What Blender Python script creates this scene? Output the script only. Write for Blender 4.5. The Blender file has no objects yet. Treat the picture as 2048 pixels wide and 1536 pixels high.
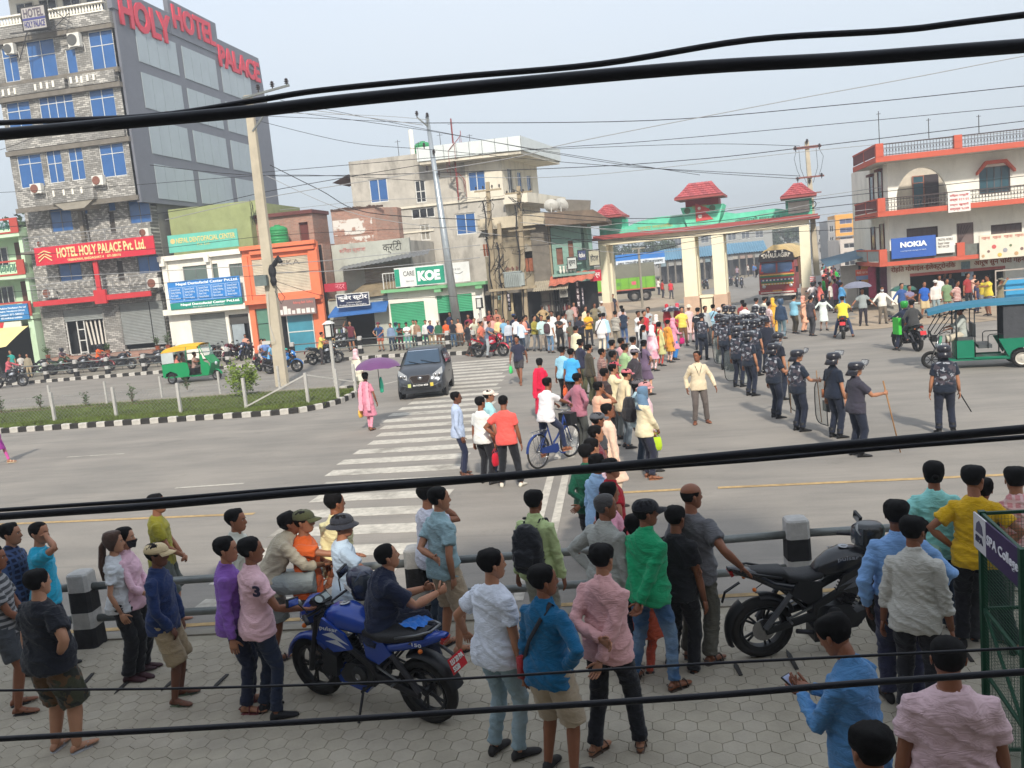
import bpy,bmesh,math,random
from math import sin,cos
rn=range;enm=enumerate;tu=tuple;isi=isinstance
import numpy as np
from mathutils import Vector as Ve,Matrix,noise
MT=Matrix.Translation;MR=Matrix.Rotation;R=math.radians;PI=math.pi
rnd=random.Random(7)
ru=rnd.uniform
sc=bpy.context.scene
def sv(node,k,v):node.inputs[k].default_value=v
FPX=1750.;CAMH=3.9;ROLL=math.atan(.093);PITCH=math.atan(229.6/FPX);YAW=R(10.55)
cu_,su_=cos(ROLL),sin(ROLL);cp_,sp_=cos(PITCH),sin(PITCH);cy_,sy_=cos(YAW),sin(YAW)
cam=bpy.data.cameras.new('camera');cam.sensor_width=36;cam.lens=36*FPX/2048;cam.clip_start=.05;cam.clip_end=3000
camo=bpy.data.objects.new('camera',cam);sc.collection.objects.link(camo)
def _w(v):return Ve((v[0]*cy_-v[1]*sy_,v[0]*sy_+v[1]*cy_,v[2]))
_F=_w((0,cp_,-sp_));_U0=_w((0,sp_,cp_));_R0=_w((1,0,0))
_X=(_R0*cu_-_U0*su_);_Y=(_U0*cu_+_R0*su_)
camo.matrix_world=Matrix(((_X.x,_Y.x,-_F.x,0),(_X.y,_Y.y,-_F.y,0),(_X.z,_Y.z,-_F.z,CAMH),(0,0,0,1)))
sc.camera=camo
wd=bpy.data.worlds.new('World');sc.world=wd;wd.use_nodes=True
SUN_EL=R(37);SUN_AZ=R(180-14)
nt=wd.node_tree;bg=nt.nodes['Background'];sky=nt.nodes.new('ShaderNodeTexSky');sky.sky_type='NISHITA'
sky.sun_disc=False;sky.sun_elevation=SUN_EL;sky.sun_rotation=SUN_AZ;sky.air_density=1.0;sky.dust_density=4.0;sky.ozone_density=1.0
tc=nt.nodes.new('ShaderNodeTexCoord');mp=nt.nodes.new('ShaderNodeMapping');sv(mp,'Scale',(1,1,2.6))
nz=nt.nodes.new('ShaderNodeTexNoise');sv(nz,'Scale',1.7);sv(nz,'Detail',5);sv(nz,'Roughness',.55)
rp=nt.nodes.new('ShaderNodeMapRange');sv(rp,'From Min',.38);sv(rp,'From Max',.7);sv(rp,'To Min',.85);sv(rp,'To Max',.98)
mxn=nt.nodes.new('ShaderNodeMix');mxn.data_type='RGBA';gz=nt.nodes.new('ShaderNodeSeparateXYZ');nt.links.new(tc.outputs['Generated'],gz.inputs[0]);gr=nt.nodes.new('ShaderNodeMapRange');sv(gr,1,.0);sv(gr,2,.42);nt.links.new(gz.outputs[2],gr.inputs[0]);gm_=nt.nodes.new('ShaderNodeMix');gm_.data_type='RGBA';sv(gm_,6,(2.65,2.95,3.15,1));sv(gm_,7,(3.5,3.85,4.35,1));nt.links.new(gr.outputs[0],gm_.inputs[0]);nt.links.new(gm_.outputs[2],mxn.inputs[7])
nt.links.new(tc.outputs['Generated'],mp.inputs[0]);nt.links.new(mp.outputs[0],nz.inputs[0]);nt.links.new(nz.outputs[0],rp.inputs[0])
nt.links.new(rp.outputs[0],mxn.inputs[0]);nt.links.new(sky.outputs[0],mxn.inputs[6]);nt.links.new(mxn.outputs[2],bg.inputs[0])
sv(bg,1,.15)
sun=bpy.data.lights.new('sun','SUN');sun.energy=2.7;sun.angle=R(3);sun.color=(1,.93,.82)
suno=bpy.data.objects.new('sun',sun);sc.collection.objects.link(suno)
_sd=Ve((sin(SUN_AZ)*cos(SUN_EL),cos(SUN_AZ)*cos(SUN_EL),sin(SUN_EL)))
suno.rotation_euler=_sd.to_track_quat('Z','Y').to_euler();suno.location=(10,-20,40)
vs=sc.view_settings;vs.view_transform='Standard';vs.look='None';vs.exposure=0.8;vs.gamma=1;vs.use_curve_mapping=False
sc.cycles.max_bounces=5;sc.cycles.diffuse_bounces=3;sc.cycles.glossy_bounces=2;sc.cycles.transparent_max_bounces=12;sc.cycles.transmission_bounces=3
sc.cycles.use_denoising=True;sc.cycles.volume_bounces=0
def ray(px,py):
 dx,dy=px-1024,py-768;u=cu_*dx-su_*dy;n=su_*dx+cu_*dy
 y=FPX*cp_-n*sp_;return(u*cy_-y*sy_,u*sy_+y*cy_,-FPX*sp_-n*cp_)
def G(px,py,z=0.):
 r=ray(px,py);t=(z-CAMH)/r[2];return(r[0]*t,r[1]*t)
def P(px,py,Y):
 r=ray(px,py);t=Y/r[1];return(r[0]*t,CAMH+r[2]*t)
def PX(px,py,X):
 r=ray(px,py);t=X/r[0];return(r[1]*t,CAMH+r[2]*t)
def W(a,b,c,d,Y):
 x0,z1=P(a,b,Y);x1,z0=P(c,d,Y);return(min(x0,x1),max(x0,x1),min(z0,z1),max(z0,z1))
COL=sc.collection.objects
def tag(o,lbl=None,cat=None,group=None,kind=None):
 if lbl:o['label']=lbl
 if cat:o['category']=cat
 if group:o['group']=group
 if kind:o['kind']=kind
 return o
def em(name,loc,rz=0,lbl=None,cat=None,group=None,kind=None):
 o=bpy.data.objects.new(name,None);COL.link(o);o.location=loc;o.rotation_euler=(0,0,rz);o.empty_display_size=.2
 return tag(o,lbl,cat,group,kind)
def kids(o):return[c for c in bpy.data.objects if c.parent==o]
_kid={}
def regkid(p,c):_kid.setdefault(p.name,[]).append(c)
def copytree(o,parent=None,loc=None,rz=None,**kw):
 c=o.copy();COL.link(c);c.parent=parent
 if parent is not None:regkid(parent,c)
 if loc is not None:c.location=loc
 if rz is not None:c.rotation_euler=(0,0,rz)
 tag(c,**kw)
 for ch in list(_kid.get(o.name,())):copytree(ch,c)
 return c
class MB:
 def __init__(s):s.v=[];s.f=[];s.m=[]
 def add(s,vs,fs,m=0):
  b=len(s.v);s.v+=[tu(p)for p in vs];s.f+=[tu(b+i for i in f)for f in fs];s.m+=[m]*len(fs)
 def bx(s,x0,x1,y0,y1,z0,z1,m=0,M4=None):
  vs=[(x,y,z)for z in(z0,z1)for y in(y0,y1)for x in(x0,x1)]
  if M4 is not None:vs=[M4@Ve(p)for p in vs]
  s.add(vs,[(0,2,3,1),(4,5,7,6),(0,1,5,4),(2,6,7,3),(0,4,6,2),(1,3,7,5)],m)
 def box(s,c,d,rz=0,m=0,rot=None):
  M4=MT(c)@(rot.to_4x4()if rot is not None else MR(rz,4,'Z'))
  s.bx(-d[0]/2,d[0]/2,-d[1]/2,d[1]/2,-d[2]/2,d[2]/2,m,M4)
 def bar(s,a,b,w,h=None,m=0):
  a=Ve(a);b=Ve(b);h=h or w;d=b-a;L=d.length
  if L<1e-6:return
  q=d.to_track_quat('X','Z').to_matrix().to_4x4()
  s.bx(0,L,-w/2,w/2,-h/2,h/2,m,MT(a)@q)
 def lf(s,rings,m=0,c0=True,c1=True,closed=True):
  b=len(s.v);n=len(rings[0])
  for r in rings:s.v+=[tu(p)for p in r]
  k=n if closed else n-1;fs=[]
  for i in rn(len(rings)-1):
   for j in rn(k):
    j2=(j+1)%n;fs.append((b+i*n+j,b+i*n+j2,b+(i+1)*n+j2,b+(i+1)*n+j))
  if c0:fs.append(tu(b+j for j in rn(n-1,-1,-1)))
  if c1:fs.append(tu(b+(len(rings)-1)*n+j for j in rn(n)))
  s.f+=fs;s.m+=[m]*len(fs)
 def tbe(s,pts,r,n=8,m=0,cap=True,flat=1.,up=None):
  pts=[Ve(p)for p in pts];rs=r if isi(r,(list,tu))else[r]*len(pts);rings=[];N=None
  for i,p in enm(pts):
   d=(pts[min(i+1,len(pts)-1)]-pts[max(i-1,0)]).normalized()
   if N is None:
    N=Ve(up)if up else(Ve((0,0,1))if abs(d.z)<.9 else Ve((1,0,0)))
   N=(N-d*N.dot(d));
   if N.length<1e-5:N=Ve((1,0,0))-d*d.x
   N.normalize();B=d.cross(N)
   rr=rs[i];ra,rb=(rr if isi(rr,(tu,list))else(rr,rr*flat))
   rings.append([p+B*(ra*cos(2*PI*j/n))+N*(rb*sin(2*PI*j/n))for j in rn(n)])
  s.lf(rings,m,cap,cap)
 def lt(s,prof,n=12,m=0,M4=None,cap=True):
  rings=[]
  for r,z in prof:
   rng=[Ve((r*cos(2*PI*j/n),r*sin(2*PI*j/n),z))for j in rn(n)]
   if M4 is not None:rng=[M4@p for p in rng]
   rings.append(rng)
  s.lf(rings,m,cap,cap)
 def pz(s,poly,a,b,ax='y',m=0,M4=None):
  f={'y':lambda u,v,t:(u,t,v),'x':lambda u,v,t:(t,u,v),'z':lambda u,v,t:(u,v,t)}[ax]
  r0=[Ve(f(u,v,a))for u,v in poly];r1=[Ve(f(u,v,b))for u,v in poly]
  if M4 is not None:r0=[M4@p for p in r0];r1=[M4@p for p in r1]
  s.lf([r0,r1],m)
 def mk(s,name,mats,parent=None,smooth=False,loc=None,rz=0,**kw):
  me=s.mesh(name,mats,smooth);return link(name,me,parent,loc,rz,**kw)
 def mesh(s,name,mats,smooth=False):
  me=bpy.data.meshes.new(name);me.from_pydata(s.v,[],s.f)
  if not isi(mats,(list,tu)):mats=[mats]
  for a in mats:me.materials.append(a)
  if len(mats)>1:me.polygons.foreach_set('material_index',s.m)
  bm=bmesh.new();bm.from_mesh(me);bmesh.ops.recalc_face_normals(bm,faces=bm.faces);bm.to_mesh(me);bm.free()
  if smooth:
   me.polygons.foreach_set('use_smooth',[True]*len(me.polygons))
   if smooth is not True:me.set_sharp_from_angle(angle=R(smooth))
  me.update();return me
def link(name,me,parent=None,loc=None,rz=0,**kw):
 o=bpy.data.objects.new(name,me);COL.link(o)
 if parent is not None:o.parent=parent;regkid(parent,o)
 if loc is not None:o.location=loc
 if rz:o.rotation_euler=(0,0,rz)
 return tag(o,**kw)
def pp(b,p,nm,m,*a,**k):o=b.mk(nm,m,p,*a,**k);o.location=tu(-v for v in p.location);return o
def pwr(v,e):return math.copysign(abs(v)**e,v)
OC=dict(c0=False,c1=False);OP=dict(OC,closed=False);ST=dict(kind='stuff');RX=MR(PI/2,4,'X');RXM=MR(-PI/2,4,'X')
_mc={}
def lin(c):
 if isi(c,str):c=tu(int(c[i:i+2],16)for i in(0,2,4))
 if max(c)>1:c=tu(x/255 for x in c)
 return tu((x/12.92 if x<=.04045 else((x+.055)/1.055)**2.4)for x in c)
def M(col,rough=.75,metal=0,var=.12,vs=3.,bump=0,bs=30.,spec=.3,name=None,dirt=0,trans=0,alpha=1,emit=0):
 key=(str(col),rough,metal,var,vs,bump,bs,spec,dirt,trans,alpha,emit)
 if key in _mc:return _mc[key]
 m=bpy.data.materials.new(name or 'mat');m.use_nodes=True;n=m.node_tree;b=n.nodes['Principled BSDF'];c=lin(col)
 sv(b,'Roughness',rough);sv(b,'Metallic',metal);sv(b,'Specular IOR Level',spec)
 sv(b,'Base Color',(*c,1));sv(b,'Alpha',alpha);sv(b,'Transmission Weight',trans)
 if emit:sv(b,'Emission Color',(*c,1));sv(b,'Emission Strength',emit)
 if var or bump or dirt:
  t=n.nodes.new('ShaderNodeTexCoord')
  if var:
   z=n.nodes.new('ShaderNodeTexNoise');sv(z,'Scale',vs);sv(z,'Detail',6);sv(z,'Roughness',.65)
   n.links.new(t.outputs['Object'],z.inputs[0])
   g=n.nodes.new('ShaderNodeMapRange');sv(g,'From Min',.25);sv(g,'From Max',.75)
   sv(g,'To Min',1-var*1.6);sv(g,'To Max',1+var)
   n.links.new(z.outputs[0],g.inputs[0]);x=n.nodes.new('ShaderNodeVectorMath');x.operation='SCALE';sv(x,0,c)
   n.links.new(g.outputs[0],x.inputs['Scale']);out=x.outputs[0]
   if dirt:
    z2=n.nodes.new('ShaderNodeTexNoise');sv(z2,'Scale',.8);sv(z2,'Detail',8);sv(z2,'Roughness',.7)
    mpp=n.nodes.new('ShaderNodeMapping');sv(mpp,'Scale',(1,1,.35))
    n.links.new(t.outputs['Object'],mpp.inputs[0]);n.links.new(mpp.outputs[0],z2.inputs[0])
    g2=n.nodes.new('ShaderNodeMapRange');sv(g2,'From Min',.5);sv(g2,'From Max',.72);sv(g2,'To Max',dirt)
    n.links.new(z2.outputs[0],g2.inputs[0]);mm=n.nodes.new('ShaderNodeMix');mm.data_type='RGBA';sv(mm,7,(.09,.08,.065,1))
    n.links.new(g2.outputs[0],mm.inputs[0]);n.links.new(out,mm.inputs[6]);out=mm.outputs[2]
   n.links.new(out,b.inputs['Base Color'])
  if bump:
   z=n.nodes.new('ShaderNodeTexNoise');sv(z,'Scale',bs);sv(z,'Detail',4)
   n.links.new(t.outputs['Object'],z.inputs[0]);q=n.nodes.new('ShaderNodeBump');sv(q,'Strength',bump);sv(q,'Distance',.02)
   n.links.new(z.outputs[0],q.inputs['Height']);n.links.new(q.outputs[0],b.inputs['Normal'])
 _mc[key]=m;return m
def nodes(m):return m.node_tree.nodes,m.node_tree.links
def glass(col=(40,70,110),rough=.08,name='glass'):
 return M(col,rough,0,.12,1.5,0,30,.6,name)
FDEV=None
try:
 import os
 _fp=os.path.join(bpy.utils.system_resource('DATAFILES'),'fonts','NotoSansDevanagari-Regular.woff2')
 if os.path.exists(_fp):FDEV=bpy.data.fonts.load(_fp)
except Exception:FDEV=None
def text(s,x0,x1,z0,z1,Y,mat,parent=None,rz=0,dev=False,ex=.006,bold=0,name='lettering',origin=None,align=None):
 """lettering fitted in a box; lies in the XZ plane facing -Y unless origin/rz turn it"""
 cu=bpy.data.curves.new(name,'FONT');cu.body=s;cu.size=1;cu.extrude=.01;cu.offset=bold;cu.resolution_u=3
 if dev and FDEV:cu.font=FDEV
 o=bpy.data.objects.new(name,cu);COL.link(o);bpy.context.view_layer.update()
 d=o.bound_box;bx0=min(p[0]for p in d);bx1=max(p[0]for p in d);by0=min(p[1]for p in d);by1=max(p[1]for p in d)
 sx=(x1-x0)/max(bx1-bx0,1e-3);sz=(z1-z0)/max(by1-by0,1e-3)
 dg=bpy.context.evaluated_depsgraph_get();me=bpy.data.meshes.new_from_object(o.evaluated_get(dg));bpy.data.objects.remove(o)
 n=len(me.vertices);a=np.zeros(n*3);me.vertices.foreach_get('co',a);a=a.reshape(-1,3)
 X=x0+(a[:,0]-bx0)*sx;Z=z0+(a[:,1]-by0)*sz;Yc=-a[:,2]*(ex/.01)
 if origin is None:b=np.stack([X,Yc+Y,Z],1)
 else:b=np.stack([X,Yc+Y,Z],1)
 me.vertices.foreach_set('co',b.ravel());me.materials.clear();me.materials.append(mat);me.update()
 o=link(name,me,parent)
 return o
def road_mat():
 m=bpy.data.materials.new('asphalt');m.use_nodes=True;n,l=nodes(m);b=n['Principled BSDF'];sv(b,'Roughness',.9);sv(b,'Specular IOR Level',.2)
 t=n.new('ShaderNodeTexCoord')
 def noise(scale,det,sc3=(1,1,1),rough=.6):
  mp=n.new('ShaderNodeMapping');sv(mp,'Scale',sc3);l.new(t.outputs['Object'],mp.inputs[0])
  z=n.new('ShaderNodeTexNoise');sv(z,'Scale',scale);sv(z,'Detail',det);sv(z,'Roughness',rough);l.new(mp.outputs[0],z.inputs[0]);return z.outputs[0]
 def ramp(src,a,b_,c0,c1):
  r=n.new('ShaderNodeMapRange');sv(r,1,a);sv(r,2,b_);sv(r,3,c0);sv(r,4,c1);l.new(src,r.inputs[0]);return r.outputs[0]
 def mix(f,a,b_,mode='MIX'):
  x=n.new('ShaderNodeMix');x.data_type='RGBA';x.blend_type=mode
  for v,i in((f,0),(a,6),(b_,7)):
   if isi(v,(float,int)):sv(x,i,v)
   elif isi(v,tu):sv(x,i,(*v,1))
   else:l.new(v,x.inputs[i])
  return x.outputs[2]
 base=mix(ramp(noise(.35,6,(1,2.2,1)),.35,.65,0,1),(.185,.17,.15),(.27,.243,.21))
 base=mix(ramp(noise(2.2,8,(.16,1.6,1),.7),.5,.72,0,.55),base,(.13,.122,.112))
 base=mix(ramp(noise(60,3),.3,.7,0,.35),base,(.34,.32,.29))
 base=mix(ramp(noise(.9,10,(1,1,1),.75),.60,.70,0,.5),base,(.115,.11,.10))
 l.new(base,b.inputs['Base Color'])
 q=n.new('ShaderNodeBump');sv(q,'Strength',.35);sv(q,'Distance',.01);l.new(noise(90,4),q.inputs['Height']);l.new(q.outputs[0],b.inputs['Normal'])
 return m
NEARY=lambda x:9.42+.085*x
ASPH=road_mat()
DUST=M((168,152,132),.95,0,.14,1.2,.3,40,.1,'dusty earth')
CONC=M((148,142,130),.9,0,.12,2.,.25,35,.2,'concrete')
CONC_D=M((118,112,103),.9,0,.2,2.5,.35,25,.2,'weathered concrete',dirt=.55)
WHITEP=M((190,184,172),.85,0,.22,7,.15,40,.2,'worn white paint',dirt=.75)
KERBW=M((190,186,178),.85,0,.22,6,.2,30,.2,'kerb white',dirt=.45)
KERBB=M((52,50,48),.85,0,.25,6,.2,30,.2,'kerb black')
YELP=M((180,152,108),.88,0,.25,9,.1,40,.2,'worn yellow paint',dirt=.7)
def sheet(name,poly,z,mat,parent=None,kind='structure'):
 b=MB();b.add([(x,y,z)for x,y in poly],[tu(rn(len(poly)))]);return b.mk(name,mat,parent,kind=kind)
g=MB();N=8;S=900.
g.add([(-S,-S,0),(S,-S,0),(S,S,0),(-S,S,0)],[(0,1,2,3)]);g.mk('ground',M((150,138,118),.95,0,.15,.4,0,30,.1,'earth'),kind='structure')
sheet('road',[(-120,-1.),(120,19.),(120,43.6),(-120,43.6)],.004,ASPH)
sheet('road',[(-6,43.6),(14,43.6),(13,50),(17.5,80),(48,230),(37,230),(2.5,85),(-1,62)],.008,ASPH)
sheet('street',[(9.6,62),(16,62),(62,330),(52,330),(14,90)],.012,ASPH)
def rough(poly,step=.7,amp=.28,seed=1):
 r_=random.Random(seed);o=[]
 for(x0,y0),(x1,y1)in zip(poly,poly[1:]+poly[:1]):
  L=math.hypot(x1-x0,y1-y0);n=max(1,int(L/step));nx,ny=(y1-y0)/L,-(x1-x0)/L
  for k in rn(n):
   t=k/n;d=noise.noise((x0+(x1-x0)*t,y0+(y1-y0)*t,seed))*amp*2.4;o.append((x0+(x1-x0)*t+nx*d,y0+(y1-y0)*t+ny*d))
 return o
sheet('verge',rough([(-9,41.8),(-1.5,44.5),(-2,60),(-3.5,84),(-30,84),(-30,58),(-9,50)]),.014,DUST)
sheet('verge',rough([(-3.5,84),(0.5,84),(.6,70),(4.6,66),(4.2,52),(-2.2,52),(-2,60)]),.016,DUST)
sheet('verge',rough([(6.6,39),(40,36.5),(60,36.5),(60,60),(12,60),(9.3,47)]),.018,DUST)
def stroke(name,pts,w,z,mat,lbl=None):
 a,b_=Ve(pts[0]),Ve(pts[1]);d=(b_-a).normalized();n_=Ve((-d.y,d.x))*w/2
 return sheet(name,[tu(a+n_),tu(a-n_),tu(b_-n_),tu(b_+n_)],z,mat)
cross=em('zebra_crossing',(0,0,0),kind='structure')
ybars=[9.55+1.03*i for i in rn(28)]
for y in ybars:
 t=(y-9.4)/(37.9-9.4)
 xl=-6.15+(-9.9+6.15)*t+(.15*sin(y));xr=-3.35+(-7.0+3.35)*t+(.1*sin(y*2.1))
 if y<11.6:xr-=.35
 b=MB();b.bx(xl,xr,y,y+.5,.006,.0085);b.mk('crossing_bar',WHITEP,cross)
for a,b_ in(((-1.99,9.75),(-2.38,15.9)),((-1.74,9.75),(-2.1,15.9)),((-2.42,17.2),(-2.72,22.5)),((-2.14,17.2),(-2.44,22.5))):stroke('painted_line',(a,b_),.13,.010,WHITEP)
stroke('painted_line',((-40,14.25),(-7.5,14.1)),.12,.010,YELP);stroke('painted_line',((-1.7,14.4),(0.2,14.45)),.12,.010,YELP);stroke('painted_line',((.6,14.45),(30,14.5)),.12,.010,YELP)
stroke('painted_line',((-30,NEARY(-30)+.3),(-2.4,NEARY(-2.4)+.3)),.1,.010,YELP);stroke('painted_line',((-1.6,NEARY(-1.6)+.3),(30,NEARY(30)+.3)),.1,.010,YELP)
stroke('painted_line',((-16.1,20.55),(-14.4,20.57)),.1,.010,WHITEP);stroke('painted_line',((-10.4,16.36),(-8.9,16.47)),.1,.010,WHITEP)
stroke('painted_line',((-21.5,20.5),(-19.5,20.52)),.1,.010,WHITEP)
stroke('painted_line',((-36,35.6),(-13.5,35.9)),.08,.010,WHITEP);stroke('painted_line',((-10.9,31.5),(-9.3,35.2)),.14,.010,WHITEP)
tip=[(-12.6,25.62),(-11.75,25.8),(-11.2,26.4),(-10.95,27.3),(-10.95,28.6),(-11.1,29.7),(-11.5,30.4),(-12.2,30.7)]
sheet('median',[(-60,25.75)]+tip+[(-60,31.9)],.10,M((92,84,60),.95,0,.2,2,.3,20,.1,'median soil'))
stone=MB();stone.lf([[(-.155,-.08,0),(.155,-.08,0),(.155,.08,0),(-.155,.08,0)],[(-.155,-.075,.15),(.155,-.075,.15),(.155,.08,.15),(-.155,.08,.15)],[(-.15,-.06,.175),(.15,-.06,.175),(.15,.075,.175),(-.15,.075,.175)]])
kw=stone.mesh('kerb_stone',KERBW);kb=stone.mesh('kerb_stone',KERBB)
def kerb_run(name,path,step=.325,limit=999,scale=1.):
 par=em(name,(0,0,0),kind='structure');i=0
 for(x0,y0),(x1,y1)in zip(path,path[1:]):
  L=math.hypot(x1-x0,y1-y0);n=max(1,round(L/step));a=math.atan2(y1-y0,x1-x0)
  for k in rn(n):
   t=(k+.5)/n;o=link('kerb_stone',kw if i%2 else kb,par,(x0+(x1-x0)*t+ru(-.008,.008),y0+(y1-y0)*t+ru(-.01,.01),ru(-.012,.006)),a+ru(-.02,.02));i+=1
   o.scale=(L/n/.325*.98,1,scale)
 return par
kerb_run('median_kerb',[(-34,25.62)]+tip[0:])
kerb_run('far_kerb',[(-45,43.3),(-27.2,43.45),(-13.8,42.6),(-9.6,40.9)],.36)
sheet('pavement',[(-70,43.5),(-27.2,43.6),(-13.8,42.75),(-9.4,41.1),(-7.5,50),(-70,50)],.12,CONC)
bk=MB();bk.pz([(-34,30.95),(-12.4,30.75),(-12.4,30.9),(-60,32.05),(-60,31.9)],0,.16,'z');bk.mk('median_kerb',CONC,kind='structure')
def blades(n,fn,hmin,hmax,w,seed):
 rg=np.random.RandomState(seed);xs=[];
 V=[];F=[]
 for i in rn(n):
  x,y,z=fn(rg);h=rg.uniform(hmin,hmax);a=rg.uniform(0,2*PI);dx,dy=cos(a)*w,sin(a)*w;lx,ly=rg.normal(0,h*.4,2);b=len(V)
  V+=[(x-dx,y-dy,z),(x+dx,y+dy,z),(x+lx,y+ly,z+h)];F.append((b,b+1,b+2))
 m=MB();m.v=V;m.f=F;m.m=[0]*len(F);return m
def bedpt(rg):
 while True:
  x=rg.uniform(-34,-11.1);y=rg.uniform(25.8,30.7)
  if x>-12.2 and(y<26.3 or y>30.2):continue
  return x,y+(max(0,(-x-12)*.045)if y>30 else 0),.1
GRASS=M((96,112,52),.8,0,.35,1.3,0,30,.2,'grass')
gm=blades(62000,bedpt,.03,.10,.012,3);me=bpy.data.meshes.new('grass');me.from_pydata(gm.v,[],gm.f);me.materials.append(GRASS);link('grass',me,lbl='short green grass on the median behind the striped kerb',cat='grass',**ST)
sheet('pavement',[(-40,-12),(40,-12),(40,NEARY(40)-.15),(-40,NEARY(-40)-.15)],.055,M((156,149,133),.95,0,.15,1.5,.2,30,.1,'mortar bed'))
kb2=MB();kb2.pz([(-40,NEARY(-40)-.15),(40,NEARY(40)-.15),(40,NEARY(40)),(-40,NEARY(-40))],0,.075,'z');kb2.mk('near_kerb',CONC,kind='structure')
PAV=[M(c,.92,0,.12,2.3,.25,50,.15,'paver',dirt=.18)for c in((168,160,144),(166,158,142),(170,162,147))]
hx=.105
def hexmesh(mat):
 b=MB();r0=[(hx*.99*cos(PI/3*k+PI/6),hx*.99*sin(PI/3*k+PI/6),0)for k in rn(6)];r1=[(x,y,.045)for x,y,_ in r0];r2=[(x*.985,y*.985,.05)for x,y,_ in r0]
 b.lf([r0,r1,r2],c0=False);return b.mesh('paver',mat)
hm=[hexmesh(m_)for m_ in PAV]
pav=em('paving',(0,0,0),kind='structure');cells=[]
w_=hx*math.sqrt(3);
for i in rn(-80,70):
 for j in rn(0,62):
  x=i*w_+(j%2)*w_/2;y=1.0+j*hx*1.5
  if y>NEARY(x)-.27:continue
  d=Ve((x,y,0));u=x*cy_+y*sy_;v=-x*sy_+y*cy_
  if v<4.6 or abs(u)>v*.66+.4:continue
  cells.append((v,x,y))
cells.sort();rest=MB()
for k,(v,x,y)in enm(cells):
 dz=ru(-.0015,.0015)
 if k<300:link('paver',hm[k%3],pav,(x,y,.02+dz),ru(-.02,.02))
 else:
  r0=[(x+hx*.985*cos(PI/3*q+PI/6),y+hx*.985*sin(PI/3*q+PI/6),.02)for q in rn(6)]
  rest.lf([r0,[(a,b_,.065+dz)for a,b_,_ in r0],[(x+(a-x)*.975,y+(b_-y)*.975,.07+dz)for a,b_,_ in r0]],m=k%3,c0=False)
rest.mk('paver_field',PAV,pav,**ST)
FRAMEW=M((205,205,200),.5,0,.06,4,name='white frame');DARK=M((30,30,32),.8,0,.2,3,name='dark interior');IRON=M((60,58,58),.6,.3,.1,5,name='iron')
BLUEG=glass((44,92,150),.12,'blue glass');TEALG=glass((50,84,96),.12,'teal glass');DGLASS=glass((34,36,42),.12,'dark glass')
def rz_(o,x,y,z=0,rz=0):o.location=(x,y,z);o.rotation_euler=(0,0,rz);return o
def wb(x0,x1,z0,z1,Y,th,holes,b=None,m=0):
 b=b or MB();xs=sorted({x0,x1,*[min(max(h[i],x0),x1)for h in holes for i in(0,1)]});zs=sorted({z0,z1,*[min(max(h[i],z0),z1)for h in holes for i in(2,3)]})
 for za,zb in zip(zs,zs[1:]):
  if zb-za<1e-4:continue
  run=None;zc=(za+zb)/2
  for xa,xb in zip(xs,xs[1:]):
   xc=(xa+xb)/2;inh=any(h[0]<xc<h[1]and h[2]<zc<h[3]for h in holes)
   if inh:
    if run is not None:b.bx(run,xa,Y,Y+th,za,zb,m);run=None
   elif run is None:run=xa
  if run is not None:b.bx(run,x1,Y,Y+th,za,zb,m)
 return b
def wn(par,h,Y,gm=None,fm=None,nx=2,tr=.7,rec=.06,open_=None,name='window',fr=.05,th=.05,sill=None):
 gm=gm or BLUEG;fm=fm or FRAMEW;x0,x1,z0,z1=h;yy=Y+rec;b=MB()
 b.bx(x0,x1,yy,yy+th,z1-fr,z1);b.bx(x0,x1,yy,yy+th,z0,z0+fr);b.bx(x0,x0+fr,yy,yy+th,z0+fr,z1-fr);b.bx(x1-fr,x1,yy,yy+th,z0+fr,z1-fr)
 xs=[x0+fr+(x1-x0-2*fr)*i/nx for i in rn(nx+1)];zt=z0+(z1-z0)*tr if tr else z1-fr
 for x in xs[1:-1]:b.bx(x-fr*.4,x+fr*.4,yy+.003,yy+th-.003,z0+fr,z1-fr)
 if tr:b.bx(x0+fr,x1-fr,yy+.006,yy+th-.006,zt-fr*.4,zt+fr*.4)
 if sill:b.bx(x0-.06,x1+.06,Y-.08,Y+.02,z0-.07,z0)
 w=b.mk(name,fm,par)
 rows=[(z0+fr,zt-fr*.4)]+([(zt+fr*.4,z1-fr)]if tr else[])
 for i in rn(nx):
  for ri,(a,c)in enm(rows):
   p=MB();t=ru(-.006,.006);xa=xs[i]+fr*.4 if i else xs[i];xb=xs[i+1]-(fr*.4 if i<nx-1 else 0)
   p.add([(xa,yy+.025+t,a),(xb,yy+.025-t,a),(xb,yy+.025-t,c),(xa,yy+.025+t,c)],[(0,1,2,3)]);p.mk('pane',gm,w)
 return w
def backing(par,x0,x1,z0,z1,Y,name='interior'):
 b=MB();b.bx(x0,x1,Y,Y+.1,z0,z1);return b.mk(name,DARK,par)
def shu(par,x0,x1,z0,z1,Y,mat,pitch=.09,name='shutter'):
 b=MB();n=max(3,int((z1-z0)/pitch));rings=[]
 pts=[]
 for i in rn(n+1):
  z=z0+(z1-z0)*i/n;pts+=[(Y-.012,z),(Y+.012,z+(z1-z0)/n*.5)]
 pts=pts[:-1]
 V=[(x,y,z)for y,z in pts for x in(x0,x1)];F=[(2*i,2*i+1,2*i+3,2*i+2)for i in rn(len(pts)-1)]
 b.add(V,F);b.bx(x0,x1,Y-.025,Y+.03,z0-.05,z0);o=b.mk(name,mat,par);return o
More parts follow.
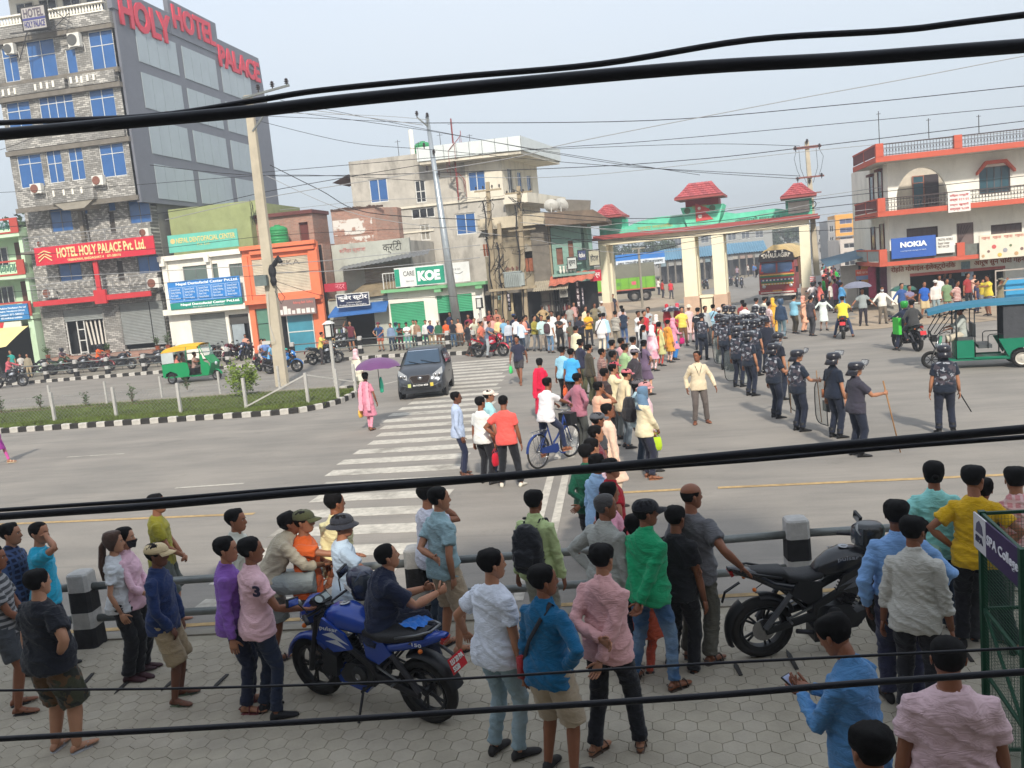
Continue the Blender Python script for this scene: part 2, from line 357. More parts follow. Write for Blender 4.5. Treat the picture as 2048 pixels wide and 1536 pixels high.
def rail(par,x0,x1,z0,z1,Y,mat=None,step=.12,th=.014,name='railing',horiz=0):
 b=MB();mat=mat or IRON
 b.bar((x0,Y,z1),(x1,Y,z1),.05);b.bar((x0,Y,z0+.04),(x1,Y,z0+.04),.03)
 if horiz:
  for k in rn(1,horiz+1):z=z0+(z1-z0)*k/(horiz+1);b.bar((x0,Y,z),(x1,Y,z),.025)
  step=1.
 n=max(1,int((x1-x0)/step))
 for i in rn(n+1):
  x=x0+(x1-x0)*i/n;b.bar((x,Y+.002,z0),(x,Y+.002,z1),th if not horiz else.035)
 return b.mk(name,mat,par)
ACW=M((214,212,204),.6,0,.06,3,name='ac casing')
def ac(a,b_,c,d,Y,lbl,fan=(60,60,62),par=None):
 x0,x1,z0,z1=W(a,b_,c,d,Y);w,h=x1-x0,z1-z0;t=em('air_conditioner',((x0+x1)/2,Y-.3,z0),lbl=lbl,cat='air conditioner',group='air conditioner boxes on the hotel front')
 b=MB();b.bx(-w/2,w/2,0,.3,.04,h);b.bx(-w/2+.05,-w/2+.1,0,.3,0,.04);b.bx(w/2-.1,w/2-.05,0,.3,0,.04);b.mk('casing',ACW,t)
 r=min(w,h)*.42;b=MB();Mx=MT((-w*.12,-.012,h*.52))@RX;b.lt([(r,0),(r,.02),(r*.93,.025),(.001,.02)],18,0,Mx);b.mk('fan_grille',M(fan,.7,name='grille'),t)
 b=MB();b.tbe([(w/2-.02,.2,h*.3),(w/2+.12,.2,h*.25),(w/2+.14,.28,-.3)],.02,6);b.mk('pipe',ACW,t)
 return t
def sign(lbl,x0,x1,z0,z1,Y,col,name='signboard',cat='sign',th=.08,frame=None,group=None):
 t=em(name,((x0+x1)/2,Y,z0),lbl=lbl,cat=cat,group=group);b=MB();b.bx(-(x1-x0)/2,(x1-x0)/2,0,th,0,z1-z0);b.mk('board',col if not isi(col,(tu,str))else M(col,.6,0,.08,1.5,name='sign face',dirt=.15),t)
 if frame:
  b=MB();w=(x1-x0)/2;h=z1-z0
  for q in((-w-.03,w+.03,-.03,.02),(-w-.03,w+.03,h-.02,h+.03)):b.bx(q[0],q[1],-.02,th+.01,q[2],q[3])
  for q in((-w-.03,-w+.01),(w-.01,w+.03)):b.bx(q[0],q[1],-.017,th+.007,.02,h-.02)
  b.mk('frame',frame,t)
 return t
def sxt(t,s,fx0,fx1,fz0,fz1,col,w,h,dev=False,bold=0.,ex=.008):
 """lettering on a sign t of size w,h, box given in fractions"""
 return text(s,-w/2+w*fx0,-w/2+w*fx1,h*fz0,h*fz1,-.004-ex,M(col,.6,var=0,name='lettering'),t,dev=dev,bold=bold,ex=ex)
def clip(par,x,y,z,w,d,h,mat,name):b=MB();b.bx(x-w/2,x+w/2,y,y+d,z,z+h);return b.mk(name,mat,par)
def stone_mat(kind=0):
 m=bpy.data.materials.new('stone cladding');m.use_nodes=True;n,l=nodes(m);b=n['Principled BSDF'];sv(b,'Roughness',.85)
 t=n.new('ShaderNodeTexCoord');sp=n.new('ShaderNodeSeparateXYZ');l.new(t.outputs['Object'],sp.inputs[0]);cb=n.new('ShaderNodeCombineXYZ');l.new(sp.outputs[0],cb.inputs[0]);l.new(sp.outputs[2],cb.inputs[1])
 br=n.new('ShaderNodeTexBrick');l.new(cb.outputs[0],br.inputs[0]);sv(br,'Scale',1);sv(br,'Brick Width',.3);sv(br,'Row Height',.11);sv(br,'Mortar Size',.012);sv(br,'Bias',0)
 g0,g1=((.22,.21,.19),(.33,.32,.30));sv(br,'Color1',(*g0,1));sv(br,'Color2',(*g1,1));sv(br,'Mortar',(.12,.115,.105,1))
 br2=n.new('ShaderNodeTexBrick');l.new(cb.outputs[0],br2.inputs[0])
 for k,v in(('Scale',1),('Brick Width',.3),('Row Height',.11),('Mortar Size',.012)):sv(br2,k,v)
 sv(br2,'Color1',(0,0,0,1));sv(br2,'Color2',(1,1,1,1));sv(br2,'Mortar',(0,0,0,1))
 if kind==0:
  nz=n.new('ShaderNodeTexNoise');sv(nz,'Scale',.9);sv(nz,'Detail',2);l.new(t.outputs['Object'],nz.inputs[0]);mr=n.new('ShaderNodeMapRange');sv(mr,1,.42);sv(mr,2,.62);l.new(nz.outputs[0],mr.inputs[0]);gate=mr.outputs[0];thr=.45
 else:
  def mth(op,a,b_=None):
   q=n.new('ShaderNodeMath');q.operation=op
   for i,v in enm((a,b_)):
    if v is None:continue
    if isi(v,(int,float)):sv(q,i,v)
    else:l.new(v,q.inputs[i])
   return q.outputs[0]
  ax=mth('PINGPONG',mth('ADD',sp.outputs[0],40.),1.15);az=mth('PINGPONG',mth('ADD',sp.outputs[2],.3),.95)
  s=mth('ADD',ax,az);gate=mth('GREATER_THAN',mth('FRACT',mth('MULTIPLY',s,2.2)),.55);thr=.2
 sc_=n.new('ShaderNodeSeparateColor');l.new(br2.outputs[0],sc_.inputs[0]);gt=n.new('ShaderNodeMath');gt.operation='GREATER_THAN';sv(gt,1,thr);l.new(sc_.outputs[0],gt.inputs[0])
 mu=n.new('ShaderNodeMath');mu.operation='MULTIPLY';l.new(gt.outputs[0],mu.inputs[0]);l.new(gate,mu.inputs[1])
 mx=n.new('ShaderNodeMix');mx.data_type='RGBA';sv(mx,7,(.52,.50,.46,1));l.new(mu.outputs[0],mx.inputs[0]);l.new(br.outputs[0],mx.inputs[6])
 nz=n.new('ShaderNodeTexNoise');sv(nz,'Scale',.7);sv(nz,'Detail',8);l.new(t.outputs['Object'],nz.inputs[0]);mr=n.new('ShaderNodeMapRange');sv(mr,1,.3);sv(mr,2,.7);sv(mr,3,.72);sv(mr,4,1.15);l.new(nz.outputs[0],mr.inputs[0])
 vm=n.new('ShaderNodeVectorMath');vm.operation='SCALE';l.new(mx.outputs[2],vm.inputs[0]);l.new(mr.outputs[0],vm.inputs['Scale']);l.new(vm.outputs[0],b.inputs['Base Color'])
 bp=n.new('ShaderNodeBump');sv(bp,'Strength',.6);sv(bp,'Distance',.02);l.new(br.outputs['Fac'],bp.inputs['Height']);bp.invert=True;l.new(bp.outputs[0],b.inputs['Normal'])
 return m
STONE=stone_mat(0);STONE2=stone_mat(1)
def brick_mat(c0=(.30,.13,.09),c1=(.40,.20,.14),mo=(.30,.27,.23),paint=None):
 m=bpy.data.materials.new('brick');m.use_nodes=True;n,l=nodes(m);b=n['Principled BSDF'];sv(b,'Roughness',.9)
 t=n.new('ShaderNodeTexCoord');sp=n.new('ShaderNodeSeparateXYZ');l.new(t.outputs['Object'],sp.inputs[0]);ad=n.new('ShaderNodeMath');ad.operation='ADD';l.new(sp.outputs[0],ad.inputs[0]);l.new(sp.outputs[1],ad.inputs[1])
 cb=n.new('ShaderNodeCombineXYZ');l.new(ad.outputs[0],cb.inputs[0]);l.new(sp.outputs[2],cb.inputs[1]);br=n.new('ShaderNodeTexBrick');l.new(cb.outputs[0],br.inputs[0])
 sv(br,'Scale',1);sv(br,'Brick Width',.25);sv(br,'Row Height',.085);sv(br,'Mortar Size',.01)
 sv(br,'Color1',(*c0,1));sv(br,'Color2',(*c1,1));sv(br,'Mortar',(*mo,1));out=br.outputs[0]
 nz=n.new('ShaderNodeTexNoise');sv(nz,'Scale',1.1);sv(nz,'Detail',9);sv(nz,'Roughness',.7);l.new(t.outputs['Object'],nz.inputs[0])
 mr=n.new('ShaderNodeMapRange');sv(mr,1,.5 if paint else.45);sv(mr,2,.54 if paint else.8);l.new(nz.outputs[0],mr.inputs[0]);mx=n.new('ShaderNodeMix');mx.data_type='RGBA';mx.inputs[7].default_value=(*(paint or(.2,.17,.14)),1)
 l.new(mr.outputs[0],mx.inputs[0]);l.new(out,mx.inputs[6]);l.new(mx.outputs[2],b.inputs['Base Color']);return m
BRICK=brick_mat();BRICKP=brick_mat(paint=(.6,.57,.52))
PLAST=M((182,177,167),.92,0,.16,1.1,.15,12,.15,'grey plaster',dirt=.75);PLAST2=M((214,207,190),.9,0,.1,1.3,.1,12,.15,'pale plaster',dirt=.5)
WHITEW=M((234,230,218),.85,0,.07,1.2,.08,20,.2,'white painted wall',dirt=.25);CREAM=M((226,218,190),.85,0,.08,1.2,.08,20,.2,'cream painted wall',dirt=.25)
ORANGE=M((226,124,88),.8,0,.08,1.5,.08,20,.2,'orange paint',dirt=.12);GREENW=M((196,222,190),.85,0,.08,1.2,.08,20,.2,'pale green wall',dirt=.2);LGREEN=M((120,178,128),.8,0,.1,2,name='green trim')
GREENPLAST=M((150,158,112),.9,0,.15,1.2,.15,12,.15,'faded green wall',dirt=.35);REDP=M((190,52,58),.6,0,.08,2,name='red paint')
SHG=M((142,146,144),.5,.25,.1,2,name='grey shutter');SHGREEN=M((66,158,116),.55,.1,.1,2,name='green shutter');SHCREAM=M((196,186,166),.6,.1,.12,2,name='cream shutter',dirt=.3)
CLAD=M((112,114,122),.45,.2,.08,1.2,name='dark grey cladding');PANELG=M((164,174,178),.35,.2,.06,.8,.05,4,.5,'glazed grey panel');BLUES=(40,120,190)
POTM=M((150,80,55),.85,0,.2,6,name='terracotta')
Y0=50.
HX0=-39.4;HX1=-30.9
ho=em('hotel_building',((HX0+HX1)/2,Y0,0),lbl='tall grey stone-clad hotel with blue glass windows and dark panelled side wall',cat='building')
def hp(nm,m):return pp(b,ho,nm,m)
def HP(o):o.location=tu(-v for v in ho.location);return o
root=MB()
upY=Y0-1.1
def Wp(z,a,b_,c,d,Y):
 s,ox,oy=z;return W(ox+a/s,oy+b_/s,ox+c/s,oy+d/s,Y)
c1=(3.656,0,0);c2=(3.84,0,380)
up=[Wp(c1,*q,upY)for q in((180,305,430,565),(635,235,855,490),(0,350,150,590),(470,360,575,545),(35,755,245,960),(270,690,560,920),(640,660,860,880),(115,1140,330,1360),(320,1060,475,1330),(480,1035,630,1310),(715,1060,930,1280))]
UX0=-38.9;UX1=-30.7
b=wb(UX0,UX1,10.25,20.1,upY,.25,up);body=hp('wall',STONE)
b=MB();b.bx(UX0+.3,UX1-.2,upY+.9,upY+1,10.3,20.0);hp('interior',DARK)
for q,nx,tr in zip(up,(2,2,2,1,2,4,2,2,2,2,2),(.62,.62,.7,0,.7,.7,.72,.72,.5,.5,.7)):
 HP(wn(ho,q,upY,nx=nx,tr=tr))
for z,yo in((13.62,.2),(10.2,.12),(16.75,.3),(17.6,.25),(20.08,.25)):
 b=MB();b.bx(UX0-.1,UX1+.02,upY-yo,upY-.003,z-.16,z+.12);hp('ledge',CONC_D)
b=MB()
for(xa,z)in((-36.2,17.0),(-35.8,17.05),(-35.4,17.),(-35.,17.05),(-33.8,17.1),(-33.4,17.1),(-33.1,17.05),(-32.7,17.1),(-32.3,17.1),(-38.4,16.95),(-38.,16.95),(-37.6,16.95),(-36.1,10.75),(-35.4,10.75),(-34.8,10.75),(-34.2,10.75)):b.bx(xa,xa+.13,upY-.4,upY-.355,z,z+.36)
HP(b.mk('key_block',WHITEW,ho,**ST))
b=MB();b.bx(-38.9,-34.2,upY-.35,upY-.004,16.9,17.5);b.bx(-33.95,-30.9,upY-.35,upY-.004,16.9,17.55);HP(b.mk('bay',STONE,ho,**ST));b=MB();b.bx(-36.3,-33.4,upY-.35,upY-.004,10.35,11.2);hp('bay',STONE);b=MB();b.bx(-38.9,-30.9,upY-.2,upY-.004,13.78,14.5);hp('bay',STONE)
b=MB();b.pz([(-36.2,10.35),(-33.5,10.35),(-34.2,9.9),(-35.6,9.9)],upY-.3,Y0,'y');hp('bay_soffit',CONC)
b=MB();b.bx(UX0-.15,UX1,upY-.3,upY,20.2,20.85);hp('parapet',STONE)
b=MB();b.bx(UX0-.1,UX1-.3,upY-.34,upY-.02,20.86,20.93);b.bx(UX0-.1,UX1-.3,upY-.34,upY-.02,21.36,21.44);hp('balustrade_rail',WHITEW)
pf=[(.04,0),(.07,.08),(.08,.17),(.045,.28),(.04,.34),(.065,.43)];bal=MB();bal.lt(pf,8);balm=bal.mesh('baluster',WHITEW,True)
x=UX0+.1
while x<UX1-.4:o=link('baluster',balm,ho);o.location=Ve((x,upY-.18,20.93))-ho.location;x+=.2
b=MB();b.bx(UX0,UX1-.4,Y0+1,Y0+1.2,20.1,23.5);hp('upper_wall',WHITEW)
for i in rn(5):x=UX0+.5+i*1.6;HP(wn(ho,(x,x+1.2,21.3,22.9),Y0+.93,gm=DGLASS,nx=2,tr=0,rec=0))
b=MB();b.bx(UX0-.3,UX1-.3,upY-.5,Y0+2,23.5,23.7);hp('roof_slab',CONC)
low=[Wp(c2,*q,Y0)for q in((370,140,565,310),(635,120,675,185),(820,80,890,160),(970,60,1165,245),(440,570,635,690),(1045,510,1230,630))]
doors=[Wp(c2,*q,Y0)for q in((645,190,700,390),(830,165,895,330),(700,570,745,740),(890,545,960,700))]
b=wb(HX0,HX1,4.5,10.2,Y0,.25,low+doors);hp('wall',STONE2)
b=MB();b.bx(HX0+.1,HX1-.1,Y0+.8,Y0+.9,0,10.1);hp('interior',DARK)
for q,nx,tr in zip(low,(2,1,1,2,2,2),(.85,0,0,.85,0,0)):HP(wn(ho,q,Y0,nx=nx,tr=tr,fm=M((120,122,126),.5,name='grey frame')))
for q in doors:b=MB();b.bx(q[0],q[1],Y0+.1,Y0+.15,q[2],q[3]);hp('door',M((66,60,56),.6,name='brown door'))
b=MB();b.bx(HX0,HX1,Y0-.9,Y0-.004,7.55,7.7);b.bx(HX0+.3,HX1-.2,Y0-.9,Y0-.004,4.45,4.6);hp('balcony_slab',CONC_D)
for z0,z1 in((7.7,8.55),(4.7,5.6)):HP(rail(ho,HX0+.3,HX1-.3,z0,z1,Y0-.85,M((150,150,150),.4,.4,name='steel rail'),horiz=3))
b=MB();b.bx(-35.55,-35.3,Y0-.2,Y0-.004,7.7,10.1);hp('pilaster',CONC_D)
b=MB();xm=P(780/3.84,380+830/3.84,Y0-.95)[0]
b.bx(-39.,xm-.4,Y0-1.02,Y0-.91,4.28,4.6);b.bx(xm+.4,-30.9,Y0-1.02,Y0-.91,4.28,4.6);b.bx(xm-.4,xm+.4,Y0-1.1,Y0-.91,4.1,4.95);b.bx(xm-.2,xm+.1,Y0-1.02,Y0-.91,4.95,6.7);hp('red_band',REDP)
gd=[Wp(c2,480,930,830,1240,Y0),Wp(c2,910,880,1290,1200,Y0)]
b=wb(HX0,HX1,.12,4.44,Y0,.25,gd);hp('wall',STONE)
e=gd[0];shutter_=HP(shu(ho,e[0],e[1],e[3]-.65,e[3],Y0+.05,SHG))
b=MB();x=e[0]+.1
for xa in(e[0],e[0]+.75,e[0]+1.25,e[1]-.08):b.bx(xa,xa+.07,Y0+.1,Y0+.15,e[2],e[3]-.7)
for z in(e[2]+.05,e[2]+.8,e[2]+1.5):b.bx(e[0]+.78,e[0]+1.3,Y0+.103,Y0+.147,z,z+.06)
hp('door_frame',FRAMEW)
for i in rn(7):
 b=MB();xa=e[0]+1.5+i*.26;b.add([(xa,Y0+.2,e[2]+.5),(xa+.16,Y0+.17,e[2]+.5),(xa+.12-.12*(3-i)*.4,Y0+.17,e[3]-.75),(xa-.02-.12*(3-i)*.4,Y0+.2,e[3]-.75)],[(0,1,2,3)]);hp('curtain',M((214,208,196),.9,name='curtain'))
e=gd[1];HP(shu(ho,e[0],e[0]+(e[1]-e[0])*.68,e[2]+.35,e[3],Y0+.05,SHG));HP(shu(ho,e[0]+(e[1]-e[0])*.7,e[1],e[2]+.2,e[3],Y0+.05,SHG))
b=MB();b.bx(HX0+.5,HX1-.3,Y0-1.2,Y0-.01,.12,.62);hp('plinth',CONC_D);b=MB();b.bx(HX0+.5,HX1-.3,Y0-1.25,Y0-.012,.625,.98);hp('brick_edge',BRICK)
SX=HX1+.35
ys=[Y0-1.1,Y0+.8,Y0+5.2,Y0+6.,Y0+10.4,Y0+11.1,Y0+15.6,Y0+17.8]
zs=[9.6,10.55,13.45,14.2,16.95,17.7,20.2,22.]
rows=[(10.45,12.35),(13.0,14.75),(15.45,17.25),(18.1,20.1)]
rows=[]
rows=[(10.21,12.31),(12.94,15.04),(15.68,17.79),(18.42,20.5)]
pc=[(Y0+.75,Y0+5.3),(Y0+6.0,Y0+10.5),(Y0+11.2,Y0+15.8)]
b=MB()
zz=[9.9]+[q for r_ in rows for q in r_]+[22.2]
b.bx(SX-.3,SX,Y0-1.1,Y0+17.9,9.9,21.);hp('side_wall',CLAD)
pw=None
for(ya,yb)in pc:
 for(za,zb)in rows:
  for k in rn(4):
   w_=(yb-ya)/4;b=MB();b.bx(SX+.004,SX+.04,ya+k*w_+.015,ya+(k+1)*w_-.015,za,zb);hp('panel',PANELG)
RLET=M((206,58,78),.5,var=.04,name='red letters');RLETS=M((235,190,190),.5,var=.04,name='letter edge')
def sideword(s,y0,y1,z0,z1,X):
 o=text(s,0,y1-y0,0,z1-z0,0,RLET,ho,ex=.06,bold=.035);o.rotation_euler=(0,0,R(90));o.location=Ve((X+.1,y0,z0))-ho.location;return o
for y0,y1,z0,z1 in((Y0-1.3,Y0+4.9,21.3,22.3),(Y0+4.95,Y0+11.2,21.3,23.2),(Y0+11.25,Y0+17.7,21.3,22.15)):
 b=MB();b.bx(SX-.25,SX+.06,y0,y1,z0-.3,z1);hp('name_panel',CLAD)
sideword('HOLY',49.3,54.9,20.2,22.05,SX-.02)
sideword('HOTEL',55.3,60.8,21.45,23.0,SX-.02)
sideword('PALACE',61.05,67.5,20.2,21.75,SX-.02)
b=MB();b.pz([(Y0+17.9,9.9),(Y0+18.3,9.9),(Y0+18.3,18),(Y0+17.9,22)],SX-3,SX,'x');hp('back_wall',CLAD)
b=MB();b.bx(HX0,SX-.32,Y0+.95,Y0+17.8,0,20.6);hp('core',M((120,118,114),.9,name='plain wall'))
b=MB();b.bx(HX0-.01,HX0+.25,Y0+.26,Y0+.94,0,10.1);b.bx(HX1-.25,HX1,Y0+.26,Y0+.94,0,9.8);hp('return_wall',STONE)
for q in((50,330,130,400,'air conditioner box beside the leftmost top-floor hotel window'),(510,255,610,345,'air conditioner box above the dark balcony door on the hotel top floor'),(240,1350,330,1415,'air conditioner box under the left window of the lowest stone storey'),(690,1290,780,1355,'air conditioner box under the right window of the lowest stone storey')):
 ac(q[0]/3.656,q[1]/3.656,q[2]/3.656,q[3]/3.656,upY-.1,q[4],fan=(128,84,70)if q[1]>1000 else(90,90,88))
for q in((1085,300,1165,355,'air conditioner box above the right end of the red hotel sign'),(300,395,370,435,'air conditioner box peeping over the left end of the red hotel sign'),(1145,680,1245,750,'air conditioner box at the right of the lower hotel balcony'),(345,760,440,825,'air conditioner box at the left of the lower hotel balcony')):
 ac(q[0]/3.84,380+q[1]/3.84,q[2]/3.84,380+q[3]/3.84,Y0-.2,q[4],fan=(128,84,70))
x0,x1,z0,z1=Wp(c2,258,445,1195,500,Y0-1.2);z0=6.75;z1=7.85
t=sign('long red hotel name board across the first-floor balcony',x0,x1,z0,z1,Y0-1.2,(200,44,62));w_,h_=x1-x0,z1-z0
sxt(t,'HOTEL HOLY PALACE Pvt. Ltd.',.19,.93,.33,.88,(238,210,150),w_,h_,bold=.025);sxt(t,'TRIBHUVAN, BARDAGHAT-4    071-580116',.27,.72,.07,.23,(238,210,150),w_,h_,bold=.02)
b=MB()
for k in rn(3):b.bar((-w_/2+.25,-.02,.25+k*.22),(-w_/2+.7,-.02,.55+k*.16),.05);b.bar((-w_/2+.7,-.02,.55+k*.16),(-w_/2+1.15,-.02,.25+k*.22),.05)
b.mk('emblem',M((238,210,150),.6,var=0),t)
x0,x1,z0,z1=Wp(c1,150,60,345,200,upY-1.3)
t=sign('framed box sign hung on brackets in front of the hotel roof terrace',x0,x1,z0,z1,upY-1.3,(168,164,160),frame=IRON,th=.25);sxt(t,'HOTEL',.08,.92,.55,.92,(90,84,96),x1-x0,z1-z0,bold=.02);sxt(t,'HOLY PALACE',.06,.94,.1,.38,(66,66,120),x1-x0,z1-z0,bold=.02)
b=MB();w_=(x1-x0)/2
b.bx(-w_+.02,w_-.02,-.012,-.003,(z1-z0)*.42,(z1-z0)*.52);b.mk('stripe',M((70,72,130),.6),t)
b=MB();b.bar((-w_-.8,-.2,-.1),(w_+.9,.5,-.02),.05);b.bar((-w_-.1,.1,0),(-w_-.1,.1,(z1-z0)),.05);b.bar((-w_-.7,.1,-1.6),(-w_-.5,.9,.2),.04);b.bar((w_+.1,.1,(z1-z0)),(w_+1.1,.8,.2),.04);b.bar((w_+.4,0,-.1),(w_+.9,.9,.9),.04);b.mk('bracket',IRON,t)
gx1=HX0-.12;GY=Y0-.6
gh=em('green_house',(gx1-3,GY,0),lbl='pale green balconied building at the left edge beside the hotel',cat='building')
def PP(o,par):o.location=tu(-v for v in par.location);return o
b=MB();b.bx(gx1-9,gx1,GY+1.5,GY+9,0,9.4);pp(b,gh,'wall',GREENW)
for z in(3.55,6.15,8.75):
 b=MB();b.bx(gx1-9,gx1,GY,GY+1.5,z,z+.28);pp(b,gh,'balcony_slab',GREENW)
 b=MB();b.bx(gx1-9,gx1+.02,GY-.05,GY+.0,z+.22,z+.32);b.bx(gx1-9,gx1,GY,GY+.06,z+1.05,z+1.16);b.bx(gx1-.55,gx1-.0,GY-.02,GY+.06,z+.32,z+1.05);b.bx(gx1-3.2,gx1-2.9,GY-.02,GY+.06,z+.32,z+1.05);pp(b,gh,'red_trim',M((176,72,62),.7,name='brick red trim'))
 b=MB()
 x=gx1-6
 while x<gx1-.6:
  for a_,c_ in(((0,.1),(0,.6)),((0,.6),(.22,.6)),((.22,.6),(.22,.2)),((.22,.2),(.11,.2)),((.11,.2),(.11,.42))):b.bar((x+a_[0],GY+.03,z+.32+a_[1]),(x+c_[0],GY+.03,z+.32+c_[1]),.045)
  x+=.33
 pp(b,gh,'grille',M((50,110,96),.6,name='green grille'))
for z in(4.,6.5):
 b=MB();b.bx(gx1-1.6,gx1-.85,GY+1.4,GY+1.5,z,z+2.0);pp(b,gh,'door',M((92,60,50),.7))
 PP(wn(gh,(gx1-3.6,gx1-2.2,z+.6,z+1.8),GY+1.42,gm=DGLASS,nx=3,tr=0,rec=0),gh)
b=MB();b.bx(gx1-.45,gx1-.05,GY+.1,GY+1.45,0,3.5);b.bx(gx1-.35,gx1-.1,GY+.3,GY+1.45,3.9,9.3);pp(b,gh,'column',GREENW)
b=MB();b.bx(gx1-8.8,gx1-.5,GY+1.35,GY+1.49,.12,3.2);pp(b,gh,'shopfront',DARK)
x0,x1,z0,z1=Wp(c2,0,890,228,990,GY-.1);t=sign('blue painted board with white lines on the green house balcony',x0-1,x1,z0,z1,GY-.12,(52,120,176));
for k in rn(4):sxt(t,('New Medicine Distributors Pvt. Ltd','Bardaghat, Nawalparasi (West)','Contact: 071-580xxx'.replace('xxx','221'),'All medicines available')[k],.2+.04*k,.96-.04*k,.74-.21*k,.86-.21*k,(235,240,245),x1-x0+1,z1-z0,bold=.01)
x0,x1,z0,z1=Wp(c2,0,1020,170,1080,GY-.1);t=sign('pale board with a red wedge under the green house balcony',x0-1,x1,z0,z1,GY-.1,(206,206,196));b=MB();b.add([(-1.2,-.012,0),(-.2,-.012,0),(0.05,-.012,z1-z0),(-1.2,-.012,z1-z0)],[(0,1,2,3)]);b.mk('wedge',REDP,t)
aw=MB();n_=10
V=[];F=[]
xa=gx1-7;xb=gx1-.3
for i in rn(13):
 for j in rn(5):
  x=xa+(xb-xa)*i/12;y=GY-.1-2.2*j/4;z=3.15-1.15*(j/4)**1.1+.05*sin(i*1.7)*(j/4);V.append((x,y,z))
for i in rn(12):
 for j in rn(4):a=i*5+j;F.append((a,a+1,a+6,a+5))
aw.add(V,F);o=aw.mk('awning',M((224,208,146),.85,0,.08,1.5,name='yellow canvas'),None,smooth=True,lbl='sagging pale yellow canvas awning over the shop at the left edge',cat='awning')
b=MB();b.bar((gx1-.9,GY-2.25,.1),(gx1-1.15,GY-2.2,2.05),.06);b.bar((gx1-3.9,GY-2.25,.1),(gx1-3.9,GY-2.2,2.05),.06);b.mk('awning_pole',IRON,o)
dx0,dx1=-30.55,-25.1
dn=em('clinic_building',((dx0+dx1)/2,Y0,0),lbl='narrow white two-storey clinic with turquoise and blue boards',cat='building')
c3=(3.84,400,380)
u1=Wp(c2,1400,590,1685,690,Y0);u2=Wp(c2,1755,570,1870,660,Y0);g1=Wp(c2,1455,960,1760,1200,Y0);g2=Wp(c3,215,960,520,1210,Y0)
g2=(g2[0],-25.25,g2[2],g2[3])
b=wb(dx0,dx1,.12,6.55,Y0,.25,[u1,u2,g1,g2]);pp(b,dn,'wall',WHITEW)
b=MB();b.bx(dx0,dx1,Y0+.9,Y0+9,0,6.5);pp(b,dn,'core',DARK)
b=MB();b.bx(dx0-.05,dx1,Y0-.3,Y0-.004,6.3,6.6);b.bx(dx0,dx1,Y0-.5,Y0-.004,3.1,3.28);b.bx(dx0,dx1,Y0-.55,Y0-.5,3.0,3.35)
for x in(dx0+.15,dx0+3.1):b.bx(x,x+.3,Y0-.45,Y0-.305,6.,6.45);b.bx(x,x+.3,Y0-.2,Y0-.005,3.3,6.29)
pp(b,dn,'ledge',WHITEW)
for q in(u1,u2):PP(wn(dn,q,Y0,gm=glass((96,110,104),.3,'dull glass'),nx=3,tr=0,fm=M((110,112,110),.5)),dn)
PP(shu(dn,*g1,Y0+.05,SHG),dn)
b=MB();q=g2;b.bx(q[0],q[1],Y0+.1,Y0+.15,q[3]-.6,q[3]);pp(b,dn,'fascia',M((74,72,70),.7))
b=MB();b.bx(q[0]+.1,q[0]+.9,Y0+.12,Y0+.17,q[2],q[3]-.62);pp(b,dn,'door',M((150,160,165),.6));b=MB();b.bx(q[0]+1.1,q[0]+1.8,Y0+.12,Y0+.17,q[2]+1,q[3]-.62);pp(b,dn,'door_glass',DGLASS)
b=MB();b.bx(dx0+.02,dx1,Y0+1.6,Y0+9.5,6.5,9.55);b.pz([(dx0+.02,9.55),(dx1+.5,9.55),(dx1+.5,9.0),(dx1+.2,8.6),(dx0+.02,8.6)],Y0+1.595,Y0+1.6,'y');pp(b,dn,'rear_wall',GREENPLAST)
x0,x1,z0,z1=Wp(c2,1282,345,1835,440,Y0-.35);t=sign('faded turquoise clinic board above the white ledge',x0,x1,6.75,7.8,Y0-.35,(104,186,168));sxt(t,'NEPAL DENTOFACIAL CENTER',.12,.97,.5,.8,(214,196,130),x1-x0,1.05,bold=.02);sxt(t,'Pvt. Ltd.',.42,.6,.28,.42,(214,196,130),x1-x0,1.05);
b=MB();b.lt([(.16,0),(.16,.01),(.001,.012)],14,0,MT((-(x1-x0)/2+.32,-.005,.68))@RX);b.mk('emblem',M((214,190,130),.6),t)
x0,x1=-29.95,-25.2;t=sign('blue clinic board with five white-framed price panels',x0,x1,3.72,5.0,Y0-.62,(42,124,196));w_=x1-x0;sxt(t,'Nepal Dentofacial Center Pvt.Ltd.',.12,.98,.76,.93,(240,244,248),w_,1.28,bold=.02)
b=MB()
for k in rn(5):
 xa=-w_/2+.08+k*(w_-.1)/5;xb=xa+(w_-.1)/5-.06
 for z in(.06,.9):b.bx(xa,xb,-.012,-.002,z,z+.015)
 for x in(xa,xb):b.bx(x,x+.015,-.013,-.003,.06,.9)
b.mk('panel_outline',M((210,225,240),.6),t)
for k in rn(5):sxt(t,'General Dental\nScaling Polishing\nRoot Canal\nBraces Implant',.035+k*.196,.175+k*.196,.12,.66,(210,225,240),w_,1.28)
t=sign('green clinic strip board under the blue price board',x0,x1,3.32,3.7,Y0-.62,(22,136,118));sxt(t,'Nepal Dentofacial Center Pvt.Ltd.',.15,.97,.35,.85,(244,248,246),w_,.38,bold=.03);sxt(t,'Bardaghat-4, Nawalparasi',.32,.75,.08,.26,(244,248,246),w_,.38)
ox0,ox1=-25.05,-20.25
oh=em('orange_house',((ox0+ox1)/2,Y0-.2,0),lbl='bright orange two-storey shop house with a wide cream shutter upstairs',cat='building')
OY=Y0-.2
c4=(3.84,640,240)
up_=Wp(c3,375,570,870,820,OY);up_=(ox0+.55,ox1-.65,3.75,5.85);gr=(ox0+1.4,ox1-.9,.15,2.75)
b=wb(ox0,ox1,.12,6.6,OY,.25,[up_,(ox0+.35,ox1-.75,.15,2.9)]);pp(b,oh,'wall',ORANGE)
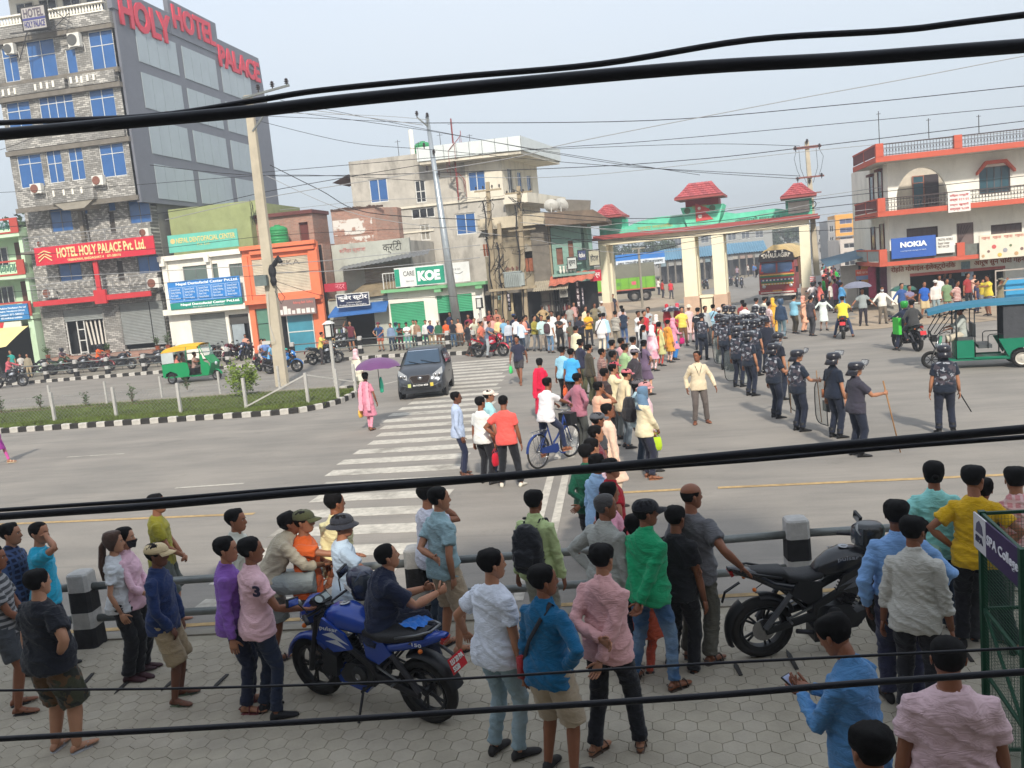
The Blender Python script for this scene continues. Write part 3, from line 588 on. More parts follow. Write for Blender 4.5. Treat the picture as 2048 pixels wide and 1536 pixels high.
b=MB();b.bx(ox0+.6,ox1-.1,OY-.25,OY-.004,6.15,6.35);b.bx(ox0,ox0+.35,OY-.12,OY-.004,3.4,6.1);b.bx(ox1-.55,ox1,OY-.12,OY-.004,3.0,6.1);b.bx(ox0,ox1,OY-.45,OY-.004,3.2,3.45);b.bx(ox0,ox1,OY-.3,OY-.004,6.45,6.68);pp(b,oh,'trim',ORANGE)
b=MB();b.bx(ox0+.1,ox1-.1,OY+.9,OY+1,0,6.4);pp(b,oh,'core',DARK);b=MB();b.bx(ox0+.02,ox1-.02,OY+1.01,OY+9,0,6.45);pp(b,oh,'rear_block',BRICK)
PP(shu(oh,*up_,OY+.05,SHCREAM),oh)
b=MB();b.bx(ox0+.4,ox0+1.15,OY+.1,OY+.2,2.0,2.9);b.bx(ox0+.4,ox0+1.15,OY+.1,OY+.2,.15,1.95);pp(b,oh,'green_panel',M((88,130,112),.6))
b=MB();b.bx(ox1-2.5,ox1-2.44,OY+.05,OY+.1,.15,2.6);b.bx(ox1-.85,ox1-.8,OY+.05,OY+.1,.15,2.6);b.bx(ox1-2.44,ox1-.85,OY+.053,OY+.097,1.3,1.36);b.bx(ox1-2.44,ox1-.85,OY+.053,OY+.097,2.55,2.6);pp(b,oh,'door_frame',FRAMEW)
b=MB();b.bx(ox1-2.44,ox1-.85,OY+.07,OY+.08,1.36,2.55);pp(b,oh,'pane',glass((70,140,160),.15,'teal glass'));b=MB();b.bx(ox1-2.44,ox1-.85,OY+.072,OY+.082,.15,1.3);pp(b,oh,'pane',glass((70,140,160),.15))
text('LEKA',ox0+2.1,ox0+3.6,5.35,5.65,OY+.03,M((120,112,104),.8),None)['label']='worn dark letters painted on the cream shutter'
bpy.context.scene.objects[-1]['category']='lettering'
x0,x1=ox0+2.05,ox1-.3
t=sign('brown bath showroom board over the orange house door',x0,x1,2.35,3.3,OY-.5,(128,108,104));sxt(t,'Balarog Bath Gallery',.44,.95,.66,.86,(214,120,110),x1-x0,.95,bold=.01)
b=MB()
for k,(a_,w2,h2)in enm(((.02,.12,.3),(.16,.1,.5),(.27,.08,.34),(.38,.08,.22),(.5,.1,.3),(.63,.09,.26),(.75,.1,.3),(.88,.08,.26))):b.bx(-(x1-x0)/2+a_*(x1-x0),-(x1-x0)/2+(a_+w2)*(x1-x0),-.012,-.003,.08,.08+h2)
b.mk('picture',M((222,216,210),.6),t)
br=em('roof_room',(-22.6,OY+2.5,6.6),lbl='unplastered brick stair room on the orange house roof',cat='building')
x0,x1,z0,z1=Wp(c3,415,225,885,400,OY+2.5);b=wb(x0,x1,6.55,z1,OY+2.5,.25,[(x1-.95,x1-.35,6.7,z1-.5)]);b.bx(x0,x1,OY+2.76,OY+5,6.55,z1-.01);pp(b,br,'wall',BRICK)
b=MB();b.bx(x0-.1,x1+.1,OY+2.3,OY+5.1,z1,z1+.22);pp(b,br,'roof_slab',M((104,60,56),.8,0,.2,3,name='red slab edge'));b=MB();b.bx(x1-.95,x1-.35,OY+2.7,OY+2.75,6.7,z1-.5);pp(b,br,'door',M((100,50,44),.7))
def tank(x,y,z,r,h,lbl,col=(48,140,84)):
 b=MB();pr=[(r*.98,0)];
 for k in rn(6):zz=h*.8*(k+.5)/6;pr+=[(r*.97,zz-.02),(r,zz),(r*.97,zz+.02)]
 pr+=[(r*.9,h*.84),(r*.6,h*.93),(r*.3,h*.95),(r*.3,h),(.001,h)];b.lt(pr,20);return b.mk('water_tank',M(col,.45,name='tank plastic'),smooth=50,loc=(x,y,z),lbl=lbl,cat='water tank')
x,z=P(557,475,OY+1.5);tank(x,OY+1.5,6.62,.62,1.25,'green plastic water tank on the orange house roof')
kx0,kx1=-20.2,-16.4;KY=Y0+.4
ks=em('shop_house',(-18.3,KY,0),lbl='old pale grey shop house with faded painted parapet and closed upper shutters',cat='building')
gq=Wp(c3,1105,900,1365,1200,KY);gq=(gq[0],gq[1],.15,2.55)
b=wb(kx0,kx1,.12,3.0,KY,.25,[gq]);b.bx(kx0,-15.2,KY+1.6,KY+1.85,3.0,6.35);pp(b,ks,'wall',M((176,178,168),.9,0,.12,1.1,.1,12,.15,'grey white wall',dirt=.5))
b=MB();b.bx(kx0+.1,kx1-.1,KY+1.2,KY+1.5,.12,3.);pp(b,ks,'core',DARK);b=MB();b.bx(kx0+.02,-15.25,KY+1.86,KY+8,0,6.2);pp(b,ks,'rear_block',PLAST)
PP(shu(ks,kx0+2.0,kx0+4.2,3.4,4.9,KY+1.5,M((150,140,128),.7,0,.15,2,name='dusty shutter'),pitch=.14),ks)
b=MB();V=[]
roof=[(-19.6,KY+1.55,5.0),(-13.9,KY+1.5,5.55),(-13.6,KY-.3,5.2),(-19.2,KY-.3,4.75)]
xs=40;pts=[]
for i in rn(xs+1):
 t_=i/xs;a=Ve(roof[0]).lerp(Ve(roof[1]),t_);c=Ve(roof[3]).lerp(Ve(roof[2]),t_);d=.03 if i%2 else-.02;a.z+=d;c.z+=d;pts+=[a,c]
b.add(pts,[(2*i,2*i+2,2*i+3,2*i+1)for i in rn(xs)]);pp(b,ks,'tin_roof',M((128,130,132),.5,.4,.15,2,name='tin'))
b=MB();b.add([(-19.2,KY-.2,3.0),(-15.3,KY-.2,3.05),(-15.3,KY+1.4,3.9),(-18.2,KY+1.4,3.85)],[(0,1,2,3)]);b.bx(-20.1,-19.1,KY-.1,KY+1.4,3.02,3.1);pp(b,ks,'lean_to',M((142,128,104),.9,0,.25,2,.3,20,.1,'mossy mud roof',dirt=.5))
x0,x1,z0,z1=Wp(c3,955,735,1130,770,KY-.2);t=sign('short red board with white script left of the store',x0,x1,z0,z1+.1,KY-.25,(170,42,62));sxt(t,'नदर',.5,.92,.2,.8,(230,150,160),x1-x0,z1-z0+.1,dev=True)
text('सिनेहा प्लाजा',-19.7,-18.,5.75,6.1,KY+1.58,M((190,110,104),.8),None,dev=True)
o=bpy.context.scene.objects[-1];tag(o,'faded red script painted on the pale parapet','lettering');o.name='lettering'
text('क्रिटी',-16.9,-15.7,5.5,6.25,KY+1.58,M((70,70,66),.8),None,dev=True);o=bpy.context.scene.objects[-1];tag(o,'large dark hand-painted script on the pale parapet','lettering')
b=MB();x0,x1=-19.75,-16.35;b.add([(x0,KY-.05,2.62),(x1,KY-.05,2.72),(x1+.1,KY-1.0,2.2),(x0-.15,KY-1.0,2.1),(x1+.1,KY-1.0,2.1),(x0-.15,KY-1.,2.0)],[(0,1,2,3),(3,2,4,5)]);b.mk('awning',M((54,104,168),.7,0,.12,2,name='blue canvas'),lbl='blue canvas awning over the grocery store front',cat='awning')
x0,x1,z0,z1=Wp(c3,1048,820,1303,880,KY-1.05);t=sign('dark blue grocery board with white script above the blue awning',x0,x1,z0,z1+.1,KY-1.08,(38,46,74),frame=FRAMEW);sxt(t,'कुबेर स्टोर',.04,.96,.42,.95,(240,240,240),x1-x0,z1-z0+.1,dev=True,bold=.012);sxt(t,'मनकामना हार्डवेयर',.3,.78,.22,.36,(225,225,225),x1-x0,z1-z0+.1,dev=True);sxt(t,'Prakash Kirana Bardaghat',.08,.92,.03,.18,(225,225,225),x1-x0,z1-z0+.1)
rk=em('goods_rack',(-19.4,KY-.55,.12),lbl='wire rack of goods standing left of the grocery store door',cat='rack');b=MB()
for z in(0,.45,.9,1.35,1.7):b.bx(-.45,.45,-.2,.2,z,z+.03)
for x in(-.45,.42):b.bx(x,x+.03,-.2,-.17,0,1.7);b.bx(x,x+.03,.17,.2,0,1.7)
b.mk('frame',IRON,rk)
for i in rn(18):
 b=MB();x=-.38+.15*(i%6);z=.03+.45*(i//6);b.bx(x,x+ru(.08,.12),-.15,.1,z,z+ru(.15,.33));b.mk('packet',M(rnd.choice([(190,180,150),(90,120,90),(200,200,205),(120,70,60),(80,90,120)]),.6),rk)
bp=em('roof_room',(-17,KY+2.2,6.3),lbl='brick roof room with a peeling white painted patch',cat='building')
x0,x1,z0,z1=Wp(c3,1005,170,1440,405,KY+2.2);b=MB();b.bx(x0,x1-.6,KY+2.2,KY+4.5,6.25,z1);b.pz([(x1-.6,KY+2.2),(x1+.4,KY+3.6),(x1+.4,KY+4.5),(x1-.6,KY+4.5)],6.25,z1-.01,'z');pp(b,bp,'wall',BRICK)
b=MB();b.bx(x0+.05,x0+2.6,KY+2.16,KY+2.197,z1-1.5,z1-.55);b.bx(x0+.8,x0+2.6,KY+2.165,KY+2.199,6.35,6.75);pp(b,bp,'painted_patch',BRICKP)
b=MB()
for k in rn(int((x1-x0)/.13)):b.bx(x0+k*.13,x0+k*.13+.09,KY+2.15,KY+2.4,z1,z1+ru(.1,.2))
pp(b,bp,'coping_brick',M((90,70,60),.9,0,.2,4),**ST)
b=MB();x=-20.1
while x<x0:b.bar((x,KY+2.6,6.3),(x,KY+2.6,8.5+ru(-.1,.2)),.018);x+=.17
pp(b,bp,'rebar',IRON,**ST)
qx0,qx1=-16.35,-10.55;QY=Y0+.2
qs=em('corner_shop',((qx0+qx1)/2,QY,0),lbl='low white shop with two green shutters and a pale green ledge',cat='building')
g1=Wp(c4,535,1400,815,1560,QY);g1=(g1[0],g1[1],.2,2.5);g2=Wp(c4,895,1370,1180,1500,QY);g2=(g2[0],g2[1],.2,2.72)
b=wb(qx0,qx1,.12,3.15,QY,.25,[g1,g2]);pp(b,qs,'wall',WHITEW)
b=MB();b.bx(qx0+.05,qx1-.05,QY+1.2,QY+8,.12,3.1);pp(b,qs,'core',DARK)
b=MB();b.bx(qx0-.2,qx1+.3,QY-.55,QY+.2,3.16,3.34);b.bx(-13.35,-12.95,QY-.5,QY-.01,2.95,3.15);b.bx(-10.9,-10.5,QY-.5,QY-.01,2.95,3.15);pp(b,qs,'ledge',LGREEN)
PP(shu(qs,*g1,QY+.05,SHGREEN),qs);PP(shu(qs,g2[0],g2[1],1.75,g2[3],QY+.05,SHGREEN),qs)
b=MB();x=qx0+.3
b.bar((qx0,QY-.5,3.4),(qx0,QY-.5,4.3),.05);b.bar((qx0,QY-.5,4.3),(qx0+2.,QY-.5,4.3),.05);b.bar((qx0+2,QY-.5,3.4),(qx0+2,QY-.5,4.3),.05);
for k in rn(9):b.bar((qx0+.2*k,QY-.5,3.4),(qx0+.2*k,QY-.5,4.3),.018)
pp(b,qs,'railing',FRAMEW)
t=sign('long white and green oil advertising board over the green shutters',-15.6,-11.1,3.42,4.55,QY-.6,(222,224,220));w_=4.5
b=MB();b.bx(-.95,.75,-.014,-.003,.05,1.05);b.bx(-2.24,-1.95,-.014,-.003,.05,1.05);b.mk('green_field',M((36,150,120),.6),t)
sxt(t,'CARE',.12,.27,.55,.8,(110,110,110),w_,1.13,bold=.01);sxt(t,'Sahara Koel',.15,.25,.25,.33,(170,170,170),w_,1.13);text('KOE',-.85,.5,.25,.85,-.022,M((240,240,240),.6),t,bold=.06)
sxt(t,'OECK & CO',.72,.88,.62,.72,(150,150,150),w_,1.13);b=MB();b.tbe([(1.35,-.01,.55),(1.5,-.01,.48),(1.7,-.01,.5),(1.85,-.01,.58)],.012,4);b.mk('emblem',M((60,60,66),.6),t)
GY2=58.;gx0=-20.6;gx1_=P(1003,330,GY2)[0]
gb=em('grey_house',((gx0+gx1_)/2,GY2,0),lbl='large stained grey concrete house with a white modern roof slab',cat='building')
c4=(3.84,640,240)
hs=[Wp(c4,*q,GY2)for q in((370,458,530,625),(722,465,820,630),(698,685,885,745),(1035,722,1205,870),(1130,398,1278,538),(765,805,850,920))]
b=wb(gx0,gx1_,0,12.05,GY2,.25,hs);pp(b,gb,'wall',PLAST)
b=MB();b.bx(gx0+.3,gx1_-.3,GY2+.9,GY2+1,0,12);pp(b,gb,'interior',DARK)
for i,(q,nx,tr)in enm(zip(hs,(2,2,3,2,2,2),(0,.5,0,0,0,.6))):PP(wn(gb,q,GY2,gm=BLUEG if i in(0,3,4)else DGLASS if i<3 else glass((140,136,126),.4,'dusty glass'),nx=nx,tr=tr,fr=.07),gb)
b=MB();b.bx(gx0,gx0+.25,GY2+.26,GY2+8,0,12.05);b.bx(gx0,gx1_,GY2+8,GY2+8.2,0,12.05);b.bx(gx0+.26,gx1_-.3,GY2+.3,GY2+7.99,11.8,12.);pp(b,gb,'back_wall',PLAST)
b=MB();b.bx(gx0-.02,gx1_,GY2-.12,GY2-.003,8.55,8.68);b.bx(gx0,gx1_-5,GY2-.08,GY2-.003,6.9,7.0);b.bx(-15.2,-10.4,GY2-.35,GY2-.003,12.0,12.35);b.bx(-13.2,-12.1,GY2-.8,GY2-.003,11.6,11.72);pp(b,gb,'ledge',PLAST2,**ST)
sx=gx1_;sy1=PX(1054,380,sx)[0]
side=[(GY2+1.2,GY2+2.2,8.75,10.5),(GY2+3.,GY2+3.6,8.75,10.4),(GY2+.6,GY2+1.8,5.4,7.6),(GY2+3,GY2+4.2,5.4,7.6)]
SM=MR(R(78),4,'Z')
b=wb(0,7.5,4.2,11.6,0,.25,[(1.,2.,8.7,10.6),(3.,3.9,8.7,10.5),(5,6,8.9,10.4),(.8,2.,5.4,7.5),(3,4.2,5.4,7.5),(5.4,6.4,5.5,7.4)]);o=b.mk('side_wall',PLAST2,gb);o.location=Ve((sx,GY2+.02,0))-gb.location;o.rotation_euler=(0,0,R(80))
for q in((3.,3.9,8.7,10.5),(5,6,8.9,10.4),(1.,2.,8.7,10.6),(.8,2.,5.4,7.5),(3,4.2,5.4,7.5),(5.4,6.4,5.5,7.4)):
 o=wn(gb,q,0,gm=DGLASS if q[0]<2.5 else BLUEG,nx=2,tr=0);o.location=Ve((sx,GY2+.02,0))-gb.location;o.rotation_euler=(0,0,R(80))
b=MB();x2=sx+1.35;b.pz([(sx-5.2,GY2-1.2),(sx+1.5,GY2-1.0),(sx+3.0,GY2+7.6),(sx-5.2,GY2+7.6)],11.15,11.35,'z');pp(b,gb,'slab_soffit',PLAST2)
b=MB();b.pz([(sx-5.3,GY2-1.3),(sx+1.6,GY2-1.1),(sx+3.1,GY2+7.7),(sx-5.3,GY2+7.7)],11.36,12.25,'z');pp(b,gb,'roof_slab',M((206,212,210),.5,.1,.06,1.5,name='pale cladding'))
b=MB();b.pz([(sx-.0,GY2-.6),(sx+1.6,GY2-.5),(sx+3.2,GY2+7.8),(sx+1.5,GY2+7.8)],8.1,8.4,'z');b.pz([(sx+.1,GY2-.6),(sx+1.6,GY2-.5),(sx+3.2,GY2+7.8),(sx+3.1,GY2+7.8),(sx+1.5,GY2-.4),(sx+.1,GY2-.5)],8.4,8.75,'z');pp(b,gb,'balcony',PLAST2)
b=MB();wb(P(926,300,GY2)[0],gx1_-.02,8.72,11.14,GY2-.03,.026,[hs[4]],b);pp(b,gb,'cream_front',PLAST2)
b=MB()
for k in rn(9):x=sx-5.2+k*.85;b.bx(x,x+.02,GY2-1.31-.0,GY2-1.295,11.36,12.25)
pp(b,gb,'panel_joint',IRON,**ST)
ss=MB();cx_,cz=P(640+1060/3.84,240+560/3.84,GY2-.75)
for k in rn(17):
 a=k*.42;z=8.75+k*.215;ss.add([(cx_,GY2-.75,z),(cx_+.55*cos(a),GY2-.75+.55*sin(a),z),(cx_+.55*cos(a+.4),GY2-.75+.55*sin(a+.4),z),(cx_,GY2-.75,z+.03)],[(0,1,2),(0,2,1)])
 if k%2==0:ss.bar((cx_+.55*cos(a),GY2-.75+.55*sin(a),z),(cx_+.55*cos(a),GY2-.75+.55*sin(a),z+.9),.025)
ss.tbe([(cx_+.55*cos(k*.42),GY2-.75+.55*sin(k*.42),9.65+k*.215)for k in rn(17)],.025,5);ss.tbe([(cx_,GY2-.75,8.7),(cx_,GY2-.75,13.9)],.05,6)
ss.mk('spiral_stair',M((132,62,60),.7,name='rusty red iron'),lbl='rusty red spiral staircase on the grey house wall',cat='staircase')
x,z=P(846,296,GY2+3);tank(x,GY2+3,12.05,.62,1.2,'green plastic tank on top of the grey house');
b=MB();x,z=P(825,300,GY2+2);b.lt([(.16,0),(.16,1.9),(.001,1.95)],10);b.mk('water_pipe',WHITEW,loc=(x,GY2+2,12.05),lbl='white standing pipe beside the green roof tank of the grey house',cat='pipe')
b=MB();x=P(672,348,GY2)[0];b.add([(gx0-1.2,GY2-.3,10.75),(gx0,GY2-.3,11.2),(gx0,GY2+3,11.2),(gx0-1.2,GY2+3,10.75)],[(0,1,2,3)]);pp(b,gb,'side_roof',M((120,90,80),.8))
for k,(px,py,h)in enm(((798,312,1.2),(838,300,.9),(882,296,1.3),(906,296,2.),(940,286,1.))):
 x=P(px,py,GY2+1)[0];b=MB();b.bar((0,0,0),(0,0,h),.03);b.bar((-.2,0,h*.9),(.2,0,h*.9),.02);b.mk('aerial',IRON,loc=(x,GY2+1,12.05),lbl=['thin aerial at the left of the grey house roof','short aerial left of the green roof tank','aerial right of the green roof tank','tall aerial by the spiral stair top','aerial on the white roof slab'][k],cat='aerial',group='aerials on the grey house')
AY=51.;ax0=-10.4;ax1=P(1104,520,AY)[0]
ob=em('old_house',((ax0+ax1)/2,AY,0),lbl='old stained beige house behind the transformer with brown wooden shutters',cat='building')
c5=(7.68,980,440)
hs=[Wp(c5,490,490,680,790,AY),Wp(c5,-130,270,-20,560,AY)]
b=wb(ax0,ax1,2.6,6.25,AY,.25,hs);pp(b,ob,'wall',M((158,146,124),.92,0,.18,1.,.15,12,.1,'stained beige plaster',dirt=.8))
b=MB();b.bx(ax0+.05,ax1-.05,AY+.8,AY+7,0,6.2);pp(b,ob,'core',M((96,88,78),.9))
b=MB();b.bx(ax0-.1,ax1+.1,AY-.7,AY+.3,6.26,6.9);pp(b,ob,'parapet',M((196,184,160),.9,0,.1,1.2,name='cream parapet',dirt=.35))
b=MB();b.bx(ax0-.1,ax1+.1,AY-.65,AY-.003,2.5,2.75);b.bx(ax1-1.1,ax1-.1,AY-.15,AY-.004,2.76,6.2);b.bx(ax1-.8,ax1-.05,AY-.3,AY-.16,.1,2.45);pp(b,ob,'ledge',CONC_D,**ST)
for q in hs:
 for k in rn(2):
  b=MB();w2=(q[1]-q[0])/2;b.bx(q[0]+k*w2+.02,q[0]+(k+1)*w2-.02,AY+.08,AY+.12,q[2]+.03,q[3]-.4);b.bx(q[0]+k*w2+.15,q[0]+(k+1)*w2-.15,AY+.06,AY+.079,q[2]+.3,q[3]-.8);pp(b,ob,'wooden_shutter',M((142,84,58),.75,0,.2,4,name='brown wood'))
 b=MB();b.pz([(q[0]-.2,q[3]),(q[1]+.2,q[3]),((q[0]+q[1])/2,q[3]+.45)],AY-.12,AY-.005,'y');pp(b,ob,'pediment',CONC)
b=MB();b.bx(ax0+.1,-9.,AY+.1,AY+.2,.1,2.5);pp(b,ob,'front_panel',M((192,176,140),.8))
b=MB();b.bx(-8.9,ax1,AY+.3,AY+.5,.1,2.5);pp(b,ob,'shopfront',DARK)
b=MB();q=Wp(c5,650,940,1200,1030,AY-1.2);n_=34;pts=[]
for i in rn(n_+1):
 x=q[0]+(q[1]-q[0])*i/n_;d=.025 if i%2 else-.02;pts+=[(x,AY-.1,3.05+d),(x,AY-1.5,2.5+d)]
b.add(pts,[(2*i,2*i+2,2*i+3,2*i+1)for i in rn(n_)]);b.mk('tin_awning',M((176,166,146),.7,.1,.2,2,name='old tin',dirt=.3),lbl='corrugated tin awning over the stalls beside the gate',cat='awning')
cols=[((255,1130,330,1400),(38,36,52),'narrow dark hanging banner with white script by the electric poles','साडी','v'),((1060,1050,1195,1180),(196,194,184),'white hanging paper sign under the tin awning','रोहित','h'),((1305,930,1395,1350),(58,40,48),'tall dark red banner with white script left of the gate','लिला','v'),((1400,1040,1450,1310),(88,84,96),'narrow grey banner with white script left of the gate','अ','v'),((1185,580,1335,745),(190,196,190),'pale notice board on the teal house balcony','सूचना','h'),((1345,470,1480,610),(62,72,108),'blue notice board on the teal house corner','मेडिकल','h'),((1510,470,1690,690),(176,172,150),'large pale framed board beside the left gate pillar','होटल','h'),((1530,775,1715,930),(190,38,58),'bright red shop board beside the left gate pillar','अन्न','h'),((120,1165,245,1215),(150,180,174),'small pale green direction sign by the electric poles','बस','h')]
for q,c_,lab,s_,_o in cols:
 Yq=AY-.9 if q[0]<1300 else AY-.6;x0,x1,z0,z1=Wp(c5,*q,Yq);t=sign(lab,x0,x1,z0,z1,Yq,c_,th=.05,frame=IRON if q[0]>1100 and q[1]<700 else None)
 if _o=='h':sxt(t,s_,.12,.88,.25,.75,(228,226,220)if sum(c_)<450 else(70,74,78),x1-x0,z1-z0,dev=True,bold=.01)
 else:
  k_=len(s_);
  for k in rn(4):sxt(t,'कखगघ'[k],.2,.8,.78-.24*k,.94-.24*k,(230,220,220),x1-x0,z1-z0,dev=True,bold=.01)
for k,(a_,col_)in enm((((770,1150,950,1400),(88,80,84)),((960,1180,1080,1330),(150,40,50)),((1085,1150,1240,1400),(96,100,110)))):
 x0,x1,z0,z1=Wp(c5,*a_,AY-.3);x0,x1=x0,x1;sh=em('market_stall',((x0+x1)/2,AY-.35,.1),lbl=['dim stall with hanging goods under the tin awning','stall with stacked dark and red boxes left of the gate','stall with a grey curtain next to the tall banner'][k],cat='stall')
 b=MB();w2=(x1-x0)/2;b.bx(-w2,-w2+.06,0,.5,0,2.2);b.bx(w2-.06,w2,0,.5,0,2.2)
 for z in(.5,1.1,1.7):b.bx(-w2+.06,w2-.06,0,.5,z,z+.04)
 b.mk('frame',IRON,sh)
 for i in rn(14):
  b=MB();x=-w2+.1+(i%5)*(2*w2-.2)/5;z=(.54,1.14,0.02)[i//5%3];b.bx(x,x+(2*w2-.3)/5,.02,.4,z,z+ru(.2,.45));b.mk('box',M(rnd.choice([col_,(60,60,64),(150,150,148),(120,50,54)]),.7),sh)
tx0=P(1104,520,AY)[0]+.05;tx1=P(1190,520,AY)[0]
tb=em('teal_house',((tx0+tx1)/2,AY,0),lbl='small teal two-storey house with a mossy overhanging roof left of the gate',cat='building')
TEAL=M((132,164,152),.85,0,.12,1.2,.1,12,.1,'teal wall',dirt=.45)
hs=[Wp(c5,1010,430,1130,680,AY),Wp(c5,1190,320,1290,570,AY)]
b=wb(tx0,tx1-.7,2.9,6.1,AY,.2,hs);b.bx(tx1-.3,tx1-.1,AY,AY+.2,2.9,6.1);b.bx(tx0,tx1-.7,AY+2,AY+6,0,6.05);pp(b,tb,'wall',TEAL)
for q in hs:b=MB();b.bx(q[0],q[1],AY+.1,AY+.14,q[2],q[3]);pp(b,tb,'door',M((126,86,70),.7))
b=MB();b.pz([(tx0-.1,6.1),(tx1+.9,6.0),(tx1+.9,6.25),(tx1+.2,6.75),(tx0-.1,6.85)],AY-1.3,AY+4,'y');pp(b,tb,'roof_slab',M((120,104,90),.95,0,.25,2,.3,20,.1,'mossy concrete',dirt=.7))
b=MB();b.pz([(tx0+.3,6.9),(tx1-.2,6.8),(tx1-.1,7.45),(tx0+.1,7.75)],AY+1.5,AY+1.7,'y');pp(b,tb,'roof_parapet',CONC_D)
b=MB();V=[(tx0-.2,AY-.1,3.25),(tx1+.1,AY-.1,3.45),(tx1-.1,AY-1.4,2.95),(tx0-.2,AY-1.4,2.7)];pts=[]
for i in rn(25):
 t_=i/24;a=Ve(V[0]).lerp(Ve(V[1]),t_);c=Ve(V[3]).lerp(Ve(V[2]),t_);a.z+=.03*sin(i*1.9);c.z+=.04*sin(i*1.3);pts+=[a,c]
b.add(pts,[(2*i,2*i+2,2*i+3,2*i+1)for i in rn(24)]);b.mk('canopy',M((196,112,90),.85,0,.15,2,name='terracotta canopy'),lbl='wavy terracotta coloured canopy under the teal house balcony',cat='awning')
for k in rn(5):o=link('baluster',balm,tb);x=tx0+.45+k*.2;o.location=Ve((x,AY-.5,3.35))-tb.location
b=MB();b.bx(tx0+.3,tx0+1.7,AY-.55,AY-.45,3.8,3.88);b.bx(tx0,tx1,AY-.7,AY-.003,3.2,3.34);pp(b,tb,'balcony_slab',TEAL)
b=MB();b.bx(tx0,tx1,AY+.3,AY+.4,.1,2.8);pp(b,tb,'shopfront',DARK)
for k,(px,py)in enm(((1105,448),(1125,452))):
 x,z=P(px,py,AY+.5);b=MB();Mx=MT((0,0,.35))@MR(R(-60),4,'X')@MR(R(20*k),4,'Y');b.lt([(.001,.0),(.22,.03),(.42,.12),(.43,.13),(.22,.045),(.001,.015)],16,0,Mx,cap=False);b.bar((0,0,-.2),(0,0,.35),.04);b.bar((0,0,.35),(.05,-.35,.55),.02);b.mk('satellite_dish',FRAMEW,loc=(x,AY+.5,6.9),lbl=['left of two satellite dishes on the beige roof','right of two satellite dishes on the beige roof'][k],cat='satellite dish')
gate=em('town_gate',(3.1,56,0),R(-8.2),lbl='wide cream town gate with green fascia and three red tiled roofs',cat='gate')
GC=M((238,230,202),.8,0,.07,1.2,.08,20,.2,'gate cream',dirt=.12);GP=M((206,176,152),.85,0,.12,1.5,.08,20,.2,'pinkish base',dirt=.35);GG=M((104,204,170),.75,0,.16,1.5,.05,10,.2,'gate green',dirt=.55);GRD=M((158,80,78),.75,0,.1,3,name='gate red');
def tiled_roof(par,x,z,w,d,h,tw,over=0):
 b=MB();
 n=5;rings=[]
 for k in rn(n+1):
  t_=k/n;s_=1-(t_**.85)*(1-tw);s2=1-(t_**.85)*.92;zz=z+h*t_;rings.append([(x-w/2*s_,-d/2*s2,zz),(x+w/2*s_,-d/2*s2,zz),(x+w/2*s_,d/2*s2,zz),(x-w/2*s_,d/2*s2,zz)])
 b.lf(rings);r=b.mk('roof',GRD,par)
 b=MB();b.bx(x-w/2-.04,x+w/2+.04,-d/2-.04,d/2+.04,z-.14,z-.003);b.mk('eave',GRD,r)
 rows=6
 for k in rn(rows):
  t_=k/rows;s_=1-(t_**.85)*(1-tw);s2=1-(t_**.85)*.92;t3=(k+1.1)/rows;s3=1-(t3**.85)*(1-tw);s4=1-(t3**.85)*.92
  wr=w*s_;m_=max(3,round(wr/.28))
  for j in rn(m_):
   xa=-.5+j/m_;xb=-.5+(j+1)/m_;q=MB();g_=.012
   p=[(x+w*s_*xa+g_,-d/2*s2-.09,z+h*t_+.03),(x+w*s_*xb-g_,-d/2*s2-.09,z+h*t_+.03),(x+w*s3*xb-g_,-d/2*s4-.0,z+h*t3+.02),(x+w*s3*xa+g_,-d/2*s4,z+h*t3+.02)]
   q.add(p+[(a,b_+.03,c-.04)for a,b_,c in p],[(0,1,2,3),(4,7,6,5),(0,4,5,1),(1,5,6,2),(2,6,7,3),(3,7,4,0)]);q.mk('roof_tile',M((178,88,90)if(j+k)%3 else(160,78,82),.7,0,.1,4,name='red tile'),r)
 return r
def gloc(px,py):
 a=MR(R(8.2),3,'Z');o=a@(Ve((0,0,CAMH))-Ve((3.1,56,0)));d=a@Ve(ray(px,py));t_=(-.0-o.y)/d.y;return o.x+d.x*t_,o.z+d.z*t_
pil=[(gloc(1197,500)[0],gloc(1217,560)[0]),(gloc(1362,480)[0],gloc(1389,480)[0]),(gloc(1422,470)[0],gloc(1446,470)[0]),(gloc(1598,455)[0],gloc(1619,455)[0])]
zb=gloc(1380,474)[1];zt=gloc(1380,462)[1];zr=gloc(1380,453)[1]
GD=2.3
for k,(a_,c_)in enm(pil):
 b=MB();b.bx(a_,c_,0,.85,1.15,zb);b.mk('pillar',GC,gate);b=MB();b.bx(a_,c_,GD-.85,GD,1.15,zb);b.mk('pillar',GC,gate)
 b=MB();b.bx(a_-.06,c_+.06,-.06,.91,0,1.15);b.mk('pillar_base',GP,gate);b=MB();b.bx(a_-.06,c_+.06,GD-.91,GD+.06,0,1.15);b.mk('pillar_base',GP,gate)
L,Rr=pil[0][0],pil[3][1]
b=MB();b.bx(L,Rr,0,GD,zb,zt);b.mk('beam',GC,gate)
b=MB();b.bx(L-.35,Rr+.6,-.35,GD+.35,zt,zt+.12);b.bx(L-.25,Rr+.5,-.25,GD+.25,zt+.12,zr);b.mk('cornice',GRD,gate)
xs_=[L+.2,L+1.1,L+1.3,gloc(1270,440)[0],gloc(1340,430)[0]]
cxa,cxb=gloc(1362,430)[0],gloc(1447,420)[0]
b=MB();zz=zr
zl=gloc(1240,462)[1];
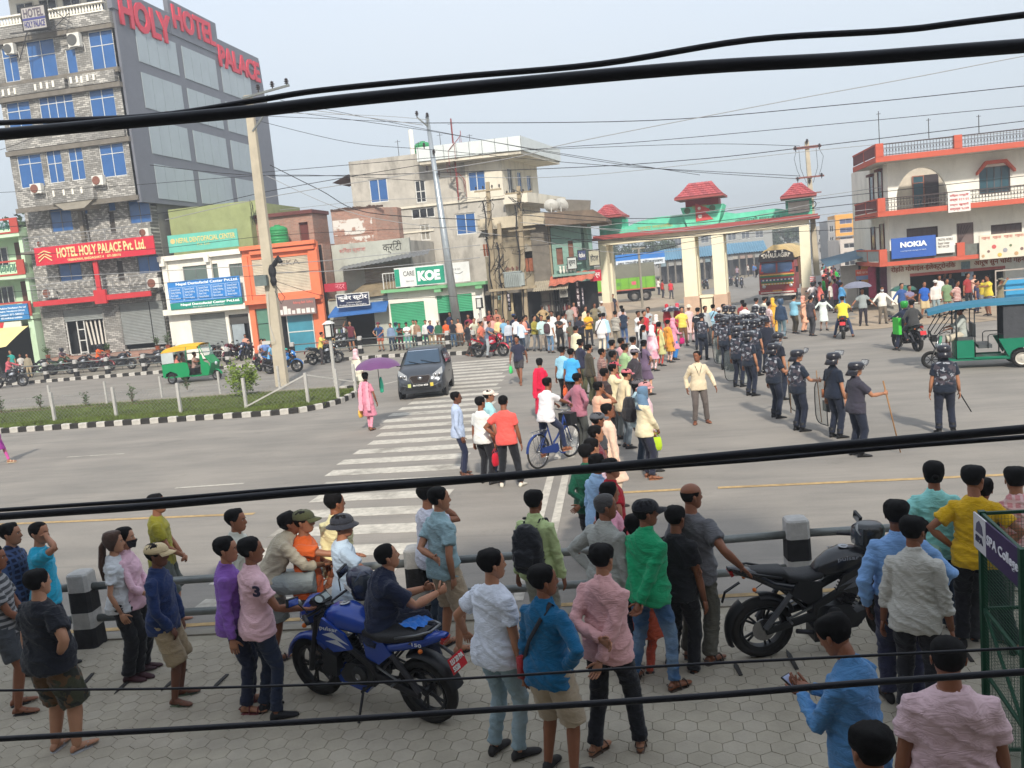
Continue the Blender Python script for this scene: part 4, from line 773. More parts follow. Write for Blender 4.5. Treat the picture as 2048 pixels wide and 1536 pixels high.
b.pz([(L+.15,zz),(cxa+.3,zz),(cxa+.1,gloc(1350,430)[1]),(gloc(1300,440)[0],gloc(1300,436)[1]),(gloc(1270,445)[0],gloc(1270,446)[1]),(L+1.2,zl),(L+.15,zl)],.1,GD-.1,'y')
b.mk('green_fascia',GG,gate)
b=MB();zq=gloc(1520,420)[1];b.pz([(cxb-.3,zz),(Rr-.1,zz),(Rr-.1,gloc(1580,436)[1]+.3),(gloc(1550,422)[0],zq),(gloc(1470,423)[0],zq-.05),(cxb+.1,zq+.1)],.1,GD-.1,'y');b.mk('green_fascia',GG,gate)
zc=gloc(1400,412)[1]
b=MB();b.pz([(cxa+.35,zz),(cxb-.35,zz),(cxb,zc),(cxa,zc)],-.1,GD+.1,'y');b.mk('centre_panel',M((112,212,176),.7,0,.12,1.5,name='centre green',dirt=.3),gate)
b=MB();b.bx(cxa+.3,cxb-.3,.1,GD-.1,zc,zc+.4);b.mk('roof_neck',M((170,58,66),.7),gate)
tiled_roof(gate,(cxa+cxb)/2,zc+.55,cxb-cxa+.25,GD+.7,.85,.5)
for xx,nm in(((L+.9),'l'),(Rr-.55,'r')):
 b=MB();b.bx(xx-.75,xx+.75,.05,GD-.05,zr,zr+1.0);b.mk('side_turret',GG,gate);tiled_roof(gate,xx,zr+1.15,1.95,GD+.3,.72,.25)
b=MB();xx=Rr-.55;b.bx(xx-.6,xx+.6,.02,.046,zr+.15,zr+.85);b.mk('whitewash_panel',M((206,206,196),.8),gate)
fx,fz=gloc(1396,443);s_=1.15
b=MB();b.pz([(fx-.1,fz),(fx+.95,fz+.05),(fx+.5,fz+.5),(fx+.9,fz+.62),(fx-.1,fz+1.12)],-.14,-.103,'y');b.mk('pennant',M((206,86,84),.7),gate)
b=MB();b.lt([(.13,0),(.13,.02),(.001,.022)],10,0,MT((fx+.16,-.145,fz+.3))@RX);b.mk('pennant_sun',M((236,226,214),.7),gate);b=MB();b.lt([(.1,0),(.1,.02),(.001,.022)],10,0,MT((fx+.14,-.145,fz+.78))@RX);b.mk('pennant_moon',M((236,226,214),.7),gate)
for px,py in((1375,422),(1425,416)):
 a_,c_=gloc(px,py);b=MB();b.lt([(.19,0),(.19,.04),(.12,.04),(.12,.02),(.001,.02)],16,0,MT((a_,-.104,c_))@RX);b.mk('emblem',M((96,120,90),.7),gate)
for s1,pa,pb in(('स्वागतम्',(1385,422),(1415,414)),('बर्दघाट नगरपालिका',(1275,462),(1345,450)),('नवलपरासी स्वागत छ',(1470,447),(1560,436))):
 x0,z0=gloc(pa[0],pa[1]);x1,z1=gloc(pb[0],pb[1]);z0,z1=min(z0,z1),max(z0,z1);z1=max(z1,z0+.3);o=text(s1,x0,x1,z0,z1,-.115 if pa[0]==1385 else.085,M((196,178,96)if pa[0]<1400 else(60,96,84),.7),gate,dev=True)
b=MB();xm=(pil[1][1]+pil[2][0])/2;b.bx(xm-.35,xm+.35,.3,1.0,0,1.0);b.bx(xm-.5,xm+.5,.2,1.1,1.0,1.15);b.mk('plinth',GC,gate);b=MB();b.bx(pil[1][1]+.07,pil[2][0]-.07,1.2,1.3,.0,1.);b.mk('low_wall',GP,gate)
def far_tree(px,py,Y,w,h,lbl,seed,col=(70,84,62)):
 x,_=P(px,py,Y);rg=np.random.RandomState(seed);t=em('tree',(x,Y,0),lbl=lbl,cat='tree',group='trees beyond the gate')
 b=MB();b.tbe([(0,0,0),(.1,0,h*.3),(.0,.1,h*.6)],[.35,.25,.12],7);
 for k in rn(5):a=k*1.3;b.tbe([(0,0,h*.35),(w*.25*cos(a),w*.25*sin(a),h*.62)],[.14,.05],5)
 b.mk('trunk',M((84,72,58),.9),t)
 V=[];F=[]
 cl=[(rg.uniform(-.42,.42)*w,rg.uniform(-.35,.35)*w,h*rg.uniform(.42,.9),rg.uniform(.12,.24)*w)for _ in rn(16)]
 for _ in rn(3600):
  c=cl[rg.randint(16)];d=rg.normal(0,1,3);d/=np.linalg.norm(d);r=c[3]*rg.uniform(.55,1.05);p=np.array(c[:3])+d*r*np.array([1,1,.8]);u=rg.normal(0,1,3);u/=np.linalg.norm(u);v=np.cross(u,d+rg.normal(0,.4,3));v/=max(np.linalg.norm(v),1e-3);s=w*.028;b0=len(V);V+=[tu(p-u*s),tu(p+v*s*.6),tu(p+u*s),tu(p-v*s*.6)];F.append((b0,b0+1,b0+2,b0+3))
 m_=MB();m_.v=V;m_.f=F;m_.m=[0]*len(F);me=bpy.data.meshes.new('crown');me.from_pydata(V,[],F);me.materials.append(M(col,.8,0,.35,.6,0,30,.2,'foliage'));link('crown',me,t)
 return t
far_tree(1258,520,150,9,7.0,'leftmost bushy tree seen through the left opening of the gate',1);far_tree(1296,515,160,7,5.6,'middle low tree seen through the left opening of the gate',2);far_tree(1326,515,150,8,7.0,'right tree seen through the left opening of the gate',3)
far_tree(1578,500,170,8.5,10.5,'tall tree seen through the right opening of the gate',4);far_tree(1550,500,185,7,7.5,'smaller tree beside the tall one in the right gate opening',5)
far_tree(-2,400,62,7.5,12.5,'dark tree showing between the green house and the hotel at the left edge',6,(58,74,48))
x0,z=P(1337,500,150);x1,_=P(1545,480,150);b=MB();hs=[]
fb=em('grey_block',((x0+x1)/2,150,0),lbl='long pale grey block far behind the blue-roofed sheds',cat='building')
for i in rn(7):
 for j in rn(2):xa=x0+1+i*(x1-x0-1.5)/7;hs.append((xa,xa+1.3,3.+j*2.2,4.2+j*2.2))
b=wb(x0,x1,0,8.2,150,.3,hs);b.bx(x0+.1,x1-.1,151,158,0,8.1);pp(b,fb,'wall',M((150,152,150),.9,0,.1,.3,name='far grey wall'))
for q in hs:PP(wn(fb,q,150,gm=glass((90,96,104),.3),nx=2,tr=0),fb)
BL=M((96,140,164),.6,.1,.12,.4,name='blue tin')
segs=[((1318,527),(1392,519),118),((1392,519),(1462,511),122),((1462,511),(1530,503),126)]
for k,((a_,b1),(c_,d1),Yk)in enm(segs):
 x0,z0=P(a_,b1,Yk);x1,z1=P(c_,d1,Yk+4);sd=em('shed',((x0+x1)/2,Yk,0),lbl=['blue-roofed shop shed nearest the green truck','blue-roofed shop shed seen between the middle pillars','blue-roofed shop shed right of the middle pillars'][k],cat='shed',group='blue-roofed sheds along the road beyond the gate')
 b=MB();n_=30;pts=[]
 for i in rn(n_+1):
  x=x0+(x1-x0)*i/n_;d=.06 if i%2 else-.05;pts+=[(x,Yk,3.15+d),(x,Yk+5,4.6+d)]
 b.add(pts,[(2*i,2*i+2,2*i+3,2*i+1)for i in rn(n_)]);pp(b,sd,'roof',BL)
 for i in rn(5):
  xa=x0+(x1-x0)*i/5;b=MB();b.bx(xa,xa+.2,Yk+.4,Yk+.6,0,3.1);pp(b,sd,'post',CONC_D)
  b=MB();b.bx(xa+.25,xa+(x1-x0)/5-.05,Yk+.5,Yk+.6,2.35,2.95);pp(b,sd,'shop_board',M(rnd.choice([(150,150,146),(172,168,160),(120,140,150),(160,140,130)]),.8))
 b=MB();b.bx(x0,x1,Yk+2,Yk+2.2,0,3.6);pp(b,sd,'shop_wall',M((72,70,72),.9,0,.4,.8))
t=sign('blue and white banner on the shed behind the green truck',*[P(1232,533,95)[0],P(1330,520,95)[0]],3.0,4.3,95,(46,118,196));w_=P(1330,520,95)[0]-P(1232,533,95)[0];b=MB();b.bx(-w_/2,w_/2,-.02,-.002,0,.65);b.mk('white_band',M((206,214,222),.7),t);sxt(t,'न्यु सन्तोषी भोजनालय',.04,.96,.06,.42,(40,60,120),w_,1.3,dev=True,bold=.02)
b=MB();x=P(1283,560,70)[0];b.tbe([(0,0,0),(0,0,4.6)],.09,8);b.bx(-.5,.5,-.05,.05,4.5,4.6);b.mk('signpost',CONC,loc=(x,68,0),lbl='thin concrete post standing in front of the green truck',cat='post')
def block(x0,x1,Y,h,col,lbl,nx=3,nz=3,dp=8,gm=None):
 o=em('town_house',((x0+x1)/2,Y,0),lbl=lbl,cat='building');hs=[]
 for i in rn(nx):
  for j in rn(nz):xa=x0+(i+.2)*(x1-x0)/nx;hs.append((xa,xa+(x1-x0)/nx*.6,h*(.2+.78*j/nz),h*(.2+.78*j/nz)+h/nz*.45))
 b=wb(x0,x1,0,h,Y,.3,hs);b.bx(x0+.05,x1-.05,Y+1,Y+dp,0,h-.05);pp(b,o,'wall',M(col,.9,0,.12,.4,name='far wall'))
 for q in hs:PP(wn(o,q,Y,gm=gm or DGLASS,nx=2,tr=0),o)
 b=MB();b.bx(x0-.2,x1+.2,Y-.5,Y-.004,h*.5,h*.5+.2);pp(b,o,'balcony',M((150,146,140),.9))
 return o
xa,za=P(1670,430,170);xb,_=P(1712,428,170);block(xa,xb,170,za,(222,160,56),'tall orange-yellow building with white window bands down the right street',1,4,gm=M((70,76,110),.3))
block(P(1655,440,150)[0],P(1669,440,150)[0],150,P(1658,440,150)[1],(146,144,142),'narrow grey building left of the orange-yellow one',1,3)
block(P(1634,455,190)[0],P(1656,455,190)[0],190,P(1640,452,190)[1],(170,166,160),'pale building at the far end of the right street',2,3)
block(P(1680,480,105)[0],P(1716,480,105)[0],105,P(1690,478,105)[1],(196,186,176),'pale stacked building with signs behind the corner shop',1,3)
block(P(1620,470,200)[0],P(1634,470,200)[0],200,P(1628,466,200)[1],(140,138,134),'low grey building just right of the gate',1,2)
block(P(1545,480,210)[0],P(1600,480,210)[0],210,7.,(150,152,154),'far grey building behind the decorated truck',3,2)
b=MB();x,z=P(1658,405,120);
NY=47.;NB=NY-1.45
nx0=P(1779,475,NY)[0];nbx=P(1758,440,NB)[0];nby=PX(1712,440,nbx)[0];nxe=nx0+12
nk=em('corner_building',((nx0+nxe)/2,NY,0),lbl='white corner building with orange-red balconies and a big arched recess',cat='building')
c6=(4.8,1640,240);NRED=M((190,92,72),.75,0,.08,1.5,.05,10,.2,'orange red paint',dirt=.12)
zf=[P(1800,y,NB)[1]for y in(0,)]
def NP(px,py,Y=None):return P(px,py,Y or NY)
arch=Wp(c6,725,480,1225,720,NY);zfl=arch[2]-.7
lowh=[Wp(c6,830,1045,1135,1140,NY),Wp(c6,1310,995,1480,1300,NY),Wp(c6,1640,1010,1940,1090,NY)]
uph=[(arch[0],arch[1],arch[2]-.55,arch[3]),Wp(c6,1525,460,1830,690,NY)]
zroof=P(1640+700/4.8,240+360/4.8,NY)[1]
zg=P(1640+800/4.8,240+1400/4.8,NY)[1]
gh_=[(nx0+.9,nx0+5.3,.35,P(1640+900/4.8,240+1500/4.8,NY)[1]),(nx0+6.6,nxe-1.,.35,P(1640+1700/4.8,240+1460/4.8,NY)[1]+.1)]
b=wb(nx0,nxe,.3,zroof,NY,.25,lowh+uph+gh_)
ac_=(arch[0]+arch[1])/2;ra=(arch[1]-arch[0])/2;zc_=arch[2];rz2=arch[3]-zc_
for sgn in(-1,1):
 poly=[(ac_+sgn*ra,arch[3])]+[(ac_+sgn*ra*cos(a_),zc_+rz2*sin(a_))for a_ in[PI/2*k/10 for k in rn(11)]][::1]
 poly=[(ac_+sgn*ra,arch[3]-.001)]+[(ac_+sgn*ra*cos(PI/2*k/10),zc_+rz2*sin(PI/2*k/10)-.001)for k in rn(11)]
 b.pz(poly,NY+.001,NY+.249,'y')
pp(b,nk,'wall',WHITEW)
b=MB();b.bx(nx0+.3,nxe,NY+2.0,NY+8.4,0,zroof-.05);pp(b,nk,'core',M((196,186,170),.9,name='inner wall'))
b=MB();b.bx(nx0+.3,nxe-.3,NY+1.2,NY+1.3,.3,zg-.3);b.bx(lowh[0][0]-.3,lowh[2][1]+.3,NY+.6,NY+.7,lowh[0][2]-.6,lowh[0][3]+.2);pp(b,nk,'interior',DARK)
q=Wp(c6,885,540,1145,830,NY+1.9);PP(wn(nk,(q[0],q[0]+(q[1]-q[0])*.45,q[2],q[3]),NY+1.9,gm=TEALG,fm=M((150,96,78),.6),nx=1,tr=.78,rec=0),nk);b=MB();b.bx(q[0]+(q[1]-q[0])*.45+.02,q[1],NY+1.9,NY+1.96,q[2],q[3]);pp(b,nk,'door',M((60,52,56),.6))
PP(wn(nk,uph[1],NY,gm=TEALG,fm=M((92,84,84),.6),nx=4,tr=.12),nk)
w4=uph[1];b=MB();b.pz([(w4[0]-.15,w4[3]-.35),(w4[0]+.3,w4[3]+.12),(w4[1]-.3,w4[3]+.12),(w4[1]+.15,w4[3]-.35),(w4[1]+.15,w4[3]-.22),(w4[1]-.25,w4[3]+.28),(w4[0]+.25,w4[3]+.28),(w4[0]-.15,w4[3]-.22)],NY-.3,NY-.004,'y');pp(b,nk,'window_hood',NRED)
for q in(lowh[0],lowh[2]):PP(wn(nk,q,NY,gm=M((96,84,82),.7),fm=M((92,74,70),.6),nx=6,tr=0),nk)
q=lowh[1];b=MB();b.bx(q[0],q[1],NY+.05,NY+.1,q[2],q[3]);pp(b,nk,'door',M((116,100,96),.7))
b=MB();
for k in rn(5):b.bar((q[0]+.1,NY+.03,q[3]-1.0),(q[0]+.1+k*(q[1]-q[0]-.2)/4,NY+.03,q[3]-.1),.02)
b.bx(q[0],q[1],NY+.02,NY+.045,q[3]-1.15,q[3]-1.05);pp(b,nk,'door_grille',M((70,54,54),.6))
def balc(zs,zt_,zrail,first=False,railx=None):
 b=MB();b.pz([(nbx,NB),(nxe,NB),(nxe,NY-.003),(nx0-.003,NY-.003),(nx0-.003,nby),(nbx,nby)],zs+.02,zs+.2,'z');pp(b,nk,'slab',M((190,186,178),.85,name='slab underside'))
 b=MB();b.bx(nbx-.06,nxe,NB-.06,NB,zs,zt_);b.bx(nbx-.06,nbx,NB,nby,zs,zt_);pp(b,nk,'slab_edge',NRED)
 return b
def ironwork(x0,x1,z0,z1,Y,par=nk):
 b=MB();b.bar((x0,Y,z1),(x1,Y,z1),.05);b.bar((x0,Y,z0+.05),(x1,Y,z0+.05),.03);b.bar((x0,Y,(z0+z1)/2+.1),(x1,Y,(z0+z1)/2+.1),.02)
 n=int((x1-x0)/.14)
 for i in rn(n+1):
  x=x0+(x1-x0)*i/n;b.bar((x,Y,z0),(x,Y,z1),.016)
  if i<n:b.tbe([(x+.07+.055*cos(a_),Y,(z0+z1)/2-.02+.1*sin(a_))for a_ in[k*PI/3 for k in rn(7)]],.009,3,cap=False)
 return pp(b,par,'railing',M((66,54,52),.6,name='dark iron'))
zA=[P(1640+590/4.8,240+v/4.8,NB)[1]for v in(400,350,235)]
zB=[P(1640+640/4.8,240+v/4.8,NB)[1]for v in(925,875,755)]
zC=[P(1640+640/4.8,240+v/4.8,NB)[1]for v in(1405,1365,1250)]
zA[0]-=.02
for z3 in(zA,zB,zC):
 balc(z3[0],z3[1],z3[2])
 xp=[nbx+.15,P(1640+1330/4.8,300,NB)[0]]+([nbx+.15+(P(1640+1330/4.8,300,NB)[0]-nbx)*2]if z3 is not zB else[])
 if z3 is zB:xp=[nbx+.15]
 for x in xp:b=MB();b.bx(x-.2,x+.15,NB-.08,NB+.14,z3[1]-.01,z3[2]+.05);pp(b,nk,'post',NRED)
 if z3 is not zC:ironwork(nbx+.32,nxe,z3[1],z3[2],NB+.03)
 else:
  b=MB();b.bx(nbx+.32,nxe,NB+.02,NB+.06,z3[1],z3[2]-.05);pp(b,nk,'mesh_rail',M((110,112,106),.7,.2,.15,6,name='grey mesh'))
 b=MB();Lz=nby-NB
 for k in rn(2):b.bx(nbx-.04,nbx-.01,NB+.15+k*Lz/2,NB+(k+1)*Lz/2-.05,z3[1]+.05,z3[2]-.03)
 pp(b,nk,'side_panel',M((110,52,52)if z3 is not zC else(150,158,156),.75));b=MB();b.bx(nbx-.06,nbx,NB,nby,z3[2]-.03,z3[2]+.05);b.bx(nbx-.05,nbx+.01,NB+Lz/2-.06,NB+Lz/2+.06,z3[1],z3[2]-.03);pp(b,nk,'side_rail',NRED)
b=MB();SM_=M((168,168,166),.85,0,.1,1.2,name='shaded grey paint',dirt=.3);b.bx(nx0,nx0+.25,NY+.251,NY+8.5,.3,zroof);pp(b,nk,'side_wall',WHITEW)
for yy,z0,z1,hood in((NY+1.0,zB[1]+.2,zB[1]+2.1,1),(NY+2.9,zB[1]+.2,zB[1]+2.0,1),(NY+1.0,zC[1]+.3,zC[1]+1.9,0),(NY+3.,zC[1]+.3,zC[1]+1.8,0)):
 b=MB();b.bx(nx0-.03,nx0-.004,yy,yy+.8,z0,z1);w=pp(b,nk,'window',TEALG if hood else DGLASS)
 b=MB();
 if hood:b.bx(nx0-.2,nx0-.005,yy-.1,yy+.9,z1,z1+.12)
 b.bx(nx0-.06,nx0-.031,yy-.06,yy,z0,z1-.01);b.bx(nx0-.06,nx0-.031,yy+.8,yy+.86,z0,z1-.01);b.mk('frame',M((110,60,56),.7),w).location=(0,0,0)
for k,(px,h)in enm(((1758,1.6),(1857,1.0),(1957,.9))):
 x=P(px,290,NB+.4)[0];b=MB();b.bar((0,0,0),(0,0,h),.03);b.bar((-.1,0,h*.92),(.1,0,h*.92),.02);b.mk('aerial',IRON,loc=(x,NB+.3,zA[2]),lbl=['tall rod at the left corner of the white building roof','short rod in the middle of the white building roof railing','rod near the right end of the white building roof railing'][k],cat='aerial')
b=MB();b.bar((nx0+9.,NY+2,zA[1]+.1),(nx0+14,NY+2,zA[1]+1.6),.12,1.2);pp(b,nk,'stair_roof',M((176,100,96),.7))
q=Wp(c6,680,1140,1112,1305,NB-.1);t=sign('large blue phone brand board on the corner building balcony',q[0],q[1],q[2]+.03,q[3],NB-.16,(52,92,168));text('NOKIA',-(q[1]-q[0])*.3,(q[1]-q[0])*.3,(q[3]-q[2])*.5,(q[3]-q[2])*.76,-.02,M((236,240,244),.6),t,bold=.05);sxt(t,'Connecting People in Bardaghat 071-580220',.2,.78,.3,.36,(200,215,236),q[1]-q[0],q[3]-q[2]);W1=q
q=Wp(c6,1114,1125,1290,1270,NB-.1);t=sign('white panel of small print right of the blue phone board',W1[1]+.02,q[1],W1[2]+.1,q[3],NB-.16,(216,216,208));sxt(t,'DIGITAL MOBILE\nRepair Center\n9847 044 220',.1,.9,.3,.8,(150,140,134),q[1]-W1[1],q[3]-W1[2])
q=Wp(c6,1525,1110,1958,1305,NB-.1);x1=q[1]+1.2;t=sign('white jewellery banner with small pictures on the right balcony',q[0],x1,q[2],q[3],NB-.16,(214,206,186));w_=x1-q[0];h_=q[3]-q[2]
for k in rn(6):sxt(t,'गहना',.03+.155*k,.15+.155*k,.8,.92,(206,120,104),w_,h_,dev=True)
PIC=[M(c_,.7,name='print')for c_ in((184,150,110),(120,96,92),(196,90,90),(206,176,90),(150,150,156),(104,120,90))]
for k in rn(13):
 b=MB();x=-w_/2+.1+k*w_/13;z=.08+.2*(k%3);s_=ru(.06,.11);b.lt([(s_,0),(s_,.008),(.001,.01)],8,0,MT((x+.05,-.004,z+.08))@RX);b.mk('picture',PIC[k%6],t)
q=Wp(c6,1225,700,1445,870,NB-.1);t=sign('white notice with red lines hung on the middle balcony railing',q[0],q[1],q[2],q[3],NB-.13,(220,214,208),th=.02)
for k in rn(4):sxt(t,['विद्या मन्दिर','कक्षा ११ र १२','भर्ना खुल्यो','सम्पर्क ९८४७'][k],.08,.92,.76-.23*k,.9-.23*k,(206,70,80),q[1]-q[0],q[3]-q[2],dev=True)
bd=M((158,84,56),.8,name='brown letters')
x0,z0=P(1640+680/4.8,240+1465/4.8,NY-.03);x1,_=P(1640+1300/4.8,240+1400/4.8,NY-.03)
for s1,x0,x1 in(('रोहित मोबाईल-ईलेक्ट्रोनिक',P(1782,545,NY)[0],P(1911,530,NY)[0]),('आरूष सुन चाँदी गहना पसल',P(1948,530,NY)[0],P(2085,520,NY)[0])):
 z0=P(1800,546,NY)[1];o=text(s1,x0,x1,z0-.02,z0+.36,NY-.02,bd,None,dev=True,bold=.012);tag(o,'brown painted script '+('over the phone shop door'if x0<13 else 'over the jewellery shop window'),'lettering')
b=MB();b.bx(P(1922,530,NY)[0],P(1940,530,NY)[0],NY-.02,NY-.004,zg-.75,zg-.05);pp(b,nk,'painted_emblem',M((120,146,158),.7,0,.3,8))
e=gh_[0];b=MB();b.bx(e[0],e[1],NY-.05,NY-.004,e[3],e[3]+.14);pp(b,nk,'shutter_box',M((176,92,84),.7));b=MB();b.bx(e[0]+(e[1]-e[0])*.62,e[0]+(e[1]-e[0])*.62+.25,NY+.05,NY+.2,e[2],e[3]);pp(b,nk,'column',M((160,176,196),.6))
e=gh_[1];PP(wn(nk,e,NY,gm=TEALG,nx=4,tr=0,fm=FRAMEW),nk);
b=MB();b.bx(nx0+5.6,nxe,NY-.06,NY-.005,.35,1.2);
b=MB();b.bx(nx0-.6,nxe,NY-2.2,NY-.01,0.02,.2);b.bx(nx0-.2,nxe,NY-1.2,NY-.01,.2,.33);pp(b,nk,'step',CONC)
x0,_=P(2010,590,NY-1.6);b=MB();b.bx(x0,x0+2.5,NY-1.7,NY-1.3,.3,1.25);b.mk('shop_counter',M((52,150,200),.6),lbl='bright blue shop counter at the right edge behind the three-wheeler',cat='counter')
b=MB();xr0=P(1990,580,NY-2.)[0]
for z in(.5,1.0,1.45):b.bar((xr0,NY-2.1,z+.25),(xr0+4,NY-2.1,z+.25),.06)
b.bar((xr0,NY-2.1,.2),(xr0,NY-2.1,1.72),.05);b.bar((xr0+2,NY-2.1,.2),(xr0+2,NY-2.1,1.72),.05);b.mk('steel_rail',M((186,176,166),.4,.5),lbl='three-bar steel railing in front of the blue counter at the right edge',cat='railing')
st=em('side_stall',(P(1700,580,50)[0],50,0),lbl='small stall with a blue tin roof tucked beside the corner building',cat='stall')
x0=P(1688,560,50)[0];x1=P(1765,560,50)[0]-.4
b=MB();b.add([(x0-1.0,49.2,2.45),(x1,49.2,2.9),(x1,53,3.2),(x0-.7,53,2.8)],[(0,1,2,3)]);pp(b,st,'roof',M((70,104,124),.6,.2,.15,2,name='blue tin'))
b=MB();b.bx(x0-.1,x0+.8,50.2,50.4,.1,2.4);pp(b,st,'wall',M((170,166,158),.7));b=MB();b.bx(x0+.85,x1,51,51.2,.1,2.5);pp(b,st,'inner',DARK);b=MB();b.bx(x0+.9,x0+1.3,50.,50.1,1.2,2.3);pp(b,st,'yellow_panel',M((214,148,50),.7))
q=W(1711,540,1742,558,49.3);t=sign('small orange and blue board on the tin-roofed stall',*q,49.25,(206,92,66));sxt(t,'रोहित पान पसल',.06,.94,.55,.85,(240,220,200),q[1]-q[0],q[3]-q[2],dev=True);b=MB();b.bx(-(q[1]-q[0])/2,(q[1]-q[0])/2,-.01,-.002,0,(q[3]-q[2])*.4);b.mk('blue_band',M((120,140,176),.7),t)
for k,(px,c_)in enm(((1753,(150,60,84)),(1768,(96,52,72)))):
 x=P(px,600,NY+.5)[0];b=MB();b.bx(-.28,.28,0,.08,.0,1.6);b.mk('hanging_cloth',M(c_,.9,0,.3,6),loc=(x,NY-.05 if x>nx0 else NY+.8,.7),lbl=['dusky pink cloth hanging by the corner shop door','dark red cloth hanging by the corner shop door'][k],cat='cloth')
q=W(1623,553,1648,577,52.5);t=sign('white poster with a red striped edge on the right gate pillar',*q,53.1,(214,214,214),th=.03)
b=MB();w2=(q[1]-q[0]);
for k in rn(7):b.bx(-w2/2,0,-.008,-.002,k*(q[3]-q[2])/7+.01,k*(q[3]-q[2])/7+(q[3]-q[2])/13)
b.mk('red_stripe',M((206,66,60),.7),t,**ST)
cb=em('photo_building',(0,-4,0),lbl='plain concrete building on the near side that shades the pavement',cat='building')
b=MB();b.bx(-24,30,-9,-.75,0,3.0);b.bx(-24,30,-9,-1.2,3.0,5.6);
pp(b,cb,'wall',CONC)
b=MB();
for xa,xb,h in((-24,-7,9.6),(-7,-1.6,9.1),(-1.6,-.2,7.7),(-.2,2.4,10.0),(2.4,4.6,10.8),(4.6,30,9.3)):b.bx(xa,xb,-9,-.7,5.6,h)
pp(b,cb,'upper_wall',CONC)
BW=M((178,176,172),.85,0,.15,9,.3,40,.2,'bollard white',dirt=.4);BB=M((40,39,40),.8,0,.25,9,.3,40,.2,'bollard black');PIPE=M((124,128,126),.45,.5,.15,7,.1,30,.3,'galvanised pipe',dirt=.3)
def bollard_meshes(w,h,bands):
 b=MB();z=0;m=[]
 prev=0
 for f,c in bands:
  ww=w/2*(1-.10*prev);w2=w/2*(1-.10*f);k=.25*w
  def oc(a,zz):return[(a,a-k*.5,zz),(a-k*.5,a,zz),(-a+k*.5,a,zz),(-a,a-k*.5,zz),(-a,-a+k*.5,zz),(-a+k*.5,-a,zz),(a-k*.5,-a,zz),(a,-a+k*.5,zz)]
  b.lf([oc(ww,prev*h),oc(w2,f*h)],c,c0=prev==0,c1=False);prev=f
 a=w/2*.9;b.lf([oc(a,h),oc(a*.9,h+.02),oc(a*.55,h+.035)],bands[-1][1],c0=False);return b
nb=bollard_meshes(.27,.86,((.28,1),(.5,0),(.78,1),(1.,0)));nbm=nb.mesh('bollard_post',[BW,BB],35)
fb_=bollard_meshes(.24,.92,((.3,1),(.5,0),(.8,1),(1.,0)));fbm=fb_.mesh('bollard_post',[BW,BB],35)
def bollard(me,x,y,z,lbl,group,rz=0):return link('bollard',me,None,(x,y,z),rz,lbl=lbl,cat='bollard',group=group)
nbp=[(-10.9,8.05),(-6.79,8.58),(-2.95,9.05),(1.2,9.6),(3.2,9.85),(7.4,10.4)]
labs=['black and white bollard beyond the left edge of the photo','black and white bollard beside the woman in the pink top','black and white bollard behind the man in the pale teal polo','black and white bollard behind the matt black motorcycle','black and white bollard behind the green mesh frame','black and white bollard beyond the right edge']
for(x,y),l in zip(nbp,labs):
 if l.startswith('black and white bollard beyond'):continue
 bollard(nbm,x,y,.06,l,'bollards of the near railing',R(7))
nr=em('pavement_railing',(-2,9.2,0),lbl='two-bar steel pipe railing along the near pavement',cat='railing')
for z in(.38,.76):
 for(x0,y0),(x1,y1)in zip(nbp,nbp[1:]):
  b=MB();d=Ve((x1-x0,y1-y0,0)).normalized()*.12;b.tbe([(x0+d.x,y0+d.y,z),((x0+x1)/2,(y0+y1)/2,z-.012),(x1-d.x,y1-d.y,z)],.045,10);pp(b,nr,'rail_pipe',PIPE,True)
fbp=[(-37.,44.2),(-35.12,44.25),(-33.3,44.4),(-31.4,44.5),(-29.1,44.5),(-26.6,44.5),(-24.,44.5),(-20.08,44.3),(-16.45,44.9),(-12.9,44.2),(-11.2,43.4),(-9.6,42.2)]
fl=['by the left edge in front of the green house','left of the hotel door','in front of the hotel door','in front of the hotel pier','in front of the hotel shutter','behind the auto rickshaw','in front of the clinic shutter','in front of the orange house door','in front of the grocery store','behind the grey car','right of the grey car','last before the crossing']
for k,((x,y),l)in enm(zip(fbp,fl)):bollard(fbm,x,y,.12,'far railing bollard '+l,'bollards of the far railing',R(-3))
fr=em('pavement_railing',(-22,44.4,.1),lbl='two-bar pipe railing along the far pavement in front of the shops',cat='railing')
for z in(.52,.92):
 for i,((x0,y0),(x1,y1))in enm(zip(fbp,fbp[1:])):
  if i==6:continue
  b=MB();d=Ve((x1-x0,y1-y0,0)).normalized()*.11;b.tbe([(x0+d.x,y0+d.y,z),(x1-d.x,y1-d.y,z)],.032,8);pp(b,fr,'rail_pipe',PIPE,True)
FP=M((186,184,178),.6,.2,.12,8,name='fence post white')
fe=em('mesh_fence',(-20,27.6,.1),lbl='low white-posted chain-link fence along the front of the median',cat='fence');fe2=em('mesh_fence',(-20,31,.1),lbl='low white-posted chain-link fence along the back of the median',cat='fence')
fpts=[G(*p,.1)for p in((-10,850),(110,842),(233,832),(362,825),(493,816),(617,806),(677,798),(712,786))]
for x,y in fpts:b=MB();b.bx(x-.045,x+.045,y-.045,y+.045,.1,1.12);pp(b,fe,'post',FP)
for(a_,c_)in((4,5),(5,7)):
 (x0,y0),(x1,y1)=fpts[a_],fpts[c_];b=MB();b.bar((x0,y0,.15)if a_==4 else(x0,y0,1.05),(x1,y1,1.05)if a_==4 else(x1,y1,.5),.05);pp(b,fe,'brace',FP)
for x,y in[G(*p,.1)for p in((-15,822),(103,815),(215,808),(325,798),(441,788),(560,778))]:b=MB();b.bx(x-.035,x+.035,y-.035,y+.035,.1,1.0);pp(b,fe2,'post',FP)
b=MB()
